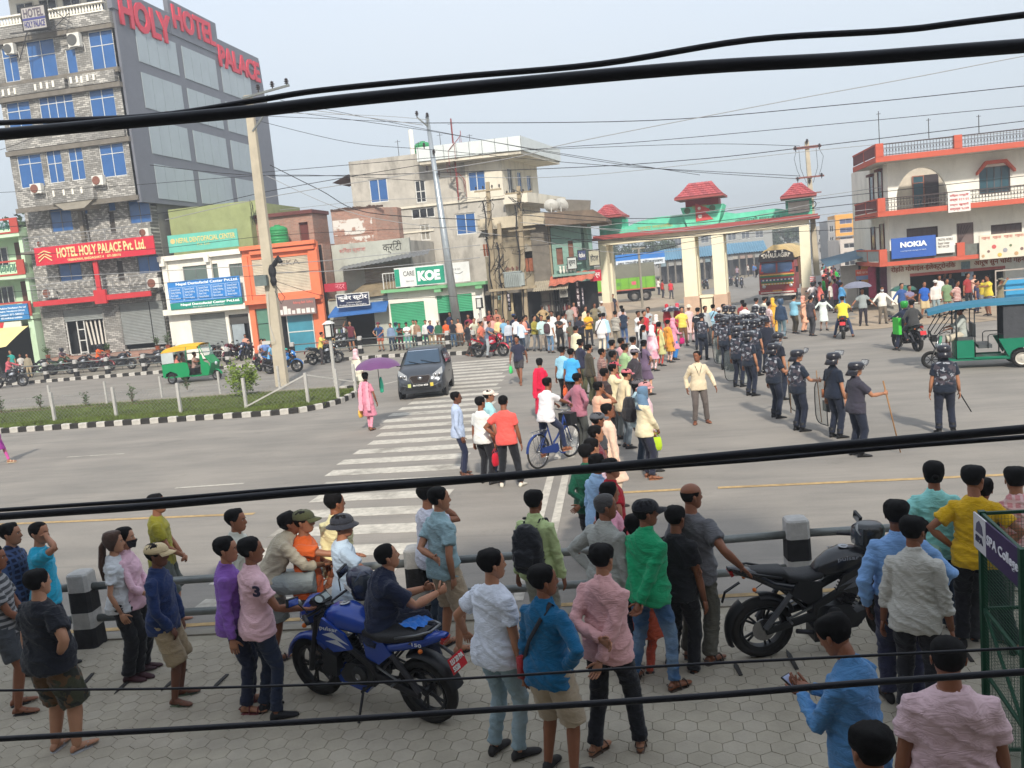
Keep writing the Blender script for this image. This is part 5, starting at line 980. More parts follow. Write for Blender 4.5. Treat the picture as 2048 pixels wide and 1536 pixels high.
for(x0,y0),(x1,y1)in zip(fpts[:6],fpts[1:7]):
 L=math.hypot(x1-x0,y1-y0);n=int(L/.14)
 for i in rn(-6,n):
  for s_ in(1,-1):
   t0=max(0,i)/n;t1=min(n,i+6)/n;za=.15+.84*(max(0,i)-i)/6;zb_=.15+.84*(min(n,i+6)-i)/6
   if s_<0:za,zb_=1.14-za,1.14-zb_
   b.bar((x0+(x1-x0)*t0,y0+(y1-y0)*t0+.01*s_,za),(x0+(x1-x0)*t1,y0+(y1-y0)*t1+.01*s_,zb_),.004)
pp(b,fe,'wire_mesh',M((150,152,150),.5,.5,0,name='wire'),**ST)
LEAF=M((112,134,44),.6,0,.3,3,0,30,.3,'shrub leaf');LEAF2=M((66,92,44),.6,0,.3,3,0,30,.3,'dark leaf')
def shrub(x,y,z,w,h,n,lbl,mat,seed,s=.07,stem=True):
 t=em('shrub',(x,y,z),lbl=lbl,cat='shrub');rg=np.random.RandomState(seed);V=[];F=[]
 tips=[]
 b=MB()
 for k in rn(9):
  a=rg.uniform(0,2*PI);q=(cos(a)*w*rg.uniform(.1,.45),sin(a)*w*rg.uniform(.1,.45),h*rg.uniform(.5,1));tips.append(q);b.tbe([(0,0,0),(q[0]*.4,q[1]*.4,q[2]*.5),q],[.012,.008,.004],4)
 b.mk('stem',M((90,74,52),.9),t)
 for _ in rn(n):
  q=tips[rg.randint(9)];t_=rg.uniform(.35,1.1);p=np.array(q)*t_+rg.normal(0,w*.09,3);u=rg.normal(0,1,3);u[2]=abs(u[2])*.3;u/=np.linalg.norm(u);v=np.cross(u,rg.normal(0,1,3));v/=max(np.linalg.norm(v),.01);b0=len(V);V+=[tu(p),tu(p+u*s*.5+v*s*.22),tu(p+u*s),tu(p+u*s*.5-v*s*.22)];F.append((b0,b0+1,b0+2,b0+3))
 me=bpy.data.meshes.new('leaves');me.from_pydata(V,[],F);me.materials.append(mat);link('leaves',me,t);return t
x,y=G(490,792,.1);shrub(x,y,.1,1.5,1.15,1500,'bright green bushy shrub on the median left of the concrete pole',LEAF,4,.13)
for k,(p,h_,l)in enm((((82,818),.6,'small thin sapling at the left end of the median'),((172,812),.55,'small thin sapling between two fence posts on the median'),((265,806),.75,'dark leafy sapling near the middle of the median'),((3,828),.6,'half-seen sapling at the left edge of the median'),((375,780),.6,'thin sapling in front of the auto rickshaw'))):x,y=G(*p,.1);shrub(x,y,.1,.35,h_,90,l,LEAF2,10+k,.10)
for k,(x,z,h_)in enm(((-38.5,.98,.6),(-34.3,.98,.35),(-30.9,.98,.6),(-30.2,.98,.7))):
 t=em('potted_plant',(x,48.9,z-.05),lbl=['potted plant on the left end of the hotel plinth','small potted plant in front of the hotel pier','spiky potted plant at the right end of the hotel plinth','bushy potted plant right of the spiky one beside the hotel'][k],cat='potted plant');b=MB();b.lt([(.1,0),(.15,.28),(.16,.3),(.13,.3),(.001,.25)],10);b.mk('pot',POTM,t);s_=shrub(0,0,.28,.5,h_,120,None,LEAF2,30+k,.12);s_.name='plant';del s_['category'];s_.parent=t;regkid(t,s_)
INS=M((58,50,50),.4,0,.1,20,name='insulator')
def insul(b,x,y,z,m=1,s=1.):
 b.lt([(.02*s,-.12*s),(.02*s,-.04*s),(.07*s,-.02*s),(.03*s,.02*s),(.08*s,.04*s),(.03*s,.08*s),(.06*s,.1*s),(.001,.14*s)],8,m,MT((x,y,z)))
PCON=M((184,174,154),.9,0,.12,1.5,.15,12,.15,'cast concrete pole',dirt=.3)
px0,py0=-15.81,33.5
p1=em('concrete_pole',(px0,py0,0),lbl='tall tapering concrete pole standing on the median',cat='pole')
b=MB();b.lf([[(-.25,-.13,0),(.25,-.13,0),(.25,.13,0),(-.25,.13,0)],[(-.15+.1,-.09,11.6),(.15+.1,-.09,11.6),(.15+.1,.09,11.6),(-.15+.1,.09,11.6)]]);b.mk('shaft',PCON,p1)
b=MB();b.box((-.18,-.33,4.35),(.5,.2,.42));b.mk('meter_box',M((108,120,118),.6,.2,.15,5),p1);b=MB();b.lf([[(.28+.0*k+.12*cos(q)*s_,-.2+.1*sin(q)*s_,4.1+.17*k)for q in(2*PI*j/7 for j in rn(7))]for k,s_ in enm((.6,1.2,.9,1.4,1.3,.7))]);b.tbe([(.35,-.2,4.9),(.62,-.2,5.2),(.70,-.25,5.0)],.1,6);b.tbe([(.3,-.25,4.2),(.7,-.25,3.6),(.5,-.25,3.35),(.3,-.25,3.9)],.015,4);b.mk('cable_tangle',BLACKW:=M((34,34,38),.7,0,.2,8,name='black wire'),p1)
b=MB();b.bar((.15,-.1,10.2),(.75,-.1,10.8),.06);b.bar((.75,-.1,10.8),(.95,-.1,11.5),.05);b.bar((-.1,-.1,11.5),(1.9,-.1,11.75),.08);b.mk('cross_arm',PIPE,p1)
b=MB();
for xx in(.6,1.2,1.8):insul(b,xx,-.1,11.75+.06*xx,0,1.3)
b.mk('insulator',INS,p1,**ST)
b=MB();b.tbe([(-.0,-.30,3.9),(-.1,-.3,2.6),(.05,-.31,1.9),(-.2,-.33,1.85)],.012,4);b.box((-.32,-.33,1.85),(.35,.03,.14));b.mk('wire_and_tag',M((196,194,188),.7),p1)
b=MB();
for k in rn(8):b.tbe([(-.22+.06*cos(a_+k),-.27-.02*(k%2),6.6+.28*sin(a_*1.0)+.1*k)for a_ in[q*.6 for q in rn(7)]],.008,3)
b.mk('wire_loop',BLACKW,p1,**ST)
b=MB();b.lt([(.25,0),(.20,5.),(.10,12.)],14,0,MT((-11.09,45.5,.12))@MR(R(-2.6),4,'Y'));sp=b.mk('steel_pole',M((176,182,184),.3,.7,.08,3,name='galvanised steel'),None,True,lbl='tall shiny steel pole rising from the pavement corner',cat='pole');sp.location=(0,0,0)
b=MB();xt,zt2=P(855,245,45.5)
b.bar((xt,45.4,zt2-.2),(xt-.5,45.4,zt2+.3),.08);b.bar((xt,45.4,zt2-.2),(xt+.1,45.4,zt2+.35),.06);b.mk('cross_arm',PIPE,sp)
b=MB();insul(b,xt-.5,45.4,zt2+.45,0,1.4);insul(b,xt+.05,45.4,zt2+.3,0,1.4)
for(pa,pb)in((848,292),(868,305),(854,338),(878,348)):x_,z_=P(pa,pb,45.4);insul(b,x_,45.4,z_,0,1.3)
b.mk('insulator',INS,sp,**ST)
pl2=M((158,144,120),.9,0,.15,2,.15,12,.15,'old concrete pole',dirt=.6)
for k,((xa,xb),ya,ht,l)in enm((((-9.26,-9.55),48.,8.7,'left weathered concrete pole of the cluster carrying tangled wires'),((-8.78,-8.95),47.7,6.4,'shorter leaning pole in the middle of the pole cluster'),((-7.57,-7.85),48.,8.3,'right concrete pole of the cluster beside the transformer'))):
 b=MB();b.lf([[(xb+a_*.16,ya+c_*.14,.1)for a_,c_ in((-1,-1),(1,-1),(1,1),(-1,1))],[(xa+a_*.10,ya+c_*.09,ht)for a_,c_ in((-1,-1),(1,-1),(1,1),(-1,1))]]);o=b.mk('concrete_pole',pl2,None,lbl=l,cat='pole',group='poles around the transformer')
 b=MB()
 if k!=1:
  for z in((ht-.5,)if k==0 else(ht-.4,5.9)):b.bx(xa-.75,xa+.75,ya-.18,ya-.1,z,z+.09)
  b.mk('cross_arm',pl2,o)
  b=MB();
  for xx in(-.65,-.25,.25,.65):insul(b,xa+xx,ya-.14,ht-.3,0,.9)
  b.mk('insulator',INS,o,**ST)
 b=MB();rg=random.Random(k)
 for q in rn(7):
  z=rg.uniform(2.6,ht-.7);b.tbe([(xb+.1+rg.uniform(-.5,.5),ya-.2,z+rg.uniform(-.6,.6))for _ in rn(5)],.016,4)
 b.tbe([(xb+.05*sin(z*3),ya-.17,z)for z in np.linspace(.8,ht-1,16)],.04,5);b.mk('wire_tangle',BLACKW,o,**ST)
tr=em('transformer',(-8.25,47.6,2.75),lbl='grey pole-mounted electricity transformer with bushings',cat='transformer');TG=M((160,168,166),.5,.2,.12,3,name='transformer grey')
b=MB();b.bx(-.45,.45,-.3,.3,.15,.95);b.bx(-.5,.5,-.34,.34,.95,1.0);b.mk('tank',TG,tr)
b=MB()
for k in rn(9):b.bx(-.43+.1*k,-.40+.1*k,-.44,-.301,.2,.9)
for k in rn(5):b.bx(.451,.6,-.25+.11*k,-.22+.11*k,.2,.9)
b.mk('cooling_fin',TG,tr,**ST);b=MB();
for k in rn(3):insul(b,-.25+.25*k,0,1.12,0,1.1)
for k in rn(4):insul(b,-.3+.2*k,-.2,1.1,0,.7)
b.mk('bushing',M((120,84,70),.3,0,.1,9),tr,**ST);b=MB();b.bx(-1.35,1.2,-.3,-.2,0,.14);b.bx(-1.35,1.2,.2,.3,0,.14);b.mk('platform_beam',pl2,tr)
rp=em('concrete_pole',(9.05,57,0),lbl='concrete pole with cross-arms and looped jumpers at the right gate pillar',cat='pole')
b=MB();b.lf([[(.15+a_*.17,c_*.15,0)for a_,c_ in((-1,-1),(1,-1),(1,1),(-1,1))],[(-.15+a_*.11,c_*.1,9.9)for a_,c_ in((-1,-1),(1,-1),(1,1),(-1,1))]]);b.mk('shaft',PCON,rp)
b=MB();b.bx(-.95,.65,-.2,-.1,9.45,9.6);b.bx(-.9,.75,-.2,-.1,7.7,7.8);b.bx(.0,.55,-.2,-.1,6.75,6.82);b.mk('cross_arm',M((130,84,78),.6,.2,.15,5,name='rusty arm'),rp,**ST)
b=MB();
for xx,zz in((-.85,9.5),(.55,9.5),(-.15,9.85),(-.8,7.65),(-.1,7.5),(.6,7.75),(-.8,7.3)):insul(b,xx,-.18,zz,0,1.3)
b.mk('insulator',INS,rp,**ST);b=MB()
for s_ in(-1,1):b.tbe([(-.15+s_*.65,-.2,9.4),(-.1+s_*.85,-.2,8.9),(-.1+s_*.7,-.2,8.2),(-.1+s_*.55,-.2,7.8)],.012,4);b.tbe([(-.15+s_*.5,-.2,9.4),(-.1+s_*.5,-.2,8.3),(-.1+s_*.2,-.2,7.4)],.012,4)
b.tbe([(.0+.2*cos(a_),-.22,6.1+.2*sin(a_))for a_ in[k*PI/8 for k in rn(17)]],.03,5);b.mk('jumper_wire',BLACKW,rp,**ST)
def lantern(x,y,z0,lbl,h=1.9):
 t=em('garden_lamp',(x,y,z0),lbl=lbl,cat='lamp');b=MB();b.bx(-.05,.05,-.05,.05,0,h);b.mk('post',FP,t);b=MB()
 for a_ in(-.13,.13):
  for c_ in(-.13,.13):b.bx(a_-.02,a_+.02,c_-.02,c_+.02,h,h+.5)
 b.bx(-.16,.16,-.16,.16,h-.04,h+.02);b.mk('lamp_frame',BLACKP_,t);b=MB();b.bx(-.11,.11,-.11,.11,h+.021,h+.48);b.mk('lamp_glass',M((206,206,200),.4),t);b=MB();b.lf([[(a_*.19,c_*.19,h+.5)for a_,c_ in((-1,-1),(1,-1),(1,1),(-1,1))],[(a_*.05,c_*.05,h+.62)for a_,c_ in((-1,-1),(1,-1),(1,1),(-1,1))]]);b.mk('lamp_cap',FRAMEW,t)
BLACKP_=M((28,28,30),.5,0,.1,5,name='black frame')
x,y=G(672,775,.1);lantern(x,y,.1,'white-capped lantern on a short post at the tip of the median',1.9);lantern(-9.3,43.1,.12,'white-capped lantern on a short post above the crowd at the kerb corner',2.0)
CAB=M((20,22,32),.5,0,.1,8,.08,30,.35,'cable sheath')
def cab_(pts,Y,wpx,lbl,mat=None,name='cable',group=None,n=9):
 P3=[];
 for px,py in pts:x,z=P(px,py,Y);P3.append(Ve((x,Y,z)))
 d0=(P3[0]-P3[1]);d1=(P3[-1]-P3[-2]);e=2 if Y<6 else 5;P3=([P3[0]+d0.normalized()*e]if pts[0][0]in(0,2048)else[])+P3+([P3[-1]+d1.normalized()*e]if pts[-1][0]in(0,2048)else[])
 Q=[]
 for i in rn(len(P3)-1):
  a=P3[max(i-1,0)];b_=P3[i];c=P3[i+1];d=P3[min(i+2,len(P3)-1)]
  for k in rn(6):
   t=k/6;Q.append(.5*((2*b_)+(c-a)*t+(2*a-5*b_+4*c-d)*t*t+(3*b_-a-3*c+d)*t**3))
 Q.append(P3[-1]);r=wpx/2*Y/FPX*(1 if Y<6 else.62)
 b=MB();b.tbe(Q,r,n);return b.mk(name,mat or CAB,None,True,lbl=lbl,cat='cable',group=group)
cab_([(0,246),(300,232),(500,203),(640,181),(900,155),(1200,128),(1500,80),(1800,60),(2048,30)],3.2,12,'thinner black cable crossing the top of the view from left to upper right')
cab_([(0,269),(250,246),(500,223),(700,200),(1024,168),(1400,135),(1700,118),(2048,92)],2.6,26,'thickest black cable crossing just below the topmost one')
cab_([(0,1033),(300,1012),(600,985),(900,962),(1200,935),(1500,907),(1800,880),(2048,858)],2.4,18,'thick black cable crossing over the middle of the road')
cab_([(0,1020),(300,1000),(600,976),(900,957),(1150,944),(1500,920),(1800,893),(2048,874)],2.5,10,'thinner cable twisted along the thick middle cable')
cab_([(0,1381),(400,1376),(850,1361),(1200,1340),(1400,1328),(1700,1313),(2048,1296)],2.3,6,'thinnest black wire crossing the lower part of the view')
cab_([(0,1478),(380,1457),(700,1438),(980,1420),(1400,1393),(1700,1368),(2048,1344)],2.2,14,'lowest black cable crossing the pavement view')
WG='thin wires strung over the junction'
wires=[([(512,205),(846,250)],34,2.2),([(0,300),(250,230),(846,246)],36,1.6),([(846,246),(1300,241),(1700,208),(2048,172)],45,2.4),([(2048,112),(1800,160),(1560,204),(1150,284),(1000,320),(560,390),(330,440)],40,2.4),([(2048,212),(1700,245),(1300,282),(1050,300),(520,345)],44,1.8),([(2048,242),(1650,290),(1400,318),(1100,337),(560,352),(300,330)],46,2.2),([(2048,262),(1640,300),(1150,352),(870,352)],48,1.8),([(510,240),(700,285),(870,300),(1200,330),(1600,352)],42,1.6),([(515,215),(860,262),(1250,330),(1600,358)],42,1.6),([(330,222),(720,230),(860,240)],38,1.6),([(560,200),(870,262),(1080,300),(1400,350)],43,1.5),([(540,330),(640,380),(735,425),(960,440)],44,2.6),([(530,350),(720,430),(1000,470)],44,2.0),([(1040,420),(1300,437),(1620,400),(2048,352)],47,2.0),([(1040,430),(1350,448),(1640,415),(2048,372)],47,2.0),([(1040,445),(1350,462),(1640,430),(2048,385)],46,1.8),([(960,470),(1300,480),(1640,445),(2048,400)],46,1.8),([(960,500),(1250,478),(1620,462),(1760,455)],47,1.6),([(1180,455),(1400,425),(1620,395),(1780,372)],48,1.6),([(1200,520),(1300,505),(1420,470)],60,2.0),([(0,455),(330,425),(560,378),(840,330)],40,2.0),([(0,560),(560,528),(760,510),(960,490)],41,2.2),([(0,585),(330,566),(640,540)],41,1.6),([(0,510),(300,498),(560,470),(960,452)],40,1.6),([(545,545),(700,540),(960,515)],42,2.4),([(545,560),(640,590),(720,600),(960,590)],43,1.6),([(0,385),(240,372),(560,350),(850,362)],39,1.6),([(560,420),(760,400),(960,395)],44,1.5),([(1060,300),(1400,288),(1600,292)],46,1.5),([(0,635),(330,600),(560,590)],42,1.5)]
def where(p):
 x,y=p;return 'the left edge'if x<5 else 'the hotel side wall'if x<400 else 'the tall concrete pole'if x<600 else 'the brick roof room'if x<780 else 'the steel pole'if x<900 else 'the pole cluster'if x<1190 else 'the gate top'if x<1590 else 'the right gate pole'if x<1700 else 'the corner building'if x<2000 else 'the right edge'
wires+=[([(1640,405+k*13),(1300,465+k*14),(1060,430+k*16)],50,1.5)for k in rn(4)]
seen={}
for k,(pts,Y,w_)in enm(wires):
 a_,b1=sorted((pts[0],pts[-1]));lb='thin wire from '+where(a_)+' to '+where(b1);n_=seen.get(lb,0);seen[lb]=n_+1
 if n_:lb=['','second','third','fourth','fifth','sixth'][n_]+' '+lb
 cab_(pts,Y,w_,lb,BLACKW if k%3 else M((150,150,150),.5,0,0,name='pale wire'),'overhead_wire',WG,4)
gfm=em('wire_cage',(2.04,6.,0),lbl='green wire-mesh frame with a college board at the right edge',cat='cage');GM=M((20,66,46),.5,.2,.1,8,name='dark green paint')
pr,pq=(2.03,5.62),(2.06,6.42)
for(x,y)in(pr,pq,(pr[0]+.95,pr[1]+.05),(pq[0]+.95,pq[1]+.05)):b=MB();b.bx(x-.022,x+.022,y-.022,y+.022,.06,1.92);pp(b,gfm,'post',GM)
b=MB()
for z in(.12,.72,1.2,1.9):
 b.bar((*pr,z),(*pq,z),.022);b.bar((*pq,z),(pq[0]+.95,pq[1]+.05,z),.022);
b.bar((*pr,1.9),(pr[0]+.95,pr[1]+.05,1.9),.022);b.bar((*pq,1.2),(*pr,.72),.02);b.bar((*pr,.45),(pr[0]+.95,pr[1]+.05,.45),.022);pp(b,gfm,'rail',GM,**ST)
b=MB();n=36
for i in rn(n+1):
 t=i/n;b.bar((pr[0]+.03*t,pr[1]+.8*t,.12),(pr[0]+.03*t,pr[1]+.8*t,1.88),.0018)
for i in rn(70):z=.12+1.76*i/70;b.bar((*pr,z),(*pq,z),.0018)
for i in rn(44):t=i/44;b.bar((pq[0]+.95*t,pq[1]+.05*t,.12),(pq[0]+.95*t,pq[1]+.05*t,1.88),.0018)
for i in rn(70):z=.12+1.76*i/70;b.bar((*pq,z),(pq[0]+.95,pq[1]+.05,z),.0018)
pp(b,gfm,'wire_mesh',GM,**ST)
sg=em('signboard',(pr[0]-.035,pr[1],1.66),-R(90)+R(0),lbl='small purple and white college board on the green mesh frame',cat='sign')
sg.rotation_euler=(0,0,R(-90));sg.location=(pq[0]-.05,pq[1]+.02,1.66)
b=MB();b.bx(0,.24,0,.012,0,.25);b.mk('board',M((190,188,190),.6,0,.1,6),sg);b=MB();b.bx(.24,.84,.0,.012,0,.25);b.mk('board',M((52,34,74),.6,0,.1,6),sg)
text('SPA College',.27,.81,.08,.17,-.004,WPR_:=M((216,214,220),.6,var=0,name='white letters'),sg,bold=.02,ex=.002);text('SPA',.05,.19,.06,.11,-.004,M((50,46,70),.6,var=0),sg,bold=.03,ex=.002);b=MB();b.pz([(.05,.13),(.19,.13),(.17,.19),(.12,.22),(.07,.19)],-.004,0,'y');b.mk('emblem',M((80,76,96),.6),sg)
b=MB();b.bx(0,.84,.013,.03,-.02,0);b.mk('edge',GM,sg)
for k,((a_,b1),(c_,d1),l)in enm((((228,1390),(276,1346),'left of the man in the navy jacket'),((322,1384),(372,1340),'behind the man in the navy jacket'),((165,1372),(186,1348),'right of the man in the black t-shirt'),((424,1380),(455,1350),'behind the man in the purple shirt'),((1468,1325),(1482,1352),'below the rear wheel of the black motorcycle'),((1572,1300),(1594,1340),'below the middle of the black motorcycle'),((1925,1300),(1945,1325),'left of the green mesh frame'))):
 p0=Ve((*G(a_,b1,.07),.075));p1_=Ve((*G(c_,d1,.07),.075));d=(p1_-p0);n_=Ve((-d.y,d.x,0)).normalized()*.022;b=MB();b.add([p0,p0+d*.3+n_,p1_+n_*.8,p1_-n_*.8,p0+d*.3-n_,]+[q+Ve((0,0,.008))for q in(p0,p0+d*.3+n_,p1_+n_*.8,p1_-n_*.8,p0+d*.3-n_)],[(0,1,2,3,4),(5,9,8,7,6),(0,5,6,1),(1,6,7,2),(2,7,8,3),(3,8,9,4),(4,9,5,0)]);b.mk('dark_strip',M((56,54,52),.7,.2,.2,9),lbl='dark tapered strip lying on the pavers '+l,cat='strip',group='dark strips lying on the near pavement')  # thin dark tapered slivers laid flat just above the pavers
tmpsc=bpy.data.scenes.new('tmp')
def re_m(mb,vox,smooth_it=2,fold=0.,seed=0,name='shirt'):
 me=bpy.data.meshes.new(name);me.from_pydata(mb.v,[],mb.f)
 bm=bmesh.new();bm.from_mesh(me);bmesh.ops.recalc_face_normals(bm,faces=bm.faces);bm.to_mesh(me);bm.free()
 o=bpy.data.objects.new('t',me);tmpsc.collection.objects.link(o)
 r=o.modifiers.new('r','REMESH');r.mode='VOXEL';r.voxel_size=vox;r.use_smooth_shade=True
 if smooth_it:s=o.modifiers.new('s','SMOOTH');s.factor=.5;s.iterations=smooth_it
 vl=tmpsc.view_layers[0];vl.update();dg=vl.depsgraph
 out=bpy.data.meshes.new_from_object(o.evaluated_get(dg));out.name=name
 bpy.data.objects.remove(o);bpy.data.meshes.remove(me)
 n=len(out.vertices)
 if n and fold:
  a=np.zeros(n*3);out.vertices.foreach_get('co',a);a=a.reshape(-1,3);nn=np.zeros(n*3);out.vertices.foreach_get('normal',nn);nn=nn.reshape(-1,3)
  d=np.zeros(n);s=seed*3.7
  for i in rn(n):
   x,y,z=a[i];w_=noise.noise((x*3+s,y*3,z*3))*1.2;v1=noise.noise((x*4+s,y*4,z*11+x*7+w_));v2=noise.noise((x*8-s,y*8+3,z*22-x*14+s+w_));d[i]=max(0,1-abs(v1)*5)*1.0+max(0,1-abs(v2)*5)*.3-.15
  a+=nn*(d*fold)[:,None];out.vertices.foreach_set('co',a.ravel());out.update()
 return out
V3=lambda*a:np.array(a,float)
def rx(a):c,s=cos(a),sin(a);return np.array([[1,0,0],[0,c,-s],[0,s,c]])
def ry(a):c,s=cos(a),sin(a);return np.array([[c,0,s],[0,1,0],[-s,0,c]])
def rz3(a):c,s=cos(a),sin(a);return np.array([[c,-s,0],[s,c,0],[0,0,1]])
def unit(v):return v/max(np.linalg.norm(v),1e-9)
def ik(A,T,l1,l2,hint):
 d=T-A;L=np.linalg.norm(d);L2=min(max(L,abs(l1-l2)+.02),(l1+l2)*.998);u=unit(d);T=A+u*L2
 a=(l1*l1-l2*l2+L2*L2)/(2*L2);h=math.sqrt(max(l1*l1-a*a,0));hn=hint-u*np.dot(hint,u);hn=unit(hn)if np.linalg.norm(hn)>1e-4 else unit(np.cross(u,V3(1,.3,.2)))
 return A+u*a+hn*h,T
HT=[(0,.050,-.005,.022),(.06,.078,-.02,.042),(.16,.086,-.045,.053),(.28,.085,-.062,.060),(.40,.086,-.08,.067),(.52,.087,-.092,.073),(.65,.089,-.098,.076),(.78,.082,-.095,.073),(.88,.064,-.08,.060),(.95,.042,-.058,.042),(1.,.01,-.022,.012)]
HH=.225
def hdp(t,a,off=0.,face=True):
 t=min(max(t,0),1)
 for k in rn(len(HT)-1):
  if t<=HT[k+1][0]:break
 t0,f0,b0,w0=HT[k];t1,f1,b1,w1=HT[k+1];q=(t-t0)/(t1-t0);f=f0+(f1-f0)*q;b=b0+(b1-b0)*q;w=w0+(w1-w0)*q
 c,s=cos(a),sin(a);rad=1.
 y=(f+b)/2+(f-b)/2*c;x=w*s*(1-.12*max(0,c)**2)
 if face:
  da=((a+PI)%(2*PI))-PI
  g=lambda ca,ct,sa,st:math.exp(-((abs(da)-ca)/sa)**2-((t-ct)/st)**2)
  y+=.024*math.exp(-(da/.13)**2)*max(0,min(1,(.60-t)/.2))*(1 if t>.36 else max(0,(t-.30)/.06))+.003*g(0,.22,.4,.05)+.004*g(.25,.60,.3,.03)-.009*g(.33,.525,.17,.04)+.004*g(.5,.42,.25,.08)-.003*g(0,.265,.3,.02)-.003*g(0,.165,.3,.02)
 z=t*HH
 if off:
  n=unit(V3(x/(w*w+1e-5),(y-(f+b)/2)/(((f-b)/2)**2+1e-5),((t-.55)*.16)/(.1*.1)*1.2));return x+n[0]*off,y+n[1]*off,z+n[2]*off
 return x,y,z
def headgrid(nr,ns,fn,Mx,mb,m=0,t0=0.,t1=1.,face=False):
 rings=[]
 for i in rn(nr):
  t=t0+(t1-t0)*i/(nr-1);rings.append([Mx(hdp(t,2*PI*j/ns,fn(t,((2*PI*j/ns+PI)%(2*PI))-PI),face))for j in rn(ns)])
 mb.lf(rings,m)
sst=lambda a,b,x:(lambda q:q*q*(3-2*q))(min(max((x-a)/(b-a),0),1))
def hairline(a,kind):
 d=abs(a)
 if kind in('short','buzz','bald','messy'):
  if d<.7:return.83
  if d<1.25:return.83-.33*(d-.7)/.55
  if d<1.7:return.50
  return max(.30,.50-.5*(d-1.7))
 if kind=='scarf':
  return-.2 if d>.95 else.80
 if d<.55:return.85
 if d<1.3:return.85-.45*(d-.55)/.75
 return max(.12,.40-.4*(d-1.3))
TR=[(-.10,.145,.098,0),(-.03,.166,.118,0),(.05,.160,.112,0),(.13,.142,.103,.004),(.22,.142,.100,.008),(.32,.156,.108,.008),(.39,.160,.106,.002),(.435,.146,.094,-.006),(.475,.108,.078,-.010),(.505,.074,.066,-.012),(.53,.060,.060,-.010)]
def make_figure(sp):
 """returns {part name: (mesh, slot)} in a frame where the person stands at the origin facing +Y, 1.70 m tall"""
 lod=sp.get('lod',1);seed=sp.get('seed',0);rg=random.Random(seed*77+5);W_=sp.get('w',1.);bel=sp.get('belly',0.);pose=sp.get('pose','stand');fem=sp.get('fem',0);chi=sp.get('child',0)
 p=dict(lean=2,twist=0,hy=0,hp=0,roll=0,pel=None,FL=(-.10,0,0),FR=(.10,0,0),hL=None,hR=None,eL=(-.7,-.8,-.2),eR=(.7,-.8,-.2),yL=14,yR=-14,cL=.35,cR=.35,kL=(0,1,0),kR=(0,1,0));
 p.update(POSES.get(pose,{}));p.update(sp.get('ov',{}))
 if p['hL']is None:p['hL']=(-.255,.03,.80)
 if p['hR']is None:p['hR']=(.255,.03,.80)
 if not sp.get('exact'):
  j=lambda s:rg.uniform(-s,s)
  p['hy']+=j(6);p['twist']+=j(4);
  if p['pel']is None and pose not in('walk',):
   k=rg.choice((-1,0,1));p['roll']+=k*1.5;p['FL']=(p['FL'][0]-abs(j(.03)),p['FL'][1]+j(.05),p['FL'][2]);p['FR']=(p['FR'][0]+abs(j(.03)),p['FR'][1]+j(.05),p['FR'][2])
 pel=V3(*(p['pel']or(0,0,.905)))
 lean=R(p['lean']);tw=R(p['twist']);rl=R(p['roll'])
 def frame(s):
  q=min(max(s/.45,0),1);return rz3(tw*q)@ry(rl*(1-q*1.2))@rx(-lean*(.25+.75*q))
 S=[];pos=pel.copy();prev=-.0
 def sn(s):
  n=8;q=pel.copy();
  for i in rn(n):q=q+frame(s*(i+.5)/n)@V3(0,0,s/n)
  return q
 def rng(s,hw,hd,fy,n,extra=0.,sup=.86):
  F=frame(s);c=sn(s);o=[]
  for j in rn(n):
   a=2*PI*j/n;ca,sa=cos(a),sin(a);x=(hw*W_+extra)*math.copysign(abs(sa)**sup,sa);y=(hd*(.6+.4*W_)+extra)*math.copysign(abs(ca)**sup,ca)+fy
   if bel and ca>0:y+=bel*math.exp(-((s-.10)/.13)**2)*ca
   if fem and ca>0:y+=.028*math.exp(-((s-.33)/.06)**2)*ca*(1-abs(sa)*.3)
   if ca<0 and s<.08:y-=.018*math.exp(-((s+.04)/.06)**2)
   o.append(c+F@V3(x,y,0))
  return o
 CF=frame(.45);sh=.155*W_**.6*(.92 if fem else 1)
 SL=sn(.42)+CF@V3(-sh,-.005,0);SR=sn(.42)+CF@V3(sh,-.005,0)
 hipL=pel+frame(0)@V3(-.088*W_**.5,0,-.01);hipR=pel+frame(0)@V3(.088*W_**.5,0,-.01)
 def foot(f,hip,hint):
  T=V3(f[0],f[1],f[2]+.085);k,T2=ik(hip,T,.425,.405,V3(*hint));return k,T2
 kL,aL=foot(p['FL'],hipL,p['kL']);kR,aR=foot(p['FR'],hipR,p['kR'])
 eL,wL=ik(SL,V3(*p['hL']),.285,.25,V3(*p['eL']));eR,wR=ik(SR,V3(*p['hR']),.285,.25,V3(*p['eR']))
 nb=sn(.525);hb=nb+CF@V3(0,.020,.032)
 HF=rz3(tw)@rz3(R(-p['hy']))@rx(R(p['hp'])-lean*.35);hb2=hb
 hs=1.07 if not chi else 1.2
 def HM(v):return tu(hb2+HF@(V3(*v)*hs))
 n1=(14,18,24)[lod];out={}
 b=MB()
 nr,ns=((9,12),(14,20),(22,32))[lod]
 headgrid(nr,ns,lambda t,a:0.,HM,b,face=True)
 b.tbe([sn(.50),nb,hb+HF@V3(0,-.012,.03),hb+HF@V3(0,-.012,.09)],[.066*W_**.4,.055*W_**.4,.052*W_**.4,.05],10)
 if lod:
  for sx_ in(-1,1):
   ec=hb+HF@(V3(sx_*.076,-.008,.105)*hs);u1=HF@V3(0,-.2,.97);u2=HF@V3(sx_*.35,-.93,-.1);b.tbe([ec-u1*.03,ec-u1*.018+u2*.004,ec+u1*.004+u2*.006,ec+u1*.024+u2*.006,ec+u1*.033],[.003,.011,.015,.016,.004],7,flat=.5,up=tu(HF@V3(1,0,0)))
 b.lf([[tu(q)for q in rng(s,hw*.9,hd*.88,fy,10)]for s,hw,hd,fy in TR])
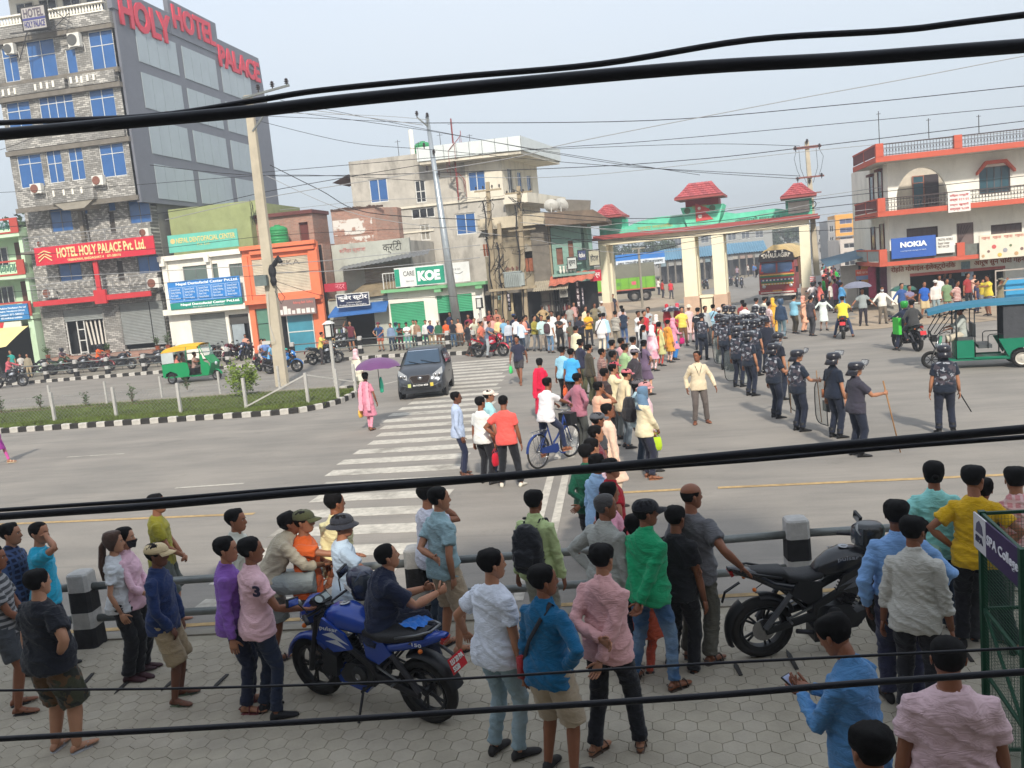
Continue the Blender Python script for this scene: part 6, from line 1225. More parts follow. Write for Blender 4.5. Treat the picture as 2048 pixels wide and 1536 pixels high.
 arm=(.05,.043,.035,.038,.024);lg=(.078,.062,.050,.054,.034)
 fa=W_**.7*(.86 if fem else 1)
 for S_,E_,w_ in((SL,eL,wL),(SR,eR,wR)):
  m1=(S_+E_)/2;m2=E_+(w_-E_)*.3;b.tbe([S_,m1,E_,m2,w_],[r*fa for r in arm],8)
 for h_,k_,a_ in((hipL,kL,aL),(hipR,kR,aR)):
  m2=k_+(a_-k_)*.3;b.tbe([h_,(h_+k_)/2,k_,m2,a_,a_-V3(0,0,.03)],[r*fa for r in lg]+[.036],8)
 def hand(E_,w_,side,curl,nrm):
  d=unit(w_-E_);n_=nrm-d*np.dot(nrm,d);n_=unit(n_)if np.linalg.norm(n_)>1e-3 else unit(np.cross(d,V3(0,0,1)));s_=np.cross(d,n_)*side
  pc=[w_,w_+d*.03,w_+d*.065,w_+d*.09];
  rings=[]
  for q,(a_,c_)in zip(pc,((.024,.018),(.034,.016),(.040,.015),(.038,.011))):rings.append([q+s_*a_*cos(2*PI*j/8)+n_*c_*sin(2*PI*j/8)for j in rn(8)])
  b.lf(rings)
  if lod==0:fn=((.03,.055),(.01,.065),(-.01,.062),(-.03,.05))
  else:fn=((.029,.068),(.010,.078),(-.010,.073),(-.029,.056))
  for o_,L_ in fn:
   r0=w_+d*.08+s_*o_;dd=d;pts=[r0];
   for k in rn(3):
    ang=curl*(.55,.75,.6)[k]*1.3;dd=unit(dd*cos(ang)+np.cross(np.cross(dd,n_),dd)*sin(ang));pts.append(pts[-1]+dd*L_*(.45,.32,.25)[k])
   b.tbe(pts,[.0095,.0088,.0078,.006],5)
  t0=w_+d*.025+s_*.026;td=unit(s_*.75+d*.65+n_*.25);t1=t0+td*.035;td2=unit(td*.8+d*.5+n_*curl*.7);b.tbe([t0,t1,t1+td2*.032,t1+td2*.05],[.013,.011,.009,.006],5)
 nl=p.get('nL');nr_=p.get('nR')
 hand(eL,wL,-1,p['cL'],V3(*nl)if nl else V3(1,-.1,.1));hand(eR,wR,1,p['cR'],V3(*nr_)if nr_ else V3(-1,-.1,.1))
 footm=MB();
 def footloft(mb,a_,yaw,sc_=1.,dz=0.,hh=1.,f=None):
  d=rz3(R(yaw))@V3(0,1,0);pitch=f or 0;dn=V3(0,0,-1)
  if pitch:d=unit(d*cos(R(pitch))+V3(0,0,-sin(R(pitch))));dn=unit(np.cross(np.cross(d,V3(0,0,-1)),d))
  s_=np.cross(d,-dn);base=a_+dn*.085;rings=[]
  for y,hw,h_ in((-.062,.018,.03),(-.055,.029,.055),(-.03,.034,.085),(.02,.036,.088),(.07,.040,.062),(.12,.045,.045),(.16,.042,.034),(.185,.028,.026),(.197,.012,.018)):
   c=base+d*(y*(.9+.1*sc_));hw*=sc_;h2=h_*hh;rings.append([c+s_*hw*cos(q)+(-dn)*(h2*.5+h2*.5*sin(q)+dz)for q in(2*PI*j/8+.39 for j in rn(8))])
  mb.lf(rings)
 shoe=sp.get('shoe','shoe');bare=shoe in('sandal','flip','bare')
 fps=((aL,p['yL'],p.get('pL',0)),(aR,p['yR'],p.get('pR',0)))
 if bare:
  for a_,yw,pt in fps:footloft(b,a_,yw,.93,.018 if shoe!='bare'else 0,.85,pt)
 hm_=[]
 out['body']=(b,['skin'])
 if lod==2 or(lod==1):
  for sx_ in(-1,1):
   c=V3(*hdp(.525,sx_*.36,0));c=c+V3(0,.0035,0);
   b2=len(b.v)
   for r_,m_,dy in((.0135,1,.0),(.0065,2,.0035)):
    ringv=[HM(c+V3(sx_*.000+r_*cos(q),dy-.25*sx_*r_*cos(q)*sx_*0-abs(r_*cos(q))*.25,r_*(.52 if m_==1 else.75)*sin(q)))for q in(2*PI*k/8 for k in rn(8))]
    b.add(ringv+[HM(c+V3(0,dy+.001,0))],[(k,(k+1)%8,8)for k in rn(8)],m_)
   c=V3(*hdp(.60,sx_*.36,0));pts=[HM(V3(*hdp(.585+.018*sin(PI*q),sx_*(.14+.42*q),.001,True)))for q in(0,.33,.66,1)];b.tbe(pts,[.0022,.0032,.003,.0018],4,2)
  pts=[HM(V3(*hdp(.222-.006*abs(q),q*.30,.0015,True)))for q in(-1,-.4,0,.4,1)];b.tbe(pts,[.002,.0048,.0045,.0048,.002],5,3)
  if sp.get('beard'):pass
 if not bare:
  for a_,yw,pt in fps:
   m_=MB();footloft(m_,a_,yw,1.12,.004,1.08,pt)
   if shoe=='boot':m_.tbe([a_+V3(0,0,-.03),a_+V3(0,0,.12)],[.05,.056],8)
   out['shoe.%s'%('l'if a_ is aL else 'r')]=(m_,['shoe'])
 elif shoe!='bare':
  for a_,yw,pt in fps:
   m_=MB();footloft(m_,a_,yw,1.04,-.004,.24,pt);d=rz3(R(yw))@V3(0,1,0);
   if pt:d=unit(d*cos(R(pt))+V3(0,0,-sin(R(pt))))
   s_=np.cross(d,V3(0,0,1));c=a_-V3(0,0,.085)
   if shoe=='flip':
    for q in(-1,1):m_.tbe([c+d*.13+V3(0,0,.03),c+d*.09+s_*.02*q+V3(0,0,.06),c+d*.04+s_*.043*q+V3(0,0,.025)],.005,4)
   else:
    for y in(.04,.12):m_.tbe([c+d*y+s_*.045*cos(q)+V3(0,0,.012+(.062-.2*y+.02)*sin(q))for q in[PI*k/6 for k in rn(7)]],.007,4)
    m_.tbe([c+d*(-.045)+s_*.036*cos(q)+V3(0,0,.06)+d*(-.025)*sin(q)for q in[PI*k/6 for k in rn(7)]],.006,4)
   out['sandal.%s'%('l'if a_ is aL else 'r')]=(m_,['shoe'])
 vox=(.030,.020,.0135)[lod];fold=(.0,.007,.012)[lod]
 bot=sp.get('bot','trousers');b=MB();ez=.012
 st=[(-.11,.150,.105,0),(-.03,.172,.122,0),(.05,.166,.118,0),(.095,.152,.110,.002)]
 if bot in('trousers','jeans','shorts','leggings','longshorts','baggy'):
  b.lf([[tu(q)for q in rng(s,hw,hd,fy,n1,.004)]for s,hw,hd,fy in st])
  e=dict(trousers=(.098,.088,.072,.064,.062),jeans=(.095,.082,.063,.056,.052),leggings=(.09,.072,.055,.055,.045),baggy=(.11,.11,.10,.095,.085),shorts=(.105,.10,.098),longshorts=(.108,.106,.105))[bot]
  for h_,k_,a_ in((hipL,kL,aL),(hipR,kR,aR)):
   h2=h_+V3(0,0,.03)
   if bot in('shorts','longshorts'):
    end=h_+(k_-h_)*(.80 if bot=='shorts'else 1.06);b.tbe([h2,h_+(end-h_)*.35,h_+(end-h_)*.7,end],[e[0]*fa,e[0]*fa,e[1]*fa,e[2]*fa],12)
   else:
    en=a_+V3(0,0,.005);up=unit(k_-a_);en=a_+up*.01
    b.tbe([h2,h_+(k_-h_)*.4,k_,k_+(en-k_)*.4,k_+(en-k_)*.85,en],[e[0]*fa,e[1]*fa,e[2]*fa,e[3]*fa,e[4]*fa,e[4]*fa*1.08],12)
  out[{'shorts':'shorts','longshorts':'shorts','jeans':'jeans'}.get(bot,'trousers')]=(('R',b,vox,2,fold*.9,seed+3),['bot'])
 elif bot in('skirt','lungi'):
  mid=(aL+aR)/2;lo=.16 if bot=='skirt'else.14;rings=[rng(s,hw,hd,fy,n1,.006)for s,hw,hd,fy in reversed(st)]
  pc=sn(-.11)
  for k in rn(1,7):
   q=k/6;c=pc*(1-q)+(mid+V3(0,0,lo-.085))*q;w2=(.175+.06*q);rings.append([c+V3(w2*sin(2*PI*j/n1)*(1+.05*sin(j*3.1+k)),(.13+.08*q)*cos(2*PI*j/n1)*(1+.05*cos(j*2.3)),0)for j in rn(n1)])
  b.lf([[tu(x)for x in r_]for r_ in rings]);out['skirt'if bot=='skirt'else 'lungi']=(('R',b,vox,2,fold,seed+3),['bot'])
 top=sp.get('top','tee');b=MB();slv={'tee':.62,'shirt':2.,'polo':.62,'rolled':1.45,'kurta':2.,'kurtas':.7,'jacket':2.,'vest':0,'saree':.5,'half':.7}.get(top,.62)
 hem={'tee':-.10,'polo':-.10,'shirt':-.11,'half':-.10,'rolled':-.11,'kurta':-.10,'kurtas':-.10,'jacket':-.08,'saree':-.05}.get(top,-.1)
 if sp.get('tuck'):hem=.05
 fit=sp.get('fit',.012)+(.008 if top=='jacket'else 0)
 st=[]
 for s,hw,hd,fy in TR:
  if s<hem-.001:continue
  ex=fit+(.008 if.0<s<.3 else 0)*(0 if fem else 1)+(.012 if s<.1 and not sp.get('tuck')else 0);
  if s>.52:ex=.004
  st.append((s,hw,hd,fy,ex))
 rings=[[tu(q)for q in rng(hem,.166,.118,0,n1,fit+(.018 if not sp.get('tuck')else-.004))]]+[[tu(q)for q in rng(s,hw,hd,fy,n1,ex)]for s,hw,hd,fy,ex in st if s>hem+.01]
 if top in('kurta','kurtas'):
  low=[];mid=(kL+kR)/2;pc=sn(-.10);kk=sp.get('klen',1.05)
  for k in rn(5,0,-1):
   q=k/5*kk;c=pc*(1-q)+(mid+V3(0,0,-.02))*q;low.append([tu(c+V3((.178+.035*q)*W_*sin(2*PI*j/n1),(.13+.055*q)*cos(2*PI*j/n1),0))for j in rn(n1)])
  rings=low+rings
 b.lf(rings)
 sr=.058 if fem else.064
 for S_,E_,w_ in((SL,eL,wL),(SR,eR,wR)):
  if slv<=0:continue
  inn=sn(.40)*.4+S_*.6;a2=S_+(E_-S_)*.35;fx=fa
  sh_=S_+unit(S_-sn(.42))*.004
  if slv<=1:
   en=S_+(E_-S_)*slv;b.tbe([inn,sh_,S_+(E_-S_)*slv*.5,en],[.066*fx,(sr+.002)*fx,(sr+.001)*fx,(sr+.004)*fx],12)
  else:
   q=slv-1;en=E_+(w_-E_)*min(q,.98);b.tbe([inn,sh_,a2,E_,E_+(en-E_)*.5,en],[.064*fx,sr*fx,(sr-.006)*fx,.052*fx,.048*fx,(.040 if q>.9 else.050)*fx],12)
   if q<.9:b.tbe([en-unit(en-E_)*.035,en+unit(en-E_)*.004],[.056*fx,.054*fx],12)
 if sp.get('collar',top in('shirt','rolled','polo','half')):
  F=frame(.53);c=sn(.535)
  if lod:b.lf([[tu(c+F@V3(.066*sin(q),.062*cos(q)-.008,-.02))for q in(2*PI*j/n1 for j in rn(n1))],[tu(c+F@V3(.064*sin(q),.060*cos(q)-.004,.028-.012*max(0,cos(q))))for q in(2*PI*j/n1 for j in rn(n1))]])
 nm={'tee':'t_shirt','polo':'polo_shirt','kurta':'tunic','kurtas':'tunic','jacket':'jacket','saree':'blouse'}.get(top,'shirt')
 out[nm]=(('R',b,vox,2 if lod else 1,fold*1.15,seed),['top'])
 hk=sp.get('hair','short');b=MB();nr,ns=((9,12),(16,24),(26,40))[lod];sd=seed*1.3
 if hk!='none':
  th={'short':.019,'buzz':.007,'bald':.0025,'messy':.022,'long':.02,'pony':.014,'bun':.013,'scarf':.016}.get(hk,.015)
  def hf(t,a):
   hl=hairline(a,hk);k=sst(hl-.05,hl+.10,t)
   nz_=noise.noise((sin(a)*4+sd,cos(a)*4,t*7))*.5+noise.noise((sin(a)*9+sd,cos(a)*9,t*14))*.35
   if hk=='bald':k*=sst(.9,.6,t)if abs(a)>.8 else.2
   thick=th*(1+.55*nz_ if hk!='scarf'else 1)*(1+.35*sst(.7,1,t)if hk!='buzz'else 1)
   if hk in('short','messy'):thick*=.30+.70*sst(hl+.02,hl+.34,t)*(1.15 if abs(a)<1 else 1)
   return thick*k-.006*(1-k)
  headgrid(nr,ns,hf,HM,b)
  if hk in('pony','long','bun','scarf'):
   if hk=='bun':
    c=hb+HF@(V3(0,-.105,.10)*hs);b.lt([(.001,-.03),(.024,-.02),(.033,0),(.024,.02),(.001,.03)],9,0,MT(tu(c)))
   elif hk in('pony','long'):
    c0=HM((0,-.098,.11));c1=HM((0,-.125,.08));c2=tu(sn(.42)+CF@V3(0,-.135,0));c3=tu(sn(.26)+CF@V3(.01,-.13,0));w0=.022 if hk=='pony'else.06
    b.tbe([c0,c1,c2,c3],[.018 if hk=='pony'else.06,w0,w0*1.1,w0*.5],9,flat=.6 if hk=='long'else 1)
   else:
    b.tbe([HM((0,-.02,.10)),HM((0,-.03,.0)),tu(sn(.49)+CF@V3(0,.0,0)),tu(sn(.38)+CF@V3(0,-.01,0))],[(.085,.10),(.08,.095),(.13,.10),(.17,.13)],n1,up=tu(CF@V3(0,1,0)))
  nm={'scarf':'head_scarf'}.get(hk,'hair');out[nm]=(('S',b),['hair'])
 cap=sp.get('cap')
 if cap in('cap','beret','whitecap','hat','bucket'):
  b=MB()
  def cf(t,a):
   k=sst(.60,.66,t);return.024*k-.01*(1-k)
  headgrid(nr,ns,cf,HM,b)
  if cap in('cap',):
   V=[];n_=9
   for j in rn(n_):
    q=-1.05+2.1*j/(n_-1);p0=hdp(.66,q,.02,False);V+=[HM(p0),HM((p0[0]*1.05,p0[1]+.075*cos(q*1.15),p0[2]-.012-.02*abs(q))),HM((p0[0],p0[1],p0[2]-.008)),HM((p0[0]*1.05,p0[1]+.075*cos(q*1.15),p0[2]-.018-.02*abs(q)))]
   F_=[]
   for j in rn(n_-1):a_=4*j;F_+=[(a_,a_+1,a_+5,a_+4),(a_+2,a_+6,a_+7,a_+3),(a_+1,a_+3,a_+7,a_+5)]
   b.add(V,F_)
  if cap in('bucket','hat'):
   r0=[HM(hdp(.64,2*PI*j/20,.02,False))for j in rn(20)];r1=[HM((lambda q:(q[0]*1.1,q[1]*1.1,q[2]-.035))(hdp(.64,2*PI*j/20,.055,False)))for j in rn(20)];r2=[tu(np.array(q)-np.array([0,0,.006]))for q in r1];b.lf([r0,r1,r2],**OC)
  out['cap']=(('S',b),['cap'])
 if cap=='helmet':
  b=MB();headgrid(nr,ns,lambda t,a:.045 if(abs(a)>.85 or t>.78)else(.045 if t<.22 else.022),HM,b,t0=.02);out['helmet']=(('S',b),['cap'])
  b=MB();rings=[[HM(hdp(.42+.36*k/4,-.9+1.8*j/8,.05,False))for j in rn(9)]for k in rn(5)];b.lf(rings,**OP);out['visor']=(('S',b),['visor'])
 if cap=='riot':
  b=MB();
  def cf(t,a):k=sst(.46 if abs(a)>.8 else.62,(.5 if abs(a)>.8 else.66),t);return.045*k-.01*(1-k)
  headgrid(nr,ns,cf,HM,b);b.tbe([HM(hdp(.63 if abs(q)<.85 else.49,q,.046,False))for q in[2*PI*j/24-PI for j in rn(25)]],.006,5,cap=False)
  b.tbe([HM(hdp(.56,q,.044,False))for q in(-1.2,-1.2)],.02,6)if 0 else None
  out['helmet']=(('S',b),['cap'])
  b=MB();up_=lambda q,z,r:HM((sin(q)*(.118+r*.0),.02+cos(q)*.10+r,z))
  rings=[[up_(-1.05+2.1*j/10,z,r)for j in rn(11)]for z,r in((.165,.045),(.20,.075),(.245,.088))];b.lf(rings,**OP);out['visor']=(('S',b),['visor'])
  b=MB();b.tbe([up_(-1.05+2.1*j/10,.165,.047)for j in rn(11)],.005,4);b.tbe([up_(-1.05+2.1*j/10,.245,.09)for j in rn(11)],.005,4)
  for q in(-1.05,-.5,0,.5,1.05):b.tbe([up_(q,.165,.049),up_(q,.20,.078),up_(q,.245,.091)],.0035,4)
  out['visor_grid']=(('S',b),['cap'])
  b=MB();rings=[[HM(hdp(.50,PI+(-1.3+2.6*j/8),.045,False))for j in rn(9)],[HM((lambda v:(v[0]*1.15,v[1]*1.3-.02,v[2]-.07))(hdp(.45,PI+(-1.3+2.6*j/8),.05,False)))for j in rn(9)],[HM((lambda v:(v[0]*1.15,v[1]*1.3-.01,v[2]-.078))(hdp(.45,PI+(-1.3+2.6*j/8),.05,False)))for j in rn(9)]];b.lf(rings,**OP);out['neck_guard']=(('S',b),['cap'])
 if sp.get('mask'):
  b=MB();rings=[[HM(hdp(.06+.36*k/4,-1.25+2.5*j/10,.006+(.012 if abs(-1.25+2.5*j/10)<.3 else 0),True))for j in rn(11)]for k in rn(5)];b.lf(rings,**OP);out['face_mask']=(('S',b),['mask'])
 if sp.get('armour'):
  b=MB();rings=[[tu(q)for q in rng(s,hw,hd,fy,n1,.038)]for s,hw,hd,fy in TR if.0<s<.46]+[[tu(q)for q in rng(.49,.115,.08,-.01,n1,.02)]];b.lf(rings)
  for y,s_ in((-1,.32),(-1,.2)):c=sn(s_)+CF@V3(0,-.14,0);b.box(tu(c),(.2,.05,.08),0,0,Matrix(CF.tolist()))
  out['armour_vest']=(('R',b,vox,2,fold*1.2,seed+9),['vest'])
 if sp.get('belt')or sp.get('armour')or sp.get('tuck'):
  b=MB();F=frame(.09);c=sn(.085);r=[]
  for ds,ex in((-.018,.012),(-.018,.022),(.018,.022),(.018,.012)):r.append([tu(q)for q in rng(.085+ds,.152,.110,.002,n1,ex)])
  b.lf(r,**OC);out['belt']=(('S',b),['belt'])
 bag=sp.get('bag')
 if bag=='back':
  b=MB();c=sn(.26)+CF@V3(0,-.20,0);Mx=MT(tu(c))@Matrix(CF.tolist()).to_4x4();rings=[]
  for z,w2,d2 in((-.26,.11,.05),(-.24,.15,.08),(-.1,.165,.10),(.08,.16,.09),(.17,.13,.075),(.22,.07,.05)):rings.append([tu(Mx@Ve((w2*pwr(sin(q),.7),d2*pwr(cos(q),.7),z)))for q in(2*PI*j/16 for j in rn(16))])
  b.lf(rings);b.box(tu(c+CF@V3(0,-.10,-.1)),(.2,.04,.16),0,0,Matrix(CF.tolist()))
  for sx_ in(-1,1):b.tbe([tu(sn(.40)+CF@V3(sx_*.07,-.14,.0)),tu(sn(.47)+CF@V3(sx_*.088,-.07,.055)),tu(sn(.45)+CF@V3(sx_*.095,.07,.04)),tu(sn(.33)+CF@V3(sx_*.1,.15,0)),tu(sn(.15)+CF@V3(sx_*.15,.07,0)),tu(sn(.1)+CF@V3(sx_*.12,-.12,0))],[(.022,.006)]*6,6,up=tu(CF@V3(0,-1,.2)))
  out['backpack']=(('R',b,max(vox,.014),2,fold,seed),['bag'])
 if bag=='sling':
  b=MB();pts=[sn(.50)+CF@V3(.085,-.03,.035),sn(.42)+CF@V3(.05,-.125,0),sn(.25)+CF@V3(-.06,-.135,0),sn(.05)+CF@V3(-.17,-.09,0)];pf=[sn(.42)+CF@V3(.06,.125,0),sn(.25)+CF@V3(-.05,.135,0),sn(.05)+CF@V3(-.17,.09,0)]
  b.tbe([tu(q)for q in pts],[(.018,.004)]*4,6,up=tu(CF@V3(0,-1,0)));b.tbe([tu(pts[0])]+[tu(q)for q in pf],[(.018,.004)]*4,6,up=tu(CF@V3(0,1,0)));out['strap']=(('S',b),['strap'])
  b=MB();b.box(tu(sn(-.02)+CF@V3(-.21,0,0)),(.06,.2,.17),0,0,Matrix(CF.tolist()));out['shoulder_bag']=(('S',b),['bag'])
 if bag in('handR','handL'):
  w_=wR if bag=='handR'else wL;b=MB();c=w_+V3(0,0,-.13);
  for q in(-.03,.03):b.tbe([c+V3(q,-.07,-.04),c+V3(q*.4,-.02,.03),c+V3(q*.4,.02,.03),c+V3(q,.07,-.04)],.006,4)
  rings=[]
  for z,d2,w2 in((-.05,.09,.02),(-.1,.105,.045),(-.2,.115,.055),(-.28,.10,.05),(-.3,.08,.03)):rings.append([c+V3(w2*sin(q)*(1+.12*sin(5*q+z*30)),d2*pwr(cos(q),.6),z)for q in(2*PI*j/16 for j in rn(16))])
  b.lf(rings);out['carrier_bag']=(('S',b),['bag'])
 if sp.get('dupatta'):
  b=MB();
  def band(sx_,y0):return[sn(.48)+CF@V3(sx_*.09,-.02,.05),sn(.42)+CF@V3(sx_*.10,y0*.125,.01),sn(.25)+CF@V3(sx_*.11,y0*.15,0),sn(.0)+CF@V3(sx_*.12,y0*.17,0),V3(*(pel+V3(sx_*.13,y0*.19,-.30)))]
  for sx_ in(-1,1):b.tbe([tu(q)for q in band(sx_,-1 if sp['dupatta']=='back'else 1)],[(.05,.014),(.065,.014),(.07,.016),(.075,.018),(.08,.015)],10,up=tu(CF@V3(0,-1,0)))
  if sp['dupatta']!='back':b.tbe([tu(sn(.49)+CF@V3(sin(q)*.1,-cos(q)*.085,.04))for q in(-1.4,-.7,0,.7,1.4)],[(.03,.016)]*5,8)
  out['shawl']=(('R',b,vox,1,fold,seed+2),['shawl'])
 if sp.get('lanyard'):
  b=MB();b.tbe([tu(sn(s)+CF@V3(x,y,0))for s,x,y in((.50,-.075,.0),(.45,-.07,.105),(.33,-.03,.135),(.24,0,.135),(.33,.03,.135),(.45,.07,.105),(.50,.075,.0),(.515,.05,-.06),(.515,-.05,-.06),(.50,-.075,0))],.006,5);out['lanyard']=(('S',b),['strap'])
 out['_j']=dict(wL=wL,wR=wR,eR=eR,hb=hb,top=hb+HF@V3(0,0,HH*hs))
 return out
POSES={'stand':{},'tight':dict(hL=(-.2,.05,.82),hR=(.2,.05,.82)),'back':dict(hL=(.04,-.17,.96),hR=(-.03,-.21,.93),eL=(-1,-.25,0),eR=(1,-.25,0),cL=.6,cR=.5,nL=(0,-1,0),nR=(0,-1,0)),'backlow':dict(hL=(.02,-.19,.84),hR=(.04,-.21,.82),eL=(-1,-.35,0),eR=(1,-.35,0),cL=.7,cR=.7,nL=(0,-1,0),nR=(0,-1,0)),'hips':dict(hL=(-.19,.0,.97),hR=(.19,.0,.97),eL=(-1,-.35,0),eR=(1,-.35,0),nL=(1,0,0),nR=(-1,0,0),cL=.7,cR=.7),'hipL':dict(hL=(-.19,-.02,.97),eL=(-1,-.4,0),nL=(1,0,0),cL=.7),'hipR':dict(hR=(.19,-.02,.97),eR=(1,-.4,0),nR=(-1,0,0),cR=.7),'backL':dict(hL=(.10,-.19,1.0),eL=(-1,-.3,-.2),nL=(0,-1,0)),'backR':dict(hR=(-.10,-.19,1.0),eR=(1,-.3,-.2),nR=(0,-1,0)),'crossed':dict(hL=(.11,.20,1.19),hR=(-.11,.23,1.22),eL=(-.8,.1,-1),eR=(.8,.1,-1),nL=(0,-1,0),nR=(0,-1,0)),'front':dict(hL=(-.03,.22,.92),hR=(.04,.24,.90),eL=(-1,-.3,-.2),eR=(1,-.3,-.2),cL=.8,cR=.8,nL=(0,-1,0),nR=(0,-1,0)),'phone':dict(hL=(-.06,.33,1.13),hR=(.05,.34,1.14),eL=(-.6,-.3,-1),eR=(.6,-.3,-1),hp=-28,lean=6,nL=(0,0,1),nR=(0,-.2,1),cL=.5,cR=.5),'point':dict(hR=(.36,.46,1.42),eR=(1,0,-.6),cR=.2,nR=(0,0,-1)),'pointL':dict(hL=(-.36,.46,1.42),eL=(-1,0,-.6),cL=.2,nL=(0,0,-1)),'shade':dict(hR=(.13,.07,1.56),eR=(1,.7,.1),nR=(-1,-.3,0),cR=.2),'walk':dict(FL=(-.09,.26,.0),FR=(.09,-.28,.05),pR=28,hL=(-.25,-.16,.84),hR=(.25,.2,.86),lean=4),'walk2':dict(FL=(-.09,-.22,.04),FR=(.09,.2,0),pL=24,hL=(-.25,.14,.85),hR=(.25,-.12,.84),lean=4),'lean':dict(lean=38,pel=(0,-.12,.90),hL=(-.16,.36,.98),hR=(.16,.36,.98),eL=(-1,-.1,-.3),eR=(1,-.1,-.3),hp=26,nL=(0,0,-1),nR=(0,0,-1),FL=(-.1,-.15,0),FR=(.1,-.12,0)),'leanfoot':dict(lean=46,pel=(0,-.14,.91),hL=(-.02,.42,1.02),hR=(.12,.40,1.02),eL=(-1,-.1,-.5),eR=(1,-.1,-.5),hp=30,nL=(0,0,-1),nR=(0,0,-1),FL=(-.1,-.2,0),FR=(.12,.22,.42),kR=(.35,1,.2)),'arms_out':dict(hL=(-.50,.12,.92),hR=(.50,.12,.92),eL=(-.3,-1,-.2),eR=(.3,-1,-.2)),'stick':dict(hR=(.20,.42,1.12),eR=(.6,-.4,-1),cR=.95,nR=(-1,0,0),hL=(-.24,.08,.82)),'shield':dict(hR=(.22,.34,1.05),eR=(.8,-.4,-1),cR=.95,nR=(-1,0,0),hL=(-.24,.04,.82),hy=25),'ride':dict(pel=(0,-.02,.80),lean=16,FL=(-.16,.12,.28),FR=(.16,.12,.28),hL=(-.30,.52,1.08),hR=(.30,.52,1.08),eL=(-1,-.4,-.6),eR=(1,-.4,-.6),cL=.9,cR=.9,hp=8,kL=(-.2,1,.3),kR=(.2,1,.3),nL=(0,0,-1),nR=(0,0,-1)),'rideL':dict(pel=(0,-.02,.80),lean=14,FL=(-.34,.06,.0),FR=(.34,.06,.0),hL=(-.30,.50,1.06),hR=(.30,.50,1.06),eL=(-1,-.4,-.6),eR=(1,-.4,-.6),cL=.9,cR=.9,kL=(-.4,1,.3),kR=(.4,1,.3),nL=(0,0,-1),nR=(0,0,-1)),'sit':dict(pel=(0,0,.47),lean=4,FL=(-.12,.42,0),FR=(.12,.42,0),hL=(-.14,.35,.60),hR=(.14,.35,.60),nL=(0,0,-1),nR=(0,0,-1)),'cycle':dict(pel=(0,-.05,.93),lean=18,FL=(-.12,.30,.36),FR=(.14,.0,.10),hL=(-.16,.48,1.08),hR=(.2,.50,1.10),eL=(-1,-.4,-.6),eR=(1,-.4,-.6),cL=.8,cR=.8,hp=6,kL=(-.1,1,.4),nL=(0,0,-1),nR=(0,0,-1)),'hold':dict(hR=(.12,.32,1.05),eR=(.8,-.5,-1),nR=(0,0,1),cR=.5),'armup':dict(hR=(.22,.30,1.62),eR=(1,.2,-.3),cR=.6),'chin':dict(hR=(.06,.14,1.46),eR=(.7,.1,-1),nR=(0,-1,0),cR=.7,hL=(.09,.2,1.15),eL=(-.8,0,-1),nL=(0,-1,0)),}
_cl={}
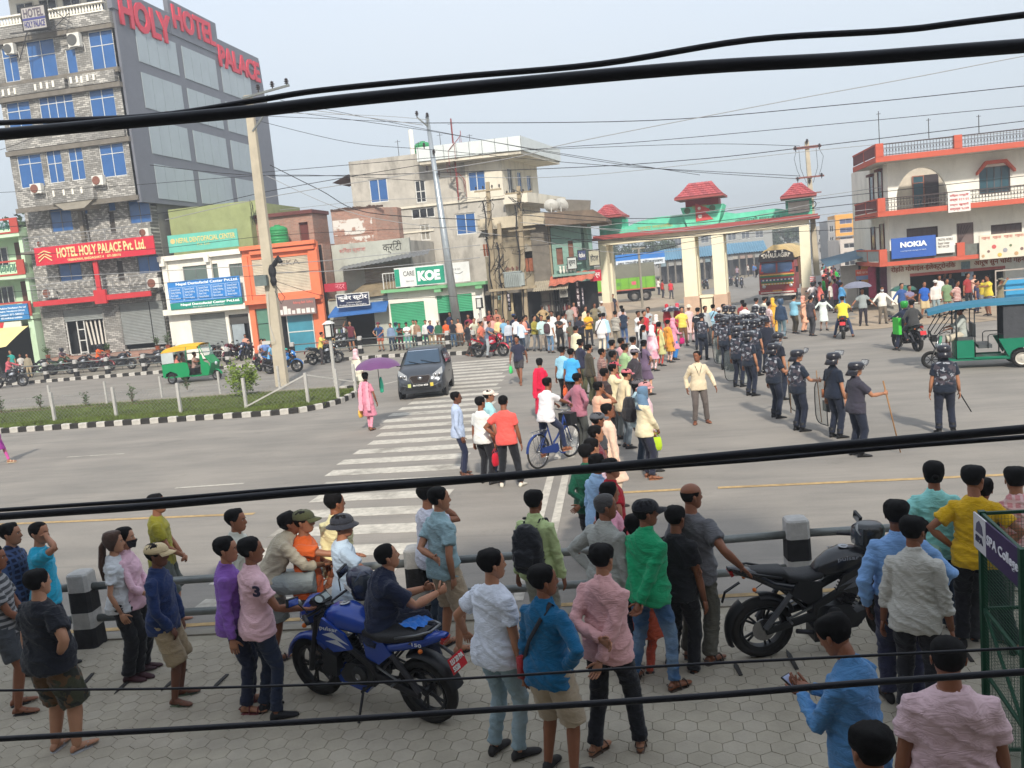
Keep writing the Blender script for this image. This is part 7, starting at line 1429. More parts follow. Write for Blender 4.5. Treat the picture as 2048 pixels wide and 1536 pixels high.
def cloth(col,pat=None,c2=None,rough=.85):
 key=(str(col),pat,str(c2))
 if key in _cl:return _cl[key]
 m=bpy.data.materials.new('cloth');m.use_nodes=True;n,l=nodes(m);b=n['Principled BSDF'];sv(b,'Roughness',rough);sv(b,'Specular IOR Level',.2);sv(b,'Sheen Weight',.15)
 t=n.new('ShaderNodeTexCoord');c=(*lin(col),1);c2=(*lin(c2 or(235,235,235)),1)
 def nz(s,d,v=None):
  z=n.new('ShaderNodeTexNoise');sv(z,'Scale',s);sv(z,'Detail',d);l.new(v or t.outputs['Object'],z.inputs[0]);return z.outputs[0]
 def mr(v,a,b_,c_=0,d=1):
  r=n.new('ShaderNodeMapRange');sv(r,1,a);sv(r,2,b_);sv(r,3,c_);sv(r,4,d);l.new(v,r.inputs[0]);return r.outputs[0]
 def mx(f,a,b_):
  x=n.new('ShaderNodeMix');x.data_type='RGBA';l.new(f,x.inputs[0])
  for v,i in((a,6),(b_,7)):
   if isi(v,tu):sv(x,i,v)
   else:l.new(v,x.inputs[i])
  return x.outputs[2]
 def wave(axis,s,a=.5,b_=.52):
  w=n.new('ShaderNodeTexWave');w.bands_direction=axis;sv(w,'Scale',s);l.new(t.outputs['Object'],w.inputs[0]);return mr(w.outputs[1],a,b_)
 base=mx(mr(nz(3,4),.3,.7),tu(x*.86 for x in c[:3])+(1,),tu(min(1,x*1.08)for x in c[:3])+(1,))
 if pat=='stripe':base=mx(wave('Z',5.2),base,c2)
 elif pat=='fine':base=mx(wave('X',26,.5,.8),base,c2)
 elif pat=='check':base=mx(wave('Z',5,.6,.8),mx(wave('X',5,.6,.8),base,c2),c2)
 elif pat=='camo':
  base=mx(mr(nz(9,2),.52,.54),base,c2);base=mx(mr(nz(14,2),.60,.62),base,(.30,.32,.36,1))
 elif pat=='camog':
  base=mx(mr(nz(7,2),.50,.53),base,c2);base=mx(mr(nz(11,2),.58,.60),base,(.02,.022,.016,1))
 elif pat=='jeans':
  sp_=n.new('ShaderNodeSeparateXYZ');l.new(t.outputs['Object'],sp_.inputs[0]);base=mx(mr(nz(2.2,5),.45,.75,0,.7),base,c2)
 elif pat=='spots':
  v=n.new('ShaderNodeTexVoronoi');sv(v,'Scale',16);l.new(t.outputs['Object'],v.inputs[0]);base=mx(mr(v.outputs[0],.18,.24,1,0),base,c2)
 elif pat=='blotch':base=mx(mr(nz(4,2),.45,.6),base,c2)
 l.new(base,b.inputs['Base Color'])
 q=n.new('ShaderNodeBump');sv(q,'Strength',.4);sv(q,'Distance',.009)
 mpp=n.new('ShaderNodeMapping');sv(mpp,'Scale',(.8,.8,2.4));sv(mpp,'Rotation',(.3,.7,0));l.new(t.outputs['Object'],mpp.inputs[0])
 z=n.new('ShaderNodeTexNoise');sv(z,'Scale',7);sv(z,'Detail',3);sv(z,'Distortion',1.2);l.new(mpp.outputs[0],z.inputs[0]);rd=n.new('ShaderNodeMath');rd.operation='PINGPONG';sv(rd,1,.11);l.new(z.outputs[0],rd.inputs[0]);rm_=mr(rd.outputs[0],0,.11);l.new(rm_,q.inputs['Height']);l.new(q.outputs[0],b.inputs['Normal'])
 _cl[key]=m;return m
SKINS=[(150,100,74),(132,84,60),(168,118,90),(108,68,50),(180,132,104)]
def skin(i):
 if('skin',i)in _cl:return _cl['skin',i]
 m=M(SKINS[i],.5,0,.06,12,.1,60,.35,'skin');m.node_tree.nodes['Principled BSDF'].inputs['Subsurface Weight'].default_value=0.;_cl['skin',i]=m;return m
HAIRM=M((15,13,13),.75,0,.35,60,.35,220,.12,'hair');EYEW=M((190,184,176),.3,0,0,name='eye white');EYEB=M((18,13,11),.4,0,0,name='iris');LIP=M((110,62,56),.5,0,0,name='lips')
VISOR=M((170,180,190),.08,0,0,name='clear visor',alpha=.35);DVISOR=M((26,30,38),.08,0,0,name='tinted visor',spec=.8)
BLACKP=M((22,23,27),.32,0,.1,5,name='black shell',spec=.5)
_fc={}
def fi(name_label,x,y,face,h=1.68,z=0.,skin_i=0,tc=(200,200,200),bc=(50,54,66),tp=None,tp2=None,bp=None,bp2=None,shoe_c=(40,38,38),cap_c=(40,40,44),bag_c=(40,40,44),shawl_c=(200,60,70),hair_c=None,mask_c=(150,180,210),group=None,cat='person',visor=None,**sp):
 """one person: an Empty at the feet, parts as children. face: heading in degrees, 0 = away from the camera (+Y), 90 = to the right (+X)"""
 v=-x*sy_+y*cy_
 lod=sp.get('lod')if 'lod'in sp else(2 if v<13 else 1 if v<26 else 0)
 sp['lod']=lod
 sp['seed']=sp.get('seed',rnd.randrange(1000))if lod else sp.get('seed',0)%3
 key=repr(sorted(sp.items(),key=lambda q:q[0]))
 if key not in _fc:
  o=make_figure(sp);res={}
  for k,vv in o.items():
   if k=='_j':res[k]=vv;continue
   g_,mats=vv
   if isi(g_,MB):me=g_.mesh(k.split('.')[0],[skin(0),EYEW,EYEB,LIP]if k=='body'else[BLACKP],True)
   elif g_[0]=='S':me=g_[1].mesh(k.split('.')[0],[BLACKP],True)
   else:me=re_m(g_[1],g_[2],g_[3],g_[4],g_[5],k.split('.')[0]);me.materials.append(BLACKP)
   res[k]=(me,mats[0])
  _fc[key]=res
 res=_fc[key];s=h/1.70
 t=em('person',(x,y,z),-R(face),lbl=name_label,cat=cat,group=group);t.scale=(s,s,s)
 mats=dict(skin=skin(skin_i),top=cloth(tc,tp,tp2),bot=cloth(bc,bp,bp2),shoe=M(shoe_c,.6,0,.1,8),hair=(cloth(hair_c)if hair_c else HAIRM),cap=cloth(cap_c)if sp.get('cap')not in('helmet','riot')else M(cap_c,.3,0,.06,4,spec=.5,name='helmet shell'),bag=cloth(bag_c,rough=.6),strap=M((34,34,40),.7,0,.1,8),shawl=cloth(shawl_c),visor=visor or(VISOR if sp.get('cap')=='riot'else DVISOR),mask=cloth(mask_c),vest=cloth((40,44,56),'camo',(74,68,76)),belt=M((26,25,26),.5,0,0))
 for k,vv in res.items():
  if k=='_j':continue
  me,slot=vv;o=link(k.split('.')[0],me,t);ms=o.material_slots
  if ms:ms[0].link='OBJECT';ms[0].material=mats[slot]
 t['_j']=0;del t['_j']
 _J[t.name]=(res['_j'],s)
 return t
_J={}
def jw(t,k):
 j,s=_J[t.name];v=Ve([float(q)for q in j[k]])*s;return MR(t.rotation_euler.z,4,'Z')@v+t.location
RUB=M((36,35,34),.85,0,.2,9,.2,60,.2,'tyre rubber',dirt=.25);CHR=M((150,150,152),.25,.9,.05,6,name='bright metal');DMET=M((52,52,56),.45,.7,.2,8,.1,40,.4,'dark metal');BPL=M((26,27,30),.45,0,.12,6,.05,60,.4,'black plastic');SEATM=M((24,24,26),.55,0,.12,9,.3,90,.35,'seat vinyl');ALU=M((120,122,124),.4,.8,.15,9,name='alloy');AMB=M((210,110,40),.3,0,0,name='amber lens');REDL=M((150,24,24),.25,0,0,name='red lens');LAMP=M((200,205,210),.1,.3,0,name='lamp glass',spec=.8);NPL=M((190,36,44),.5,0,0,name='red plate');MIRR=M((205,212,220),.05,1.,0,name='mirror');WPR=M((228,228,224),.5,0,0,name='white print')
def wheel(par,x,y,z,r,w,rim_r,name='wheel',spokes=6,double=True,rimm=None,spokew=.02):
 t=em(name,(x,y,z));t.parent=par;regkid(par,t)
 MX=MR(PI/2,4,'Y')
 b=MB();tr=(r-rim_r)/2;prof=[]
 n=28
 for k in rn(9):
  a=2*PI*k/8;prof.append((rim_r+tr+tr*cos(a),w/2*sin(a)))
 rings=[[MX@Ve((p[0]*cos(2*PI*j/n),p[0]*sin(2*PI*j/n),p[1]))for j in rn(n)]for p in prof];b.lf(rings,**OC);b.mk('tyre',RUB,t,True)
 b=MB();prof=[(rim_r+.004,-w*.38),(rim_r-.025,-w*.3),(rim_r-.03,0),(rim_r-.025,w*.3),(rim_r+.004,w*.38)]
 rings=[[MX@Ve((p[0]*cos(2*PI*j/n),p[0]*sin(2*PI*j/n),p[1]))for j in rn(n)]for p in prof];b.lf(rings,**OC)
 b.lt([(.001,-w*.4),(.035,-w*.4),(.035,w*.4),(.001,w*.4)],12,0,MX)
 if spokes>0:
  for k in rn(spokes):
   a=2*PI*k/spokes
   for da in((-.13,.13)if double else(0,)):b.bar((0,.03*cos(a),.03*sin(a)),(0,(rim_r-.02)*cos(a+da),(rim_r-.02)*sin(a+da)),.014,spokew)
 else:
  b.lt([(.001,w*.15),(rim_r*.5,w*.2),(rim_r*.8,w*.05),(rim_r-.02,w*.3),(rim_r-.02,-w*.3),(rim_r*.8,-w*.05),(rim_r*.5,-w*.2),(.001,-w*.15)],20,0,MX)
 b.mk('rim',rimm or BPL,t,60);return t
def motorcycle(lbl,paint,style='std',group=None,plate=True,accent=None,fg=False,lean=-6,steer=0,helmet=None):
 t=em('motorcycle',(0,0,0),lbl=lbl,cat='motorcycle',group=group)
 P1=M(paint,.22,.1,.04,5,name='bike paint',spec=.6)if not isi(paint,bpy.types.Material)else paint;P2=M(accent,.3,0,.04,5)if accent else P1
 r=.305;fy,ry=.66,-.66
 st=em('front_end',(0,fy-.17,0));st.parent=t;regkid(t,st);st.rotation_euler=(0,0,R(steer));oy=-(fy-.17)
 w=wheel(t,0,fy,r,r,.10,.215,spokes=5 if style!='ns'else 5,rimm=BPL);w2=wheel(t,0,ry,r,r,.13,.215,spokes=5,rimm=BPL)
 b=MB();MX=MR(PI/2,4,'Y')
 for yy,rr in((fy,.125),(ry,.11)):b.lt([(rr*.45,.058),(rr,.058),(rr,.063),(rr*.45,.063)],20,0,MT((0,yy,r))@MX)
 b.mk('brake_disc',CHR,t,40,**ST)
 b=MB()
 for sx in(-.075,.075):b.tbe([(sx,fy,r),(sx,fy-.09,.55),(sx,fy-.20,.88)],[.028,.026,.019],9)
 b.mk('fork',DMET,t,60)
 b=MB();b.tbe([(-.10,fy-.2,.86),(.10,fy-.2,.86)],.02,6);b.tbe([(-.34,fy-.36,.985),(-.30,fy-.30,.99),(-.14,fy-.22,.93),(.14,fy-.22,.93),(.30,fy-.30,.99),(.34,fy-.36,.985)],.012,7);b.mk('handlebar',DMET,t,60)
 for sx in(-1,1):
  b=MB();b.tbe([(sx*.29,fy-.285,.992),(sx*.37,fy-.41,.982)],.02,8);b.mk('grip',BPL,t,True)
  b=MB();b.tbe([(sx*.28,fy-.25,.985),(sx*.36,fy-.31,.985)],.006,5);b.mk('lever',CHR,t)
  b=MB();b.tbe([(sx*.22,fy-.26,.99),(sx*.26,fy-.22,1.08),(sx*.30,fy-.22,1.12)],.007,5);b.box((sx*.33,fy-.22,1.14),(.13,.025,.075),0,0,MR(R(-sx*12),3,'Y'));m_=b.mk('mirror',BPL,t);b=MB();b.box((sx*.33,fy-.236,1.14),(.115,.003,.06),0,0,MR(R(-sx*12),3,'Y'));b.mk('mirror_glass',MIRR,m_)
  b=MB();b.lt([(.001,-.02),(.018,-.01),(.024,.01),(.001,.03)],8,0,MT((sx*.15,fy-.10,.80))@MX);b.tbe([(sx*.08,fy-.14,.8),(sx*.14,fy-.11,.8)],.007,4,1);b.mk('indicator',[AMB,BPL],t,True)
  b=MB();b.tbe([(sx*.05,ry+.02,.78),(sx*.13,ry-.1,.76)],.006,4,1);b.lt([(.001,-.02),(.017,-.01),(.02,.01),(.001,.03)],8,0,MT((sx*.14,ry-.11,.76))@MX);b.mk('indicator',[AMB,BPL],t,True)
 b=MB();rings=[]
 for yy,z,hw,hh in((fy+.02,.84,.05,.06),(fy-.02,.85,.11,.11),(fy-.10,.90,.125,.14),(fy-.18,.98,.10,.08),(fy-.2,1.02,.05,.02)):rings.append([(hw*cos(q)*(1-.25*(sin(q)<-.3)),yy,z+hh*sin(q))for q in(2*PI*j/14 for j in rn(14))])
 b.lf(rings);b.mk('headlight_cowl',P1 if style!='ns'else BPL,t,50)
 b=MB();b.lt([(.001,.03),(.05,.022),(.072,.0),(.001,-.01)],14,0,MT((0,fy+.012,.835))@RXM);b.mk('headlight',LAMP,t,True)
 b=MB();b.box((0,fy-.215,1.0),(.19,.10,.06),0,0,MR(R(40),3,'X'));b.lt([(.045,0),(.05,.012),(.001,.012)],14,0,MT((-.04,fy-.245,1.03))@MR(R(40),4,'X'));ins=b.mk('instruments',BPL,t,30);b=MB();b.box((.03,fy-.243,1.028),(.10,.06,.004),0,0,MR(R(40),3,'X'));b.lt([(.038,0),(.001,.001)],14,0,MT((-.055,fy-.256,1.04))@MR(R(40),4,'X'));b.mk('dial',M((150,160,158),.3,0,.1,20),ins)
 def guard(y0,z0,R0,a0,a1,w_,m_,nm,th=.006):
  b=MB();rings=[]
  for k in rn(11):
   a=R(a0+(a1-a0)*k/10);c,s=cos(a),sin(a);rr=R0;rings.append([(x,y0+(rr-dz)*c,z0+(rr-dz)*s)for x,dz in((-w_,.03),(-w_*.8,.004),(0,-.012),(w_*.8,.004),(w_,.03),(w_*.8,.012),(0,-.004),(-w_*.8,.012))])
  b.lf(rings);return b.mk(nm,m_,t,50)
 guard(fy,r,.335,10,150,.062,P1,'front_mudguard');
 if style=='ns':guard(ry,r,.345,125,205,.075,BPL,'tyre_hugger');guard(ry,r,.34,28,95,.07,BPL,'rear_mudguard')
 else:guard(ry,r,.37,70,165,.08,BPL,'rear_mudguard')
 b=MB();rings=[]
 for yy,zc,hw,hh in((.36,.86,.05,.03),(.34,.87,.10,.08),(.26,.885,.135,.115),(.12,.885,.15,.13),(0,.86,.135,.115),(-.10,.83,.09,.085),(-.16,.80,.07,.05)):
  rings.append([(hw*pwr(cos(q),.8),yy,zc+hh*pwr(sin(q),.8)*(1 if sin(q)>0 else.8))for q in(2*PI*j/18 for j in rn(18))])
 b.lf(rings);tk=b.mk('fuel_tank',P1,t,True)
 b=MB();b.lt([(.048,0),(.05,.006),(.036,.01),(.001,.01)],20,0,MT((0,.14,1.015))@MR(R(-2),4,'X'));b.lt([(.02,.01),(.022,.014),(.001,.015)],12,0,MT((0,.14,1.016)));b.mk('fuel_cap',CHR,tk,40)
 for sx in(-1,1):
  b=MB();b.pz([(.42,.70),(.30,.92),(.06,.80),(.0,.66),(.22,.60)],sx*.14,sx*.165,'x');b.mk('tank_shroud',P1,t,30)
  b=MB();b.pz([(-.12,.74),(-.34,.78),(-.42,.66),(-.26,.54),(-.12,.58)],sx*.10,sx*.125,'x');b.mk('side_panel',P2 if style!='ns'else BPL,t,30)
  b=MB();b.pz([(.33,.76),(.20,.80),(.02,.70),(.18,.735)],sx*.1655,sx*.167,'x');b.pz([(.30,.70),(.16,.73),(.06,.66),(.16,.68)],sx*.1655,sx*.167,'x');b.mk('decal',M((190,196,206)if style!='ns'else(96,98,104),.4),t,**ST)
 b=MB();rings=[]
 for yy,z,hw,hh in((-.06,.80,.07,.03),(-.12,.79,.11,.04),(-.28,.775,.13,.045),(-.42,.80,.12,.05),(-.46,.84,.11,.05),(-.62,.865,.10,.04),(-.76,.885,.07,.03))if style=='ns'else((-.06,.80,.07,.03),(-.12,.80,.115,.045),(-.3,.79,.14,.05),(-.46,.81,.135,.055),(-.62,.84,.12,.05),(-.78,.86,.09,.035)):
  rings.append([(hw*pwr(cos(q),.6),yy,z+hh*pwr(sin(q),.7))for q in(2*PI*j/14 for j in rn(14))])
 b.lf(rings);b.mk('seat',SEATM,t,50)
 b=MB();rings=[];up=.0 if style!='ns'else.06
 for yy,z,hw,hh in((-.36,.70,.12,.05),(-.55,.75,.125,.05),(-.74,.80+up,.105,.05),(-.9,.85+up,.06,.035),(-.97,.875+up,.03,.015)):rings.append([(hw*pwr(cos(q),.6),yy,z+hh*pwr(sin(q),.7))for q in(2*PI*j/12 for j in rn(12))])
 b.lf(rings);b.mk('tail_fairing',P1,t,50)
 b=MB();b.box((0,-.945,.83+up),(.10,.03,.05),0,0,MR(R(25),3,'X'));b.mk('tail_light',REDL,t)
 b=MB()
 for sx in(-1,1):b.tbe([(sx*.125,-.5,.83),(sx*.13,-.75,.90),(sx*.07,-.86,.92)],.012,6)
 b.tbe([(-.07,-.86,.92),(.07,-.86,.92)],.012,6);b.mk('grab_rail',BPL if style=='ns'else ALU,t,True)
 b=MB();b.tbe([(0,-.86,.78),(0,-1.0,.70),(0,-1.03,.60)],.02,5,0,True,.5);b.mk('plate_arm',BPL,t)
 if plate:
  Mx=MT((0,-1.035,.63))@MR(R(-18),4,'X');b=MB();b.bx(-.10,.10,-.006,0,-.06,.075,0,Mx);pl=b.mk('number_plate',NPL,t)
  if fg:
   o=text('LU 20 PA\n5520',-.085,.085,-.045,.06,-.009,WPR,pl,bold=.02);o.matrix_local=Mx
 b=MB()
 for sx in(-1,1):b.tbe([(sx*.05,.36,.86),(sx*.12,.10,.66),(sx*.13,-.18,.52),(sx*.10,-.2,.36)],[.024,.03,.03,.02],6,0,True,1.4);b.tbe([(sx*.11,-.18,.42),(sx*.11,ry,r)],[.03,.022],6,0,True,1.5);b.tbe([(sx*.09,-.16,.58),(sx*.10,-.66,.80)],.014,6);b.tbe([(sx*.09,-.18,.40),(sx*.10,-.52,.72)],.012,6)
 b.tbe([(0,.38,.84),(0,.36,.5),(0,.25,.34),(0,-.1,.28)],.022,6);b.tbe([(0,.39,.78),(0,.36,.98)],.035,8);b.mk('frame',DMET if style!='ns'else BPL,t,60,**ST)
 b=MB();b.lf([[(-.12,-.16,.30),(.12,-.16,.30),(.12,.20,.29),(-.12,.20,.29)],[(-.14,-.18,.40),(.14,-.18,.40),(.14,.22,.38),(-.14,.22,.38)],[(-.11,-.14,.50),(.11,-.14,.50),(.11,.14,.48),(-.11,.14,.48)]])
 for sx in(-1,1):b.lt([(.001,.0),(.085,0),(.09,.03),(.07,.045),(.001,.045)],16,0,MT((sx*.12,-.02,.40))@MR(sx*PI/2,4,'Y'))
 b.mk('engine',BPL,t,40)
 b=MB()
 for k in rn(7):b.box((0,.13+.016*k,.47+.028*k),(.19 if k%2 else.20,.15,.012),0,0,MR(R(-28),3,'X'))
 b.box((0,.18,.56),(.14,.12,.2),0,0,MR(R(-28),3,'X'));b.mk('cylinder_fins',DMET,t,**ST)
 b=MB();b.lt([(.03,.0),(.032,.004),(.024,.006),(.022,.002)],16,0,MT((.166,-.02,.40))@MX);b.lt([(.03,.0),(.032,.004),(.024,.006),(.022,.002)],16,0,MT((-.166,-.02,.40))@MR(-PI/2,4,'Y'));b.mk('engine_badge',CHR,t,**ST)
 b=MB();b.tbe([(.05,.28,.52),(.08,.34,.38),(.10,.22,.26),(.13,-.2,.25),(.15,-.38,.30)],.022,8);b.mk('exhaust_pipe',DMET,t,True)
 if style!='ns':b=MB();b.tbe([(.15,-.36,.30),(.17,-.5,.36),(.19,-.92,.52)],[.035,.055,.05],10);b.mk('muffler',ALU if fg else DMET,t,50)
 else:b=MB();b.box((.08,-.05,.24),(.2,.34,.12));b.mk('muffler',BPL,t)
 b=MB();b.pz([(.30,.42),(.26,.28),(-.05,.22),(-.1,.28),(.12,.36)],-.12,.12,'x');b.mk('belly_pan',P1 if style!='ns'else BPL,t,30)
 for sx in(-1,1):
  b=MB();b.tbe([(sx*.10,-.12,.32),(sx*.25,-.12,.32)],.014,6);b.mk('footpeg',RUB,t)
  b=MB();b.tbe([(sx*.10,-.45,.42),(sx*.22,-.45,.42)],.012,6);b.tbe([(sx*.10,-.2,.5),(sx*.12,-.46,.41)],.012,5);b.mk('pillion_peg',ALU,t)
 b=MB();b.tbe([(-.12,-.02,.27),(-.30,-.06,.035)],.013,6);b.box((-.31,-.06,.02),(.06,.08,.012));b.mk('side_stand',DMET,t)
 b=MB();
 for sx in(-1,1):b.tbe([(sx*.11,-.66,.34),(sx*.12,-.42,.66)],[.03,.025],8)
 b.mk('rear_shock',M((60,60,64)if style!='ns'else(90,92,96),.5,.3,.1,9),t,**ST)
 for sx in(-1,1):
  if style!='ns'or fg:
   b=MB();b.box((sx*.12,.30,.47),(.09,.16,.22),0,0,MR(R(12),3,'X'));b.mk('leg_guard',BPL,t,30)if style!='ns'else None
 t.rotation_mode='XYZ'
 return t
def put(t,x,y,face,z=0.,tilt=0):
 t.location=(x,y,z);t.rotation_mode='ZXY'if False else 'XYZ';t.rotation_euler=(0,R(tilt),-R(face));return t
def recolor(t,mp):
 """give a copied thing its own colours: map part name -> material"""
 for c in _kid.get(t.name,()):
  nm=c.name.split('.')[0]
  if nm in mp and c.type=='MESH':c.material_slots[0].link='OBJECT';c.material_slots[0].material=mp[nm]
def bikecopy(src,lbl,x,y,face,paint,tilt=-7,group=None,z=0.):
 c=copytree(src,lbl=lbl);
 if group:c['group']=group
 pm=M(paint,.25,.1,.04,5,name='bike paint',spec=.6);recolor(c,dict(fuel_tank=pm,tail_fairing=pm,front_mudguard=pm,headlight_cowl=pm,tank_shroud=pm,side_panel=pm,belly_pan=pm));return put(c,x,y,face,z,tilt)
def helmet_thing(lbl,x,y,z,face,col,scale=1.,txt=None,sc2=None,pitch=0):
 t=em('helmet',(x,y,z),-R(face),lbl=lbl,cat='helmet');t.scale=(scale,)*3
 HMt=lambda v:(v[0]*1.1,v[1]*1.1,(v[2]-.0)*1.1)
 b=MB();headgrid(20,32,lambda t_,a:.045 if(abs(a)>.85 or t_>.78)else(.045 if t_<.22 else.02),HMt,b,t0=.02);b.mk('shell',M(col,.25,0,.1,5,spec=.6,name='helmet shell'),t,True)
 b=MB();b.lf([[HMt(hdp(.36+.44*k/5,-.95+1.9*j/10,.05,False))for j in rn(11)]for k in rn(6)],**OP);b.mk('visor',M((70,78,88),.08,0,0,spec=.9,alpha=.75,name='smoked visor'),t,True)
 b=MB();b.tbe([HMt(hdp(.05,2*PI*j/20,.047,False))for j in rn(21)],.008,5);b.mk('trim',RUB,t,True)
 b=MB()
 for k in(-1,1):b.tbe([HMt(hdp(.95-.06*q,k*(.2+.12*q),.048,False))for q in rn(6)],[.004,.010,.012,.01,.008,.003],4,flat=.4)
 b.mk('decal',M(sc2 or(120,122,126),.4),t,**ST)
 if txt:
  o=text(txt,-.11,.11,-.022,.022,0,WPR,t,bold=.03,ex=.002);o.location=(.132,-.01,.095);o.rotation_euler=(0,0,R(90))
 return t
px_=lambda a,b_,z=0:G(a,b_,z)
bx_,by_=G(893,1462);fx_,fy_=G(628,1395)
blue=motorcycle('shiny blue motorcycle parked on the near pavement with a rider sitting sideways on it',(24,62,150),'std',fg=True)
blue_face=math.degrees(math.atan2(fx_-bx_,fy_-by_));put(blue,(bx_+fx_)/2,(by_+fy_)/2,blue_face,.065,-5)
for sx in(-1,1):
 o=text('pulsar',.0,.22,.0,.05,0,M((205,210,220),.4),blue,bold=.0,ex=.002);o.rotation_euler=(0,0,R(90)*sx);o.location=(sx*.172,(.08 if sx>0 else.34),.80);
 o=text('150',.0,.10,.0,.03,0,M((205,210,220),.4),blue,ex=.002);o.rotation_euler=(0,0,R(90)*sx);o.location=(sx*.128,(-.78 if sx>0 else-.68),.79)
bx2,by2=G(1525,1325);fx2,fy2=G(1795,1290)
blk=motorcycle('matt black sports motorcycle parked by the bollard with a raised pointed tail',(30,31,35),'ns',fg=True,plate=False);blk_face=math.degrees(math.atan2(fx2-bx2,fy2-by2));d_=Ve((fx2-bx2,fy2-by2));d_.normalize()
put(blk,bx2+d_.x*.66,by2+d_.y*.66,blk_face,.065,5)
for sx in(-1,1):
 o=text('pulsar',.0,.2,.0,.045,0,M((150,152,158),.4),blk,ex=.002);o.rotation_euler=(0,0,R(90)*sx);o.location=(sx*.150,(.02 if sx>0 else.24),.93);o.rotation_euler=(R(-14),0,R(90)*sx)
def loc_on(t,v):return MR(t.rotation_euler.z,4,'Z')@Ve(v)+t.location
bike=motorcycle('black motorcycle behind the median rail, leftmost of the row',(34,36,40),'std')
def bicycle(lbl,x,y,face):
 t=em('bicycle',(x,y,0),-R(face),lbl=lbl,cat='bicycle');BP=M((34,58,120),.35,.1,.08,6,name='bicycle paint')
 for yy in(.53,-.53):
  w=em('wheel',(0,yy,.34));w.parent=t;regkid(t,w)
  b=MB();n=32;b.tbe([(0,.325*cos(2*PI*j/n),.325*sin(2*PI*j/n))for j in rn(n+1)],.018,7,cap=False);b.mk('tyre',RUB,w,True)
  b=MB();b.tbe([(0,.305*cos(2*PI*j/n),.305*sin(2*PI*j/n))for j in rn(n+1)],.008,5,cap=False)
  for j in rn(24):a=2*PI*j/24;b.bar((.02*(-1)**j,0,0),(0,.30*cos(a),.30*sin(a)),.0025)
  b.tbe([(-.04,0,0),(.04,0,0)],.018,8);b.mk('rim',CHR,w,True)
  b=MB();a0=20 if yy>0 else-5
  rings=[]
  for k in rn(10):
   a=R(a0+(140 if yy>0 else 190)*k/9)if yy>0 else R(10+165*k/9);rings.append([(s_,(.355-abs(s_)*.4)*cos(a),(.355-abs(s_)*.4)*sin(a))for s_ in(-.03,-.015,0,.015,.03)])
  b.lf(rings,**OP);b.mk('mudguard',BP,w,True)
 b=MB();b.tbe([(0,.36,.86),(0,.28,.62),(0,.0,.42),(0,-.05,.30)],.018,8);b.tbe([(0,.38,.78),(0,.10,.50),(0,-.03,.42)],.014,8);b.tbe([(0,-.05,.30),(0,-.20,.84)],.016,8)
 for sx in(-.04,.04):b.tbe([(sx,-.53,.34),(sx,-.05,.30)],.009,6);b.tbe([(sx,-.53,.34),(0,-.17,.72)],.009,6);b.tbe([(sx,.53,.34),(sx*.9,.42,.66),(0,.37,.9)],.011,6)
 b.mk('frame',BP,t,True)
 b=MB();b.lf([[(-.09,-.34,.87),(.09,-.34,.87),(.1,-.3,.88),(-.1,-.3,.88)],[(-.09,-.33,.90),(.09,-.33,.90),(.1,-.28,.91),(-.1,-.28,.91)]]);b.lf([[(x*(1 if y<-.2 else.35),y,z)for x,z in((-.09,.87),(.09,.87),(.085,.915),(-.085,.915))]for y in(-.33,-.24,-.12,-.04)]);b.mk('saddle',SEATM,t,True)
 b=MB();b.tbe([(0,.35,.9),(0,.34,1.0)],.012,6);b.tbe([(-.27,.16,1.02),(-.25,.28,1.05),(-.1,.36,1.0),(.1,.36,1.0),(.25,.28,1.05),(.27,.16,1.02)],.011,7);b.mk('handlebar',CHR,t,True)
 b=MB();b.bx(-.15,.15,.40,.62,.68,.92);b.mk('front_basket',BPL,t)
 b=MB();
 for sx in(-.06,.06):b.tbe([(sx,-.24,.72),(sx,-.66,.73)],.006,5);b.tbe([(sx,-.55,.34),(sx,-.6,.73)],.005,5)
 for k in rn(4):b.tbe([(-.06,-.3-.11*k,.73),(.06,-.3-.11*k,.73)],.005,4)
 b.mk('carrier',CHR,t,True)
 b=MB();b.lt([(.001,-.005),(.09,-.004),(.09,.004),(.001,.005)],18,0,MT((.06,-.05,.30))@MR(PI/2,4,'Y'));b.bar((.06,-.05,.30),(.09,.08,.20),.014);b.bar((-.05,-.05,.30),(-.09,-.18,.40),.014);b.box((.13,.09,.195),(.09,.06,.02));b.box((-.13,-.19,.405),(.09,.06,.02));b.pz([(-.5,.30),(-.5,.40),(.02,.40),(.06,.28),(.0,.22)],.065,.075,'x');b.mk('chain_guard',BP,t)
 return t
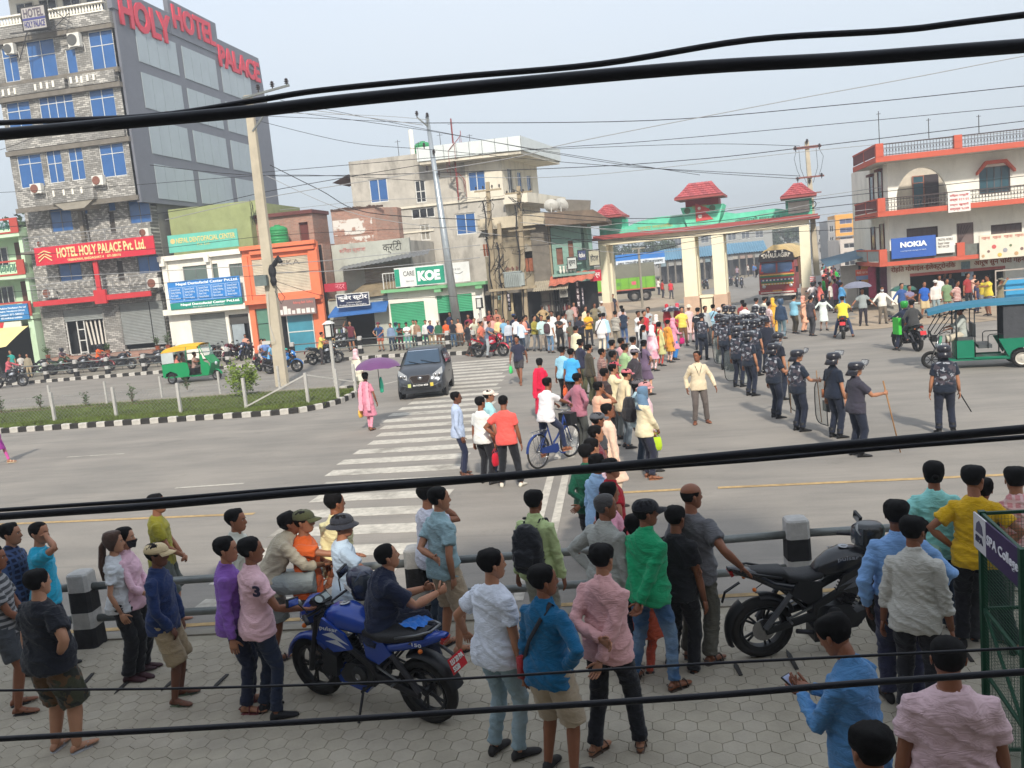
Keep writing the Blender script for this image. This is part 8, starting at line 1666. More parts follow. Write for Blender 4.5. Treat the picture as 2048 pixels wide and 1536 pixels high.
def hatchback(lbl,x,y,face):
 t=em('parked_car',(x,y,0),-R(face),lbl=lbl,cat='car');CP=M((74,78,84),.28,.5,.04,3,name='car paint',spec=.5)
 S_=[(1.72,.58,.30,.55,.60,.50),(1.66,.70,.22,.66,.76,.60),(1.50,.765,.20,.82,.90,.66),(1.15,.78,.20,.90,1.00,.68),(.85,.78,.20,.94,1.05,.68),(.80,.78,.20,.95,1.07,.66),(.15,.78,.20,.97,1.50,.56),(-.4,.78,.20,.98,1.54,.56),(-1.1,.775,.20,1.0,1.52,.55),(-1.55,.75,.22,1.0,1.40,.52),(-1.70,.68,.30,.9,1.02,.5)]
 rings=[]
 for yy,hw,zb,zl,zt,rw in S_:
  h=[(0,zb),(hw*.85,zb),(hw,zb+.12),(hw+.01,(zb+zl)/2),(hw-.01,zl),(hw-.03,zl+.02),(rw+.03,zt-.06),(rw-.03,zt-.012),(rw*.5,zt+.01),(0,zt+.015)]
  rings.append([(a,yy,c)for a,c in h]+[(-a,yy,c)for a,c in h[-2:0:-1]])
 b=MB();b.lf(rings);b.mk('body',CP,t,38)
 gl=M((40,62,82),.06,0,.1,1,name='windscreen glass',spec=.9)
 b=MB();b.add([(-.60,.815,1.075),(.60,.815,1.075),(.52,.22,1.455),(-.52,.22,1.455)],[(0,1,2,3)]);b.add([(-.62,.80,1.055),(.62,.80,1.055),(.54,.175,1.475),(-.54,.175,1.475)],[(0,1,2,3)],1);o=b.mk('windscreen',[gl,BPL],t);
 for i,v in enm(o.data.vertices):
  n_=Ve((0,.54,.84));v.co+=n_*(.014 if i<4 else.007)
 for sx in(-1,1):
  for ya,yb,za in((.62,-.30,1.0),(-.36,-1.05,1.01)):
   b=MB();b.add([(sx*.775,ya,za),(sx*.775,yb,za+.01),(sx*.625,yb,1.43),(sx*.625,ya-.38 if ya>0 else ya,1.43)],[(0,1,2,3)]);b.mk('side_window',gl,t)
  b=MB();b.bar((sx*.74,.55,1.02),(sx*.84,.52,1.05),.05);b.lf([[(sx*(.86+.06*cos(q)),yy_,1.06+.055*sin(q))for q in(2*PI*j/10 for j in rn(10))]for yy_ in(.44,.50,.545)]);b.mk('door_mirror',BPL,t,40)
  b=MB();b.lf([[(sx*(.42+.30*k/5),1.735-.02*k-.05*(k/5)**2*2,.735+.028*k+q*(.075+.012*k))for q in(-1,-.5,.5,1)]for k in rn(6)],**OP);hl=b.mk('headlight',LAMP,t,True)
  for k_ in(.50,.62):b=MB();b.lt([(.045,.01),(.05,.0),(.03,-.01),(.001,.006)],12,0,MT((sx*k_,1.745-(k_-.42)*.25,.765+(k_-.42)*.1))@RXM);b.mk('lamp_reflector',CHR,hl,True)
  b=MB();b.lt([(.06,.01),(.05,-.02),(.001,-.02)],12,0,MT((sx*.60,1.735,.42))@RXM);b.mk('fog_lamp_recess',BPL,t)
  b=MB();b.tbe([(sx*.30,1.755,.40),(sx*.5,1.74,.47),(sx*.68,1.66,.55)],.014,5);b.mk('bumper_trim',CHR,t)
  b=MB();b.tbe([(sx*.79,.1,.70),(sx*.80,-.1,.70)],.015,5);b.mk('door_handle',CHR,t)
  for yy in(1.10,-1.15):wheel(t,sx*.70,yy,.28,.28,.16,.19,spokes=8,double=False,rimm=ALU,spokew=.05)
  for yy in(1.10,-1.15):b=MB();b.lt([(.33,-.02),(.33,.03)],20,0,MT((sx*.765,yy,.29))@MR(PI/2,4,'Y'));b.mk('wheel_arch',BPL,t)
 b=MB();hx_=[(-.36,.74),(-.30,.80),(.30,.80),(.36,.74),(.26,.54),(-.26,.54)]
 b.pz(hx_,1.745,1.765,'y');b.mk('grille_frame',CHR,t);b=MB();b.pz([(a*.9,(c-.67)*.86+.67)for a,c in hx_],1.762,1.772,'y');b.mk('grille',M((60,50,46),.6,0,.3,40),t)
 b=MB()
 for k in rn(6):b.box((0,1.776,.565+.04*k),(.5+.02*k,.006,.012))
 b.mk('grille_slat',DMET,t,**ST)
 b=MB();b.lt([(.06,0),(.06,.012),(.001,.014)],14,0,MT((0,1.775,.70))@RXM@Matrix.Scale(1.4,4,(1,0,0)));b.mk('badge',CHR,t,True)
 b=MB();b.bx(-.28,.28,1.768,1.782,.44,.53);pl=b.mk('number_plate',M((24,24,26),.5),t);o=text('CCC A00A0A8000'[:0]+'BA 9 CHA 4058',-.24,.24,.455,.515,0,WPR,pl,bold=.02,ex=.002);o.rotation_euler=(0,0,PI);o.location=(0,1.785,0)
 for sx,c_ in((-1,(214,190,80)),(1,(190,196,120))):b=MB();b.bx(sx*.36-.05,sx*.36+.05,1.76,1.775,.43,.54);b.mk('fog_lamp',M(c_,.3),t)
 b=MB();b.bx(-.5,.5,1.74,1.76,.33,.42);b.tbe([(-.55,1.70,.36),(0,1.765,.33),(.55,1.70,.36)],.012,5);b.mk('lower_grille',BPL,t)
 b=MB();b.bar((-.45,.86,1.075),(.05,.70,1.19),.015);b.bar((.05,.86,1.075),(.45,.72,1.17),.015);b.mk('wiper',BPL,t,**ST)
 b=MB();b.bx(-.03,.03,.62,.66,.0,.001)if 0 else b.bar((-.5,.22,1.47),(.5,.22,1.47),.03,.012);b.mk('sun_strip',M((180,196,220),.4),t)
 return t
def auto_rickshaw(lbl,x,y,face):
 t=em('auto_rickshaw',(x,y,0),-R(face),lbl=lbl,cat='auto rickshaw');GP=M((18,136,82),.35,.05,.06,3,name='rickshaw green');YP=M((222,170,48),.7,0,.08,3,name='yellow hood');PLA=M((196,206,204),.3,0,.1,3,name='clear sheet',alpha=.8)
 b=MB();side=[(-1.25,.35),(-1.25,.95),(-.15,1.0),(.05,.95),(.12,.55),(.05,.32),(-.45,.30),(-.55,.50),(-.85,.62),(-1.1,.50),(-1.15,.34)]
 for sx in(-1,1):b.pz(side,sx*.60,sx*.64,'x')
 b.bx(-.6,.6,-1.27,-1.22,.35,.95);b.bx(-.6,.6,-1.2,.1,.30,.36);b.mk('rear_body',GP,t,30)
 b=MB();
 for sx in(-1,1):b.pz([(.62,.32),(.62,1.22),(.72,1.30),(.80,.95),(1.02,.86),(1.05,.55),(.95,.30)],sx*.44,sx*.47,'x')
 b.lf([[(-.44,.92,.35),(.44,.92,.35),(.44,.98,.35),(-.44,.98,.35)],[(-.42,1.08,.85),(.42,1.08,.85),(.42,1.14,.85),(-.42,1.14,.85)],[(-.40,.80,1.2),(.40,.80,1.2),(.40,.84,1.22),(-.40,.84,1.22)]]);b.bx(-.44,.44,.05,.95,.28,.33);b.mk('front_body',GP,t,30)
 b=MB();
 rings=[]
 for yy,z,w in((-1.3,.98,.62),(-1.27,1.45,.60),(-1.1,1.68,.58),(-.5,1.80,.60),(.2,1.83,.60),(.66,1.80,.54)):rings.append([(w*sin(q),yy,z-.10*(1-cos(q)))for q in[-PI/2+PI*j/12 for j in rn(13)]])
 rin=[[(p[0]*.97,p[1]+.02,p[2]-.02)for p in r_]for r_ in rings]
 b.lf(rings[2:],**OP);b.lf(rin[2:],**OP)
 for sx in(-1,1):b.add([(sx*.61,-1.25,1.48),(sx*.60,.62,1.58),(sx*.585,.62,1.72),(sx*.585,-.5,1.74),(sx*.585,-1.1,1.62)],[(0,1,2,3,4)])
 b.mk('hood',YP,t,40)
 b=MB()
 for sx in(-1,1):b.add([(sx*.615,-1.24,.97),(sx*.615,-.62,1.0),(sx*.605,-.62,1.50),(sx*.605,-1.24,1.47)],[(0,1,2,3)])
 b.add([(-.6,-1.26,1.0),(.6,-1.26,1.0),(.58,-1.24,1.5),(-.58,-1.24,1.5)],[(0,1,2,3)]);b.mk('side_sheet',PLA,t,**ST)
 b=MB()
 for sx in(-1,1):b.tbe([(sx*.60,.0,.95),(sx*.59,.05,1.70)],.018,6);b.tbe([(sx*.45,.68,1.2),(sx*.50,.64,1.74)],.02,6);b.tbe([(sx*.42,.84,1.2),(sx*.48,.66,1.74)],.02,6);b.tbe([(sx*.60,-1.2,.95),(sx*.58,-1.2,1.6)],.018,6)
 b.mk('roof_post',GP,t,True,**ST)
 b=MB();b.add([(-.42,.86,1.2),(.42,.86,1.2),(.46,.70,1.72),(-.46,.70,1.72)],[(0,1,2,3)]);b.mk('windscreen',M((150,170,172),.08,0,0,alpha=.45,spec=.9,name='clear screen'),t)
 b=MB();b.bx(-.55,.55,-1.0,-.5,.42,.62);b.bx(-.55,.55,-1.18,-1.0,.62,1.05);b.mk('passenger_seat',SEATM,t,30);b=MB();b.bx(-.4,.4,-.1,.22,.38,.66);b.mk('driver_seat',SEATM,t,30)
 wheel(t,-.56,-.85,.24,.24,.12,.14,spokes=0,rimm=ALU);wheel(t,.56,-.85,.24,.24,.12,.14,spokes=0,rimm=ALU);wheel(t,0,1.12,.24,.24,.12,.14,spokes=0,rimm=ALU)
 b=MB();rings=[]
 for k in rn(8):a=R(10+150*k/7);rings.append([(s_,1.12+(.30-abs(s_)*.3)*cos(a),.24+(.30-abs(s_)*.3)*sin(a))for s_ in(-.10,-.05,0,.05,.10)])
 b.lf(rings,**OP);b.mk('front_mudguard',GP,t,True)
 b=MB();b.lt([(.001,.05),(.08,.03),(.10,-.02),(.001,-.04)],14,0,MT((0,1.16,.80))@RXM);b.mk('headlight',LAMP,t,True)
 b=MB();b.tbe([(-.30,.72,1.02),(-.1,.82,1.06),(.1,.82,1.06),(.30,.72,1.02)],.013,6);b.tbe([(0,.82,1.06),(0,1.05,.5)],.02,6);b.mk('handlebar',BPL,t,True)
 b=MB();b.bx(-.5,.5,-1.42,-1.3,.35,.42);b.bx(-.4,.4,-1.40,-1.28,.5,.85);b.mk('rear_rack',BPL,t)
 return t
def e_rickshaw(lbl,x,y,face):
 t=em('e_rickshaw',(x,y,0),-R(face),lbl=lbl,cat='e-rickshaw');GP=M((20,116,88),.4,.05,.06,3,name='tub green');BLU=M((52,112,138),.7,0,.08,2,.1,12,.2,'blue canopy');CVS=M((64,66,70),.6,0,.15,3,.6,7,.3,'grey canvas')
 b=MB()
 for sx in(-1,1):
  b.pz([(-1.35,.42),(-1.35,.86),(-.30,.86),(-.42,.60),(-.5,.42),(-.55,.34),(-.62,.50),(-.78,.585),(-.95,.585),(-1.1,.50),(-1.16,.38)],sx*.46,sx*.50,'x')
  b.pz([(.30,.34),(.30,.86),(.72,.86),(.72,.34)],sx*.46,sx*.50,'x')
  b.bx(sx*.47-.02,sx*.47+.02,-.5,.3,.30,.36)
 b.bx(-.46,.46,-1.37,-1.33,.42,.86);b.bx(-.46,.46,.70,.74,.34,.86);b.bx(-.46,.46,.28,.32,.34,.80);b.bx(-.46,.46,-1.3,1.0,.26,.32)
 b.lf([[(-.26,1.02,.30),(.26,1.02,.30),(.26,1.08,.30),(-.26,1.08,.30)],[(-.24,1.10,.62),(.24,1.10,.62),(.24,1.17,.62),(-.24,1.17,.62)],[(-.12,1.03,.98),(.12,1.03,.98),(.12,1.10,.98),(-.12,1.10,.98)]]);b.mk('tub',GP,t,30)
 b=MB();b.bx(-.44,.44,.30,.72,.86,.94);b.bx(-.44,.44,-1.30,-.55,.62,.72);b.bx(-.44,.44,-.15,.18,.60,.70);b.bx(-.44,.44,.24,.30,.94,1.32);b.bx(-.44,.44,-1.32,-1.24,.72,1.15);b.mk('seat',M((74,78,80),.6,0,.15,6,name='grey vinyl'),t,30,**ST)
 b=MB()
 for sx in(-1,1):
  for yy in(.72,.27,-.45,-1.3):b.tbe([(sx*.47,yy,.32),(sx*.46,yy,1.78)],.016 if yy!=.72 else.024,7)
  b.tbe([(sx*.46,-.45,1.0),(sx*.46,-.1,1.0),(sx*.46,-.05,.95),(sx*.46,-.05,.6)],.014,6)
  b.tbe([(sx*.44,.62,1.76),(sx*.40,1.10,1.62),(sx*.33,1.36,1.15),(sx*.22,1.34,.88),(sx*.10,1.22,.62)],.015,7)
  b.tbe([(sx*.44,.72,1.76),(sx*.36,1.02,1.30),(sx*.3,1.2,1.02)],.013,6)
 b.tbe([(-.33,1.36,1.15),(.33,1.36,1.15)],.014,6);b.tbe([(-.24,1.34,.90),(.24,1.34,.90)],.014,6);b.mk('frame',M((34,40,42),.4,.3,.1,6),t,True,**ST)
 b=MB();rings=[]
 for yy,z,w in((1.42,1.74,.46),(1.2,1.80,.52),(.9,1.865,.55),(0,1.93,.56),(-1.0,1.93,.56),(-1.45,1.88,.55)):rings.append([(-w,yy,z-.10),(-w*.96,yy,z),(0,yy,z+.07),(w*.96,yy,z),(w,yy,z-.10),(w*.95,yy,z-.10),(0,yy,z+.04),(-w*.95,yy,z-.10)])
 b.lf(rings);b.mk('canopy',BLU,t,30)
 b=MB()
 for sx in(-1,1):
  pts=[]
  for i in rn(13):
   yy=-.42-.88*i/12;d=.018*sin(i*2.1);pts+=[(sx*(.49+d),yy,.86),(sx*(.485-d*.6),yy,1.80)]
  b.add(pts,[(2*i,2*i+2,2*i+3,2*i+1)for i in rn(12)])
 pts=[]
 for i in rn(13):x_=-.48+.96*i/12;d=.015*sin(i*1.9);pts+=[(x_,-1.36-d,.86),(x_,-1.33+d,1.80)]
 b.add(pts,[(2*i,2*i+2,2*i+3,2*i+1)for i in rn(12)]);b.mk('canvas_curtain',CVS,t,True)
 wheel(t,0,1.32,.27,.27,.09,.19,spokes=8,double=False,rimm=BPL);wheel(t,-.52,-.85,.27,.27,.11,.17,spokes=0,rimm=M((190,186,176),.5,.2,.1,6));wheel(t,.52,-.85,.27,.27,.11,.17,spokes=0,rimm=M((190,186,176),.5,.2,.1,6))
 b=MB()
 for sx in(-.07,.07):b.tbe([(sx,1.32,.27),(sx,1.22,.60),(sx,1.12,.95)],.02,7)
 b.mk('fork',CHR,t,True,**ST)
 b=MB();b.tbe([(-.34,.86,1.10),(-.3,.96,1.13),(-.1,1.10,1.04),(.1,1.10,1.04),(.3,.96,1.13),(.34,.86,1.10)],.012,7);b.mk('handlebar',BPL,t,True)
 b=MB();b.box((0,1.24,.92),(.16,.14,.2));b.lt([(.001,.03),(.07,.0),(.001,-.02)],12,0,MT((0,1.32,.95))@RXM);b.mk('headlight',BPL,t,30)
 b=MB();b.tbe([(-.40,.98,1.60),(-.52,1.02,1.58)],.008,5);b.box((-.56,1.02,1.56),(.08,.03,.12));b.tbe([(.40,.98,1.60),(.52,1.02,1.58)],.008,5);b.box((.56,1.02,1.56),(.08,.03,.12));b.mk('mirror',BPL,t,**ST)
 b=MB();b.box((0,1.33,1.05),(.6,.02,.14),0,0,MR(R(-20),3,'X'));b.mk('front_pad',M((44,46,48),.6),t)
 b=MB();b.bx(-.3,.3,-.9,-.8,.2,.3);b.tbe([(-.5,-.85,.27),(.5,-.85,.27)],.03,6);b.mk('axle',DMET,t)
 return t
def truck_front(lbl,x,y,face,crown=(196,170,120),group=None,plain=False):
 t=em('cargo_truck',(x,y,0),-R(face),lbl=lbl,cat='truck',group=group);CR=M((150,62,60),.5,0,.15,2,name='truck red');CB=M((40,34,38),.6,0,.15,2);WH=M((220,214,204),.5,0,.15,6);GRN=M((40,120,80),.5,0,.2,6);YL=M((216,170,80),.5,0,.2,6);BLF=M((60,80,140),.5,0,.2,4)
 b=MB();b.lf([[(-1.2,0,.75),(1.2,0,.75),(1.2,-1.7,.75),(-1.2,-1.7,.75)],[(-1.2,.02,1.9),(1.2,.02,1.9),(1.2,-1.7,1.9),(-1.2,-1.7,1.9)],[(-1.12,-.15,2.75),(1.12,-.15,2.75),(1.12,-1.7,2.75),(-1.12,-1.7,2.75)]]);b.mk('cab',CR,t,30)
 b=MB();b.bx(-1.2,1.2,-7.5,-1.8,1.0,2.9);b.mk('cargo_body',M((120,84,56),.8,0,.25,2,name='wooden body'),t)
 rings=[];b=MB()
 for k in rn(4):rings.append([(-1.25+.0*k+2.5*j/12,-.25-2.1*k,2.9+.95*sin(PI*j/12)**.7+.04*sin(j*2+k))for j in rn(13)])
 b.lf(rings,**OP);b.pz([(p[0],p[2])for p in rings[0]],-.26,-.24,'y');b.mk('cargo_cover',M(crown,.9,0,.2,2,name='canvas cover'),t,True)
 b=MB();b.pz([(-1.2,2.75),(1.2,2.75),(1.1,3.25),(.6,3.5),(-.6,3.5),(-1.1,3.25)],-.2,.1,'y');b.mk('crown_board',CB,t)
 o=text('DHAULAGIRI',-.85,.85,3.0,3.32,0,WH,t,bold=.02);o.rotation_euler=(0,0,PI);o.location=(0,.125,0)
 b=MB();
 for k in rn(5):b.lt([(.07,.0),(.07,.02),(.001,.02)],8,0,MT((-.9+.45*k,.12,3.42 if 0<k<4 else 3.2))@RXM)
 b.mk('rosette',WH,t,**ST)
 for sx in(-1,1):
  b=MB();b.add([(sx*.06,.035,1.98),(sx*1.06,.035,1.98),(sx*1.0,-.10,2.66),(sx*.06,-.10,2.66)],[(0,1,2,3)]);b.mk('windscreen',M((60,84,120),.1,0,.2,2,spec=.8),t)
  b=MB();b.box((sx*1.35,.05,2.1),(.16,.05,.4));b.bar((sx*1.15,0,2.3),(sx*1.3,.05,2.25),.03);b.mk('mirror',BPL,t)
  b=MB();b.lt([(.001,.03),(.11,.01),(.13,-.02)],12,0,MT((sx*.9,.05,1.05))@RXM);b.mk('headlight',LAMP,t,True)
  for yy in(-.85,-5.2,-6.3):wheel(t,sx*1.0,yy,.48,.48,.28,.28,spokes=0,rimm=DMET)
  b=MB();b.bx(sx*1.0-.1,sx*1.0+.1,.0,.06,1.98,2.1);b.mk('garland',M((190,60,60),.7),t)
 b=MB()
 for k,(z,h,m_)in enm(((1.80,.08,0),(1.68,.10,1),(1.56,.10,2),(1.42,.12,3),(1.30,.10,1),(1.16,.10,0))):b.bx(-1.15+.02*k,1.15-.02*k,.03,.06+.004*k,z,z+h,m_)
 b.mk('painted_band',[YL,GRN,CR,BLF],t,**ST)
 b=MB()
 for k in rn(9):b.bx(-1.1+.245*k,-1.1+.245*k+.12,.065,.085,1.43,1.53)
 for k in rn(11):b.bx(-1.1+.2*k,-1.1+.2*k+.07,.065,.085,1.17,1.25)
 b.mk('ornament',WH,t,**ST)
 b=MB();b.bx(-1.25,1.25,-.02,.18,.55,.80);b.mk('bumper',M((176,52,50),.5,0,.2,4),t);b=MB();b.bx(-1.1,1.1,.18,.2,.6,.68);b.bx(-1.2,1.2,.02,.2,.38,.5);b.mk('bumper_stripe',WH,t,**ST);
 b=MB();b.bx(-.3,.3,.19,.21,.69,.79);b.mk('number_plate',M((214,150,70),.6),t)
 return t
def truck_side(lbl,x,y,face):
 t=em('cargo_truck',(x,y,0),-R(face),lbl=lbl,cat='truck');GR=M((112,170,48),.5,0,.12,1.5,name='lime truck body');TP=M((112,112,100),.85,0,.15,1.2,.2,6,.1,'tarpaulin');CW=M((214,214,210),.5,0,.1,2)
 b=MB();b.bx(-1.2,1.2,-6.2,-.1,1.15,2.15);b.mk('cargo_body',GR,t)
 b=MB()
 for k in rn(9):b.bx(1.2,1.24,-6.15+.75*k,-6.07+.75*k,1.15,2.15);b.bx(-1.24,-1.2,-6.15+.75*k,-6.07+.75*k,1.15,2.15)
 b.mk('side_rib',M((96,150,44),.5),t,**ST)
 b=MB();b.bx(-1.22,1.22,-6.2,-.1,1.05,1.15);b.mk('red_stripe',M((190,90,80),.6),t)
 b=MB();b.bx(-.5,.5,-6.2,1.4,.75,1.0);b.mk('chassis',DMET,t)
 rings=[[(-1.22+2.44*j/10,yy,2.15 if j in(0,10)else 3.25+.12*sin(PI*j/10)+.03*sin(yy*5))for j in rn(11)]for yy in np.linspace(-6.2,-.1,12)]
 b=MB();b.lf(rings,**OP);b.pz([(p[0],p[2])for p in rings[0]],-6.21,-6.2,'y');b.pz([(p[0],p[2])for p in rings[0]],-.1,-.09,'y');b.mk('tarpaulin',TP,t,30)
 b=MB();b.lf([[(-1.15,.0,.9),(1.15,.0,.9),(1.15,1.75,.9),(-1.15,1.75,.9)],[(-1.15,.0,1.6),(1.15,.0,1.6),(1.15,1.8,1.6),(-1.15,1.8,1.6)],[(-1.1,.0,2.5),(1.1,.0,2.5),(1.1,1.5,2.5),(-1.1,1.5,2.5)]]);b.mk('cab',CW,t,30)
 for sx in(-1,1):
  b=MB();b.pz([(.3,1.7),(1.35,1.7),(1.2,2.3),(.3,2.3)],sx*1.13,sx*1.165,'x');b.mk('side_window',DGLASS,t)
  for yy in(1.0,-4.3,-5.3):wheel(t,sx*1.0,yy,.48,.48,.28,.27,spokes=0,rimm=M((120,116,112),.6,.2,.2,6))
  b=MB();b.bx(sx*1.16-.02,sx*1.16+.02,.1,1.7,1.0,1.18);b.mk('blue_stripe',M((50,110,170),.5),t)
 b=MB();b.add([(-1.,1.72,1.7),(1.,1.72,1.7),(.95,1.53,2.4),(-.95,1.53,2.4)],[(0,1,2,3)]);b.mk('windscreen',DGLASS,t)
 for k,c_ in enm(((206,90,110),(90,140,70),(200,200,190))):
  b=MB();b.bx(1.2,1.215,-4.5+1.3*k,-4.1+1.3*k,1.5,1.8);b.bx(-1.215,-1.2,-4.5+1.3*k,-4.1+1.3*k,1.5,1.8);b.mk('painted_panel',M(c_,.6),t)
 return t
put(hatchback('dark grey hatchback car stopped facing us on the zebra crossing',0,0,0),-8.25,28.6,171)
xa,ya=G(345,768)
xb,yb=G(446,757)
auto=auto_rickshaw('green auto rickshaw with a yellow hood carrying passengers behind the median',0,0,0)
put(auto,(xa+xb)/2-.1,(ya+yb)/2,90)
xa,ya=G(2008,740)
xb,yb=G(1858,728)
er=e_rickshaw('green battery rickshaw with a blue canopy and grey canvas curtains',0,0,0)
fc=math.degrees(math.atan2(xb-xa,yb-ya))
put(er,(xa+xb)/2+.45,(ya+yb)/2-.15,-80)
er.scale=(1,1,.94)
xa,ya=G(1080,943)
xb,yb=G(1142,908)
bic=bicycle('blue bicycle with a front basket ridden by the man in the white t-shirt',(xa+xb)/2,(ya+yb)/2,math.degrees(math.atan2(xb-xa,yb-ya))+12)
put(truck_front('painted cargo truck with a black crown board coming through the gate',0,0,0,group='painted trucks beyond the gate'),7.45,62.8,196)
t=truck_front('second painted truck following just behind the first beyond the gate',0,0,0,crown=(150,140,110),group='painted trucks beyond the gate')
put(t,11.6,86,192)
put(truck_side('long lime green truck with an olive tarpaulin parked beyond the gate',0,0,0),-7.3,79.5,-97)
hm1=loc_on(blue,(.29,.60,.98))
def bike_at(p_back,p_front,lbl,paint,face_add=0,z=0.,tilt=0,group=None):
 (xa,ya),(xb,yb)=G(*p_back),G(*p_front);f=math.degrees(math.atan2(xb-xa,yb-ya))+face_add;return bikecopy(bike,lbl,(xa+xb)/2,(ya+yb)/2,f,paint,tilt,group,z)
rb=bike_at((957,715),(1008,713),'red motorcycle carrying two men at the end of the zebra crossing',(176,26,50))
yb_=bike_at((628,730),(676,726),'black motorcycle with a rider in a yellow t-shirt behind the lantern',(30,32,36))
bl1=bike_at((508,742),(556,745),'black motorcycle with two riders just left of the concrete pole',(44,44,50))
bl2=bike_at((545,748),(592,744),'bright blue motorcycle partly hidden by the concrete pole',(40,110,180))
ry1=bikecopy(bike,'motorcycle ridden away by the man in the yellow shirt',6.75,36.4,12,(60,60,64),0)
rg1=bikecopy(bike,'black motorcycle with a green side box ridden by two helmeted people',7.75,31.0,-14,(34,34,36),0)
ra1=bikecopy(bike,'motorcycle coming through the gate towards the crowd',8.0,51.5,190,(50,50,56),0)
PG='motorcycles parked in front of the hotel'
for k,(px,py,f,c_,l)in enm(((22,775,75,(40,40,46),'dark motorcycle leaving at the left edge of the road'),(78,742,60,(34,36,40),'black motorcycle behind the far railing left of the hotel'),(118,740,95,(58,78,50),'dark green motorcycle in front of the hotel left pier'),(160,738,80,(30,30,34),'black motorcycle in front of the hotel door'),(200,732,100,(120,40,44),'dark red motorcycle under the man in the orange vest'),(238,728,85,(40,42,48),'black motorcycle right of the orange vest'),(312,742,80,(50,50,56),'motorcycle just behind the auto rickshaw'),(345,738,100,(44,44,48),'motorcycle hidden behind the auto rickshaw hood'),(428,722,170,(30,30,34),'black motorcycle with a white mirror before the clinic shutter'),(462,722,185,(90,30,40),'dark red motorcycle with a helmet before the clinic door'),(490,722,175,(50,60,90),'blue-grey motorcycle before the clinic door'),(682,712,60,(36,36,40),'black motorcycle in front of the goods rack'))):
 Yk=46.2 if k and py<745 and k not in(6,7)else None
 if k==0:x,y=G(px,py)
 else:y={6:46.3,7:46.5}.get(k,46.4 if px<300 else 46.9);x=P(px,py-20,y)[0]
 bikecopy(bike,l,x,y,f,c_,-6,PG if 0<k<8 else 'motorcycles parked by the shops',0 if k==0 else.12)
_c=0
for k in rn(14):
 px=1634+ru(4,66);y=58+k*2.1;x=P(px,570,y)[0];bikecopy(bike,['black','silver','dark red','blue','grey','black'][k%6]+' motorcycle parked in the side street, '+['near the stall','by the poster','in mid street','in the far rows','farthest back'][k//3]+(' on the left'if px<1669 else ' on the right'),x,y,ru(60,120),[(30,30,34),(150,150,154),(120,30,36),(40,60,120),(90,90,94),(30,30,34)][k%6],0,'motorcycles parked in the side street')
for k,(px,py)in enm(((1400,575),(1412,578),(1462,572),(1474,574),(1484,576),(1452,576))):x,y=G(px,py);bikecopy(bike,['far motorcycle in the middle opening of the gate, left one','far motorcycle in the middle opening of the gate, right one','far motorcycle right of the middle pillars, nearest the pillar','far motorcycle in the group right of the middle pillars, second','far motorcycle in the group right of the middle pillars, rightmost','far motorcycle close behind the right middle pillar'][k],x,y,180+ru(-20,20),(50,50,66),0,'motorcycles on the road beyond the gate')
C=dict(navy=(28,36,62),black=(24,24,28),white=(222,222,220),cream=(222,208,170),grey=(120,122,126),lgrey=(170,174,176),khaki=(164,146,116),jeans=(62,84,118),ljeans=(120,142,160),olive=(84,84,60),pink=(214,160,164),lpink=(226,190,196),red=(180,34,48),maroon=(104,36,48),orange=(222,104,48),yellow=(218,180,52),green=(36,142,98),dgreen=(36,78,60),teal=(18,92,130),cyan=(46,160,196),sky=(140,178,212),lblue=(170,192,214),blue=(40,88,166),brown=(96,66,52),dgrey=(64,64,68),peach=(232,178,150),purple=(132,88,170),mint=(150,206,196),lgreen=(176,196,140),beige=(178,164,142),mauve=(160,98,116),coral=(226,92,84),slate=(46,60,78),must=(196,156,28),ltn=(206,196,170))
def at(hx,hy,h=1.66,fx=None,fy=None):
 if fx is not None:return G(fx,fy)
 return G(hx,hy,h)
def who(hx,hy,face,pose,top,tc,bot,bc,lbl,h=1.66,foot=None,z=0.,group=None,**k):
 if foot:x,y=G(*foot,z)
 else:x,y=G(hx,hy,h+z)
 si=k.pop('skin',rnd.randrange(3));tc_=C.get(tc,tc)if isi(tc,str)else tc;bc_=C.get(bc,bc)if isi(bc,str)else bc
 return fi(lbl,x,y,face,h=h,z=z,skin_i=si,tc=tc_,bc=bc_,pose=pose,top=top,bot=bot,group=group,**k)
PCO=dict(s='stand',h='hold',f='front',b='back',H='hips',r='hipR',l='hipL',x='crossed',c='chin',p='phone',t='tight');TCO=dict(t='tee',s='shirt',p='polo',k='kurta',K='kurtas',h='half',r='rolled');BCO=dict(T='trousers',j='jeans',l='leggings',o='longshorts',b='baggy')
def prow(s):
 """head x, head y, heading, pose, top, colour, lower wear, colour | label | the rest"""
 a,lab,rest=s.split('|');lab=lab.replace('~','man in a ');a=a.split();c=lambda q:C[q]if q in C else tu(int(w)for w in q.split(','))
 return(float(a[0]),float(a[1]),float(a[2]),PCO.get(a[3],a[3]),TCO.get(a[4],a[4]),c(a[5]),BCO.get(a[6],a[6]),c(a[7])),lab,rest
def crowd(tab,gr=None):
 for s in tab.split('\n'):
  a,lab,rest=prow(s);k=eval('dict('+rest+')');k.setdefault('group',gr);who(*a,lab,**k)
PZ=.065
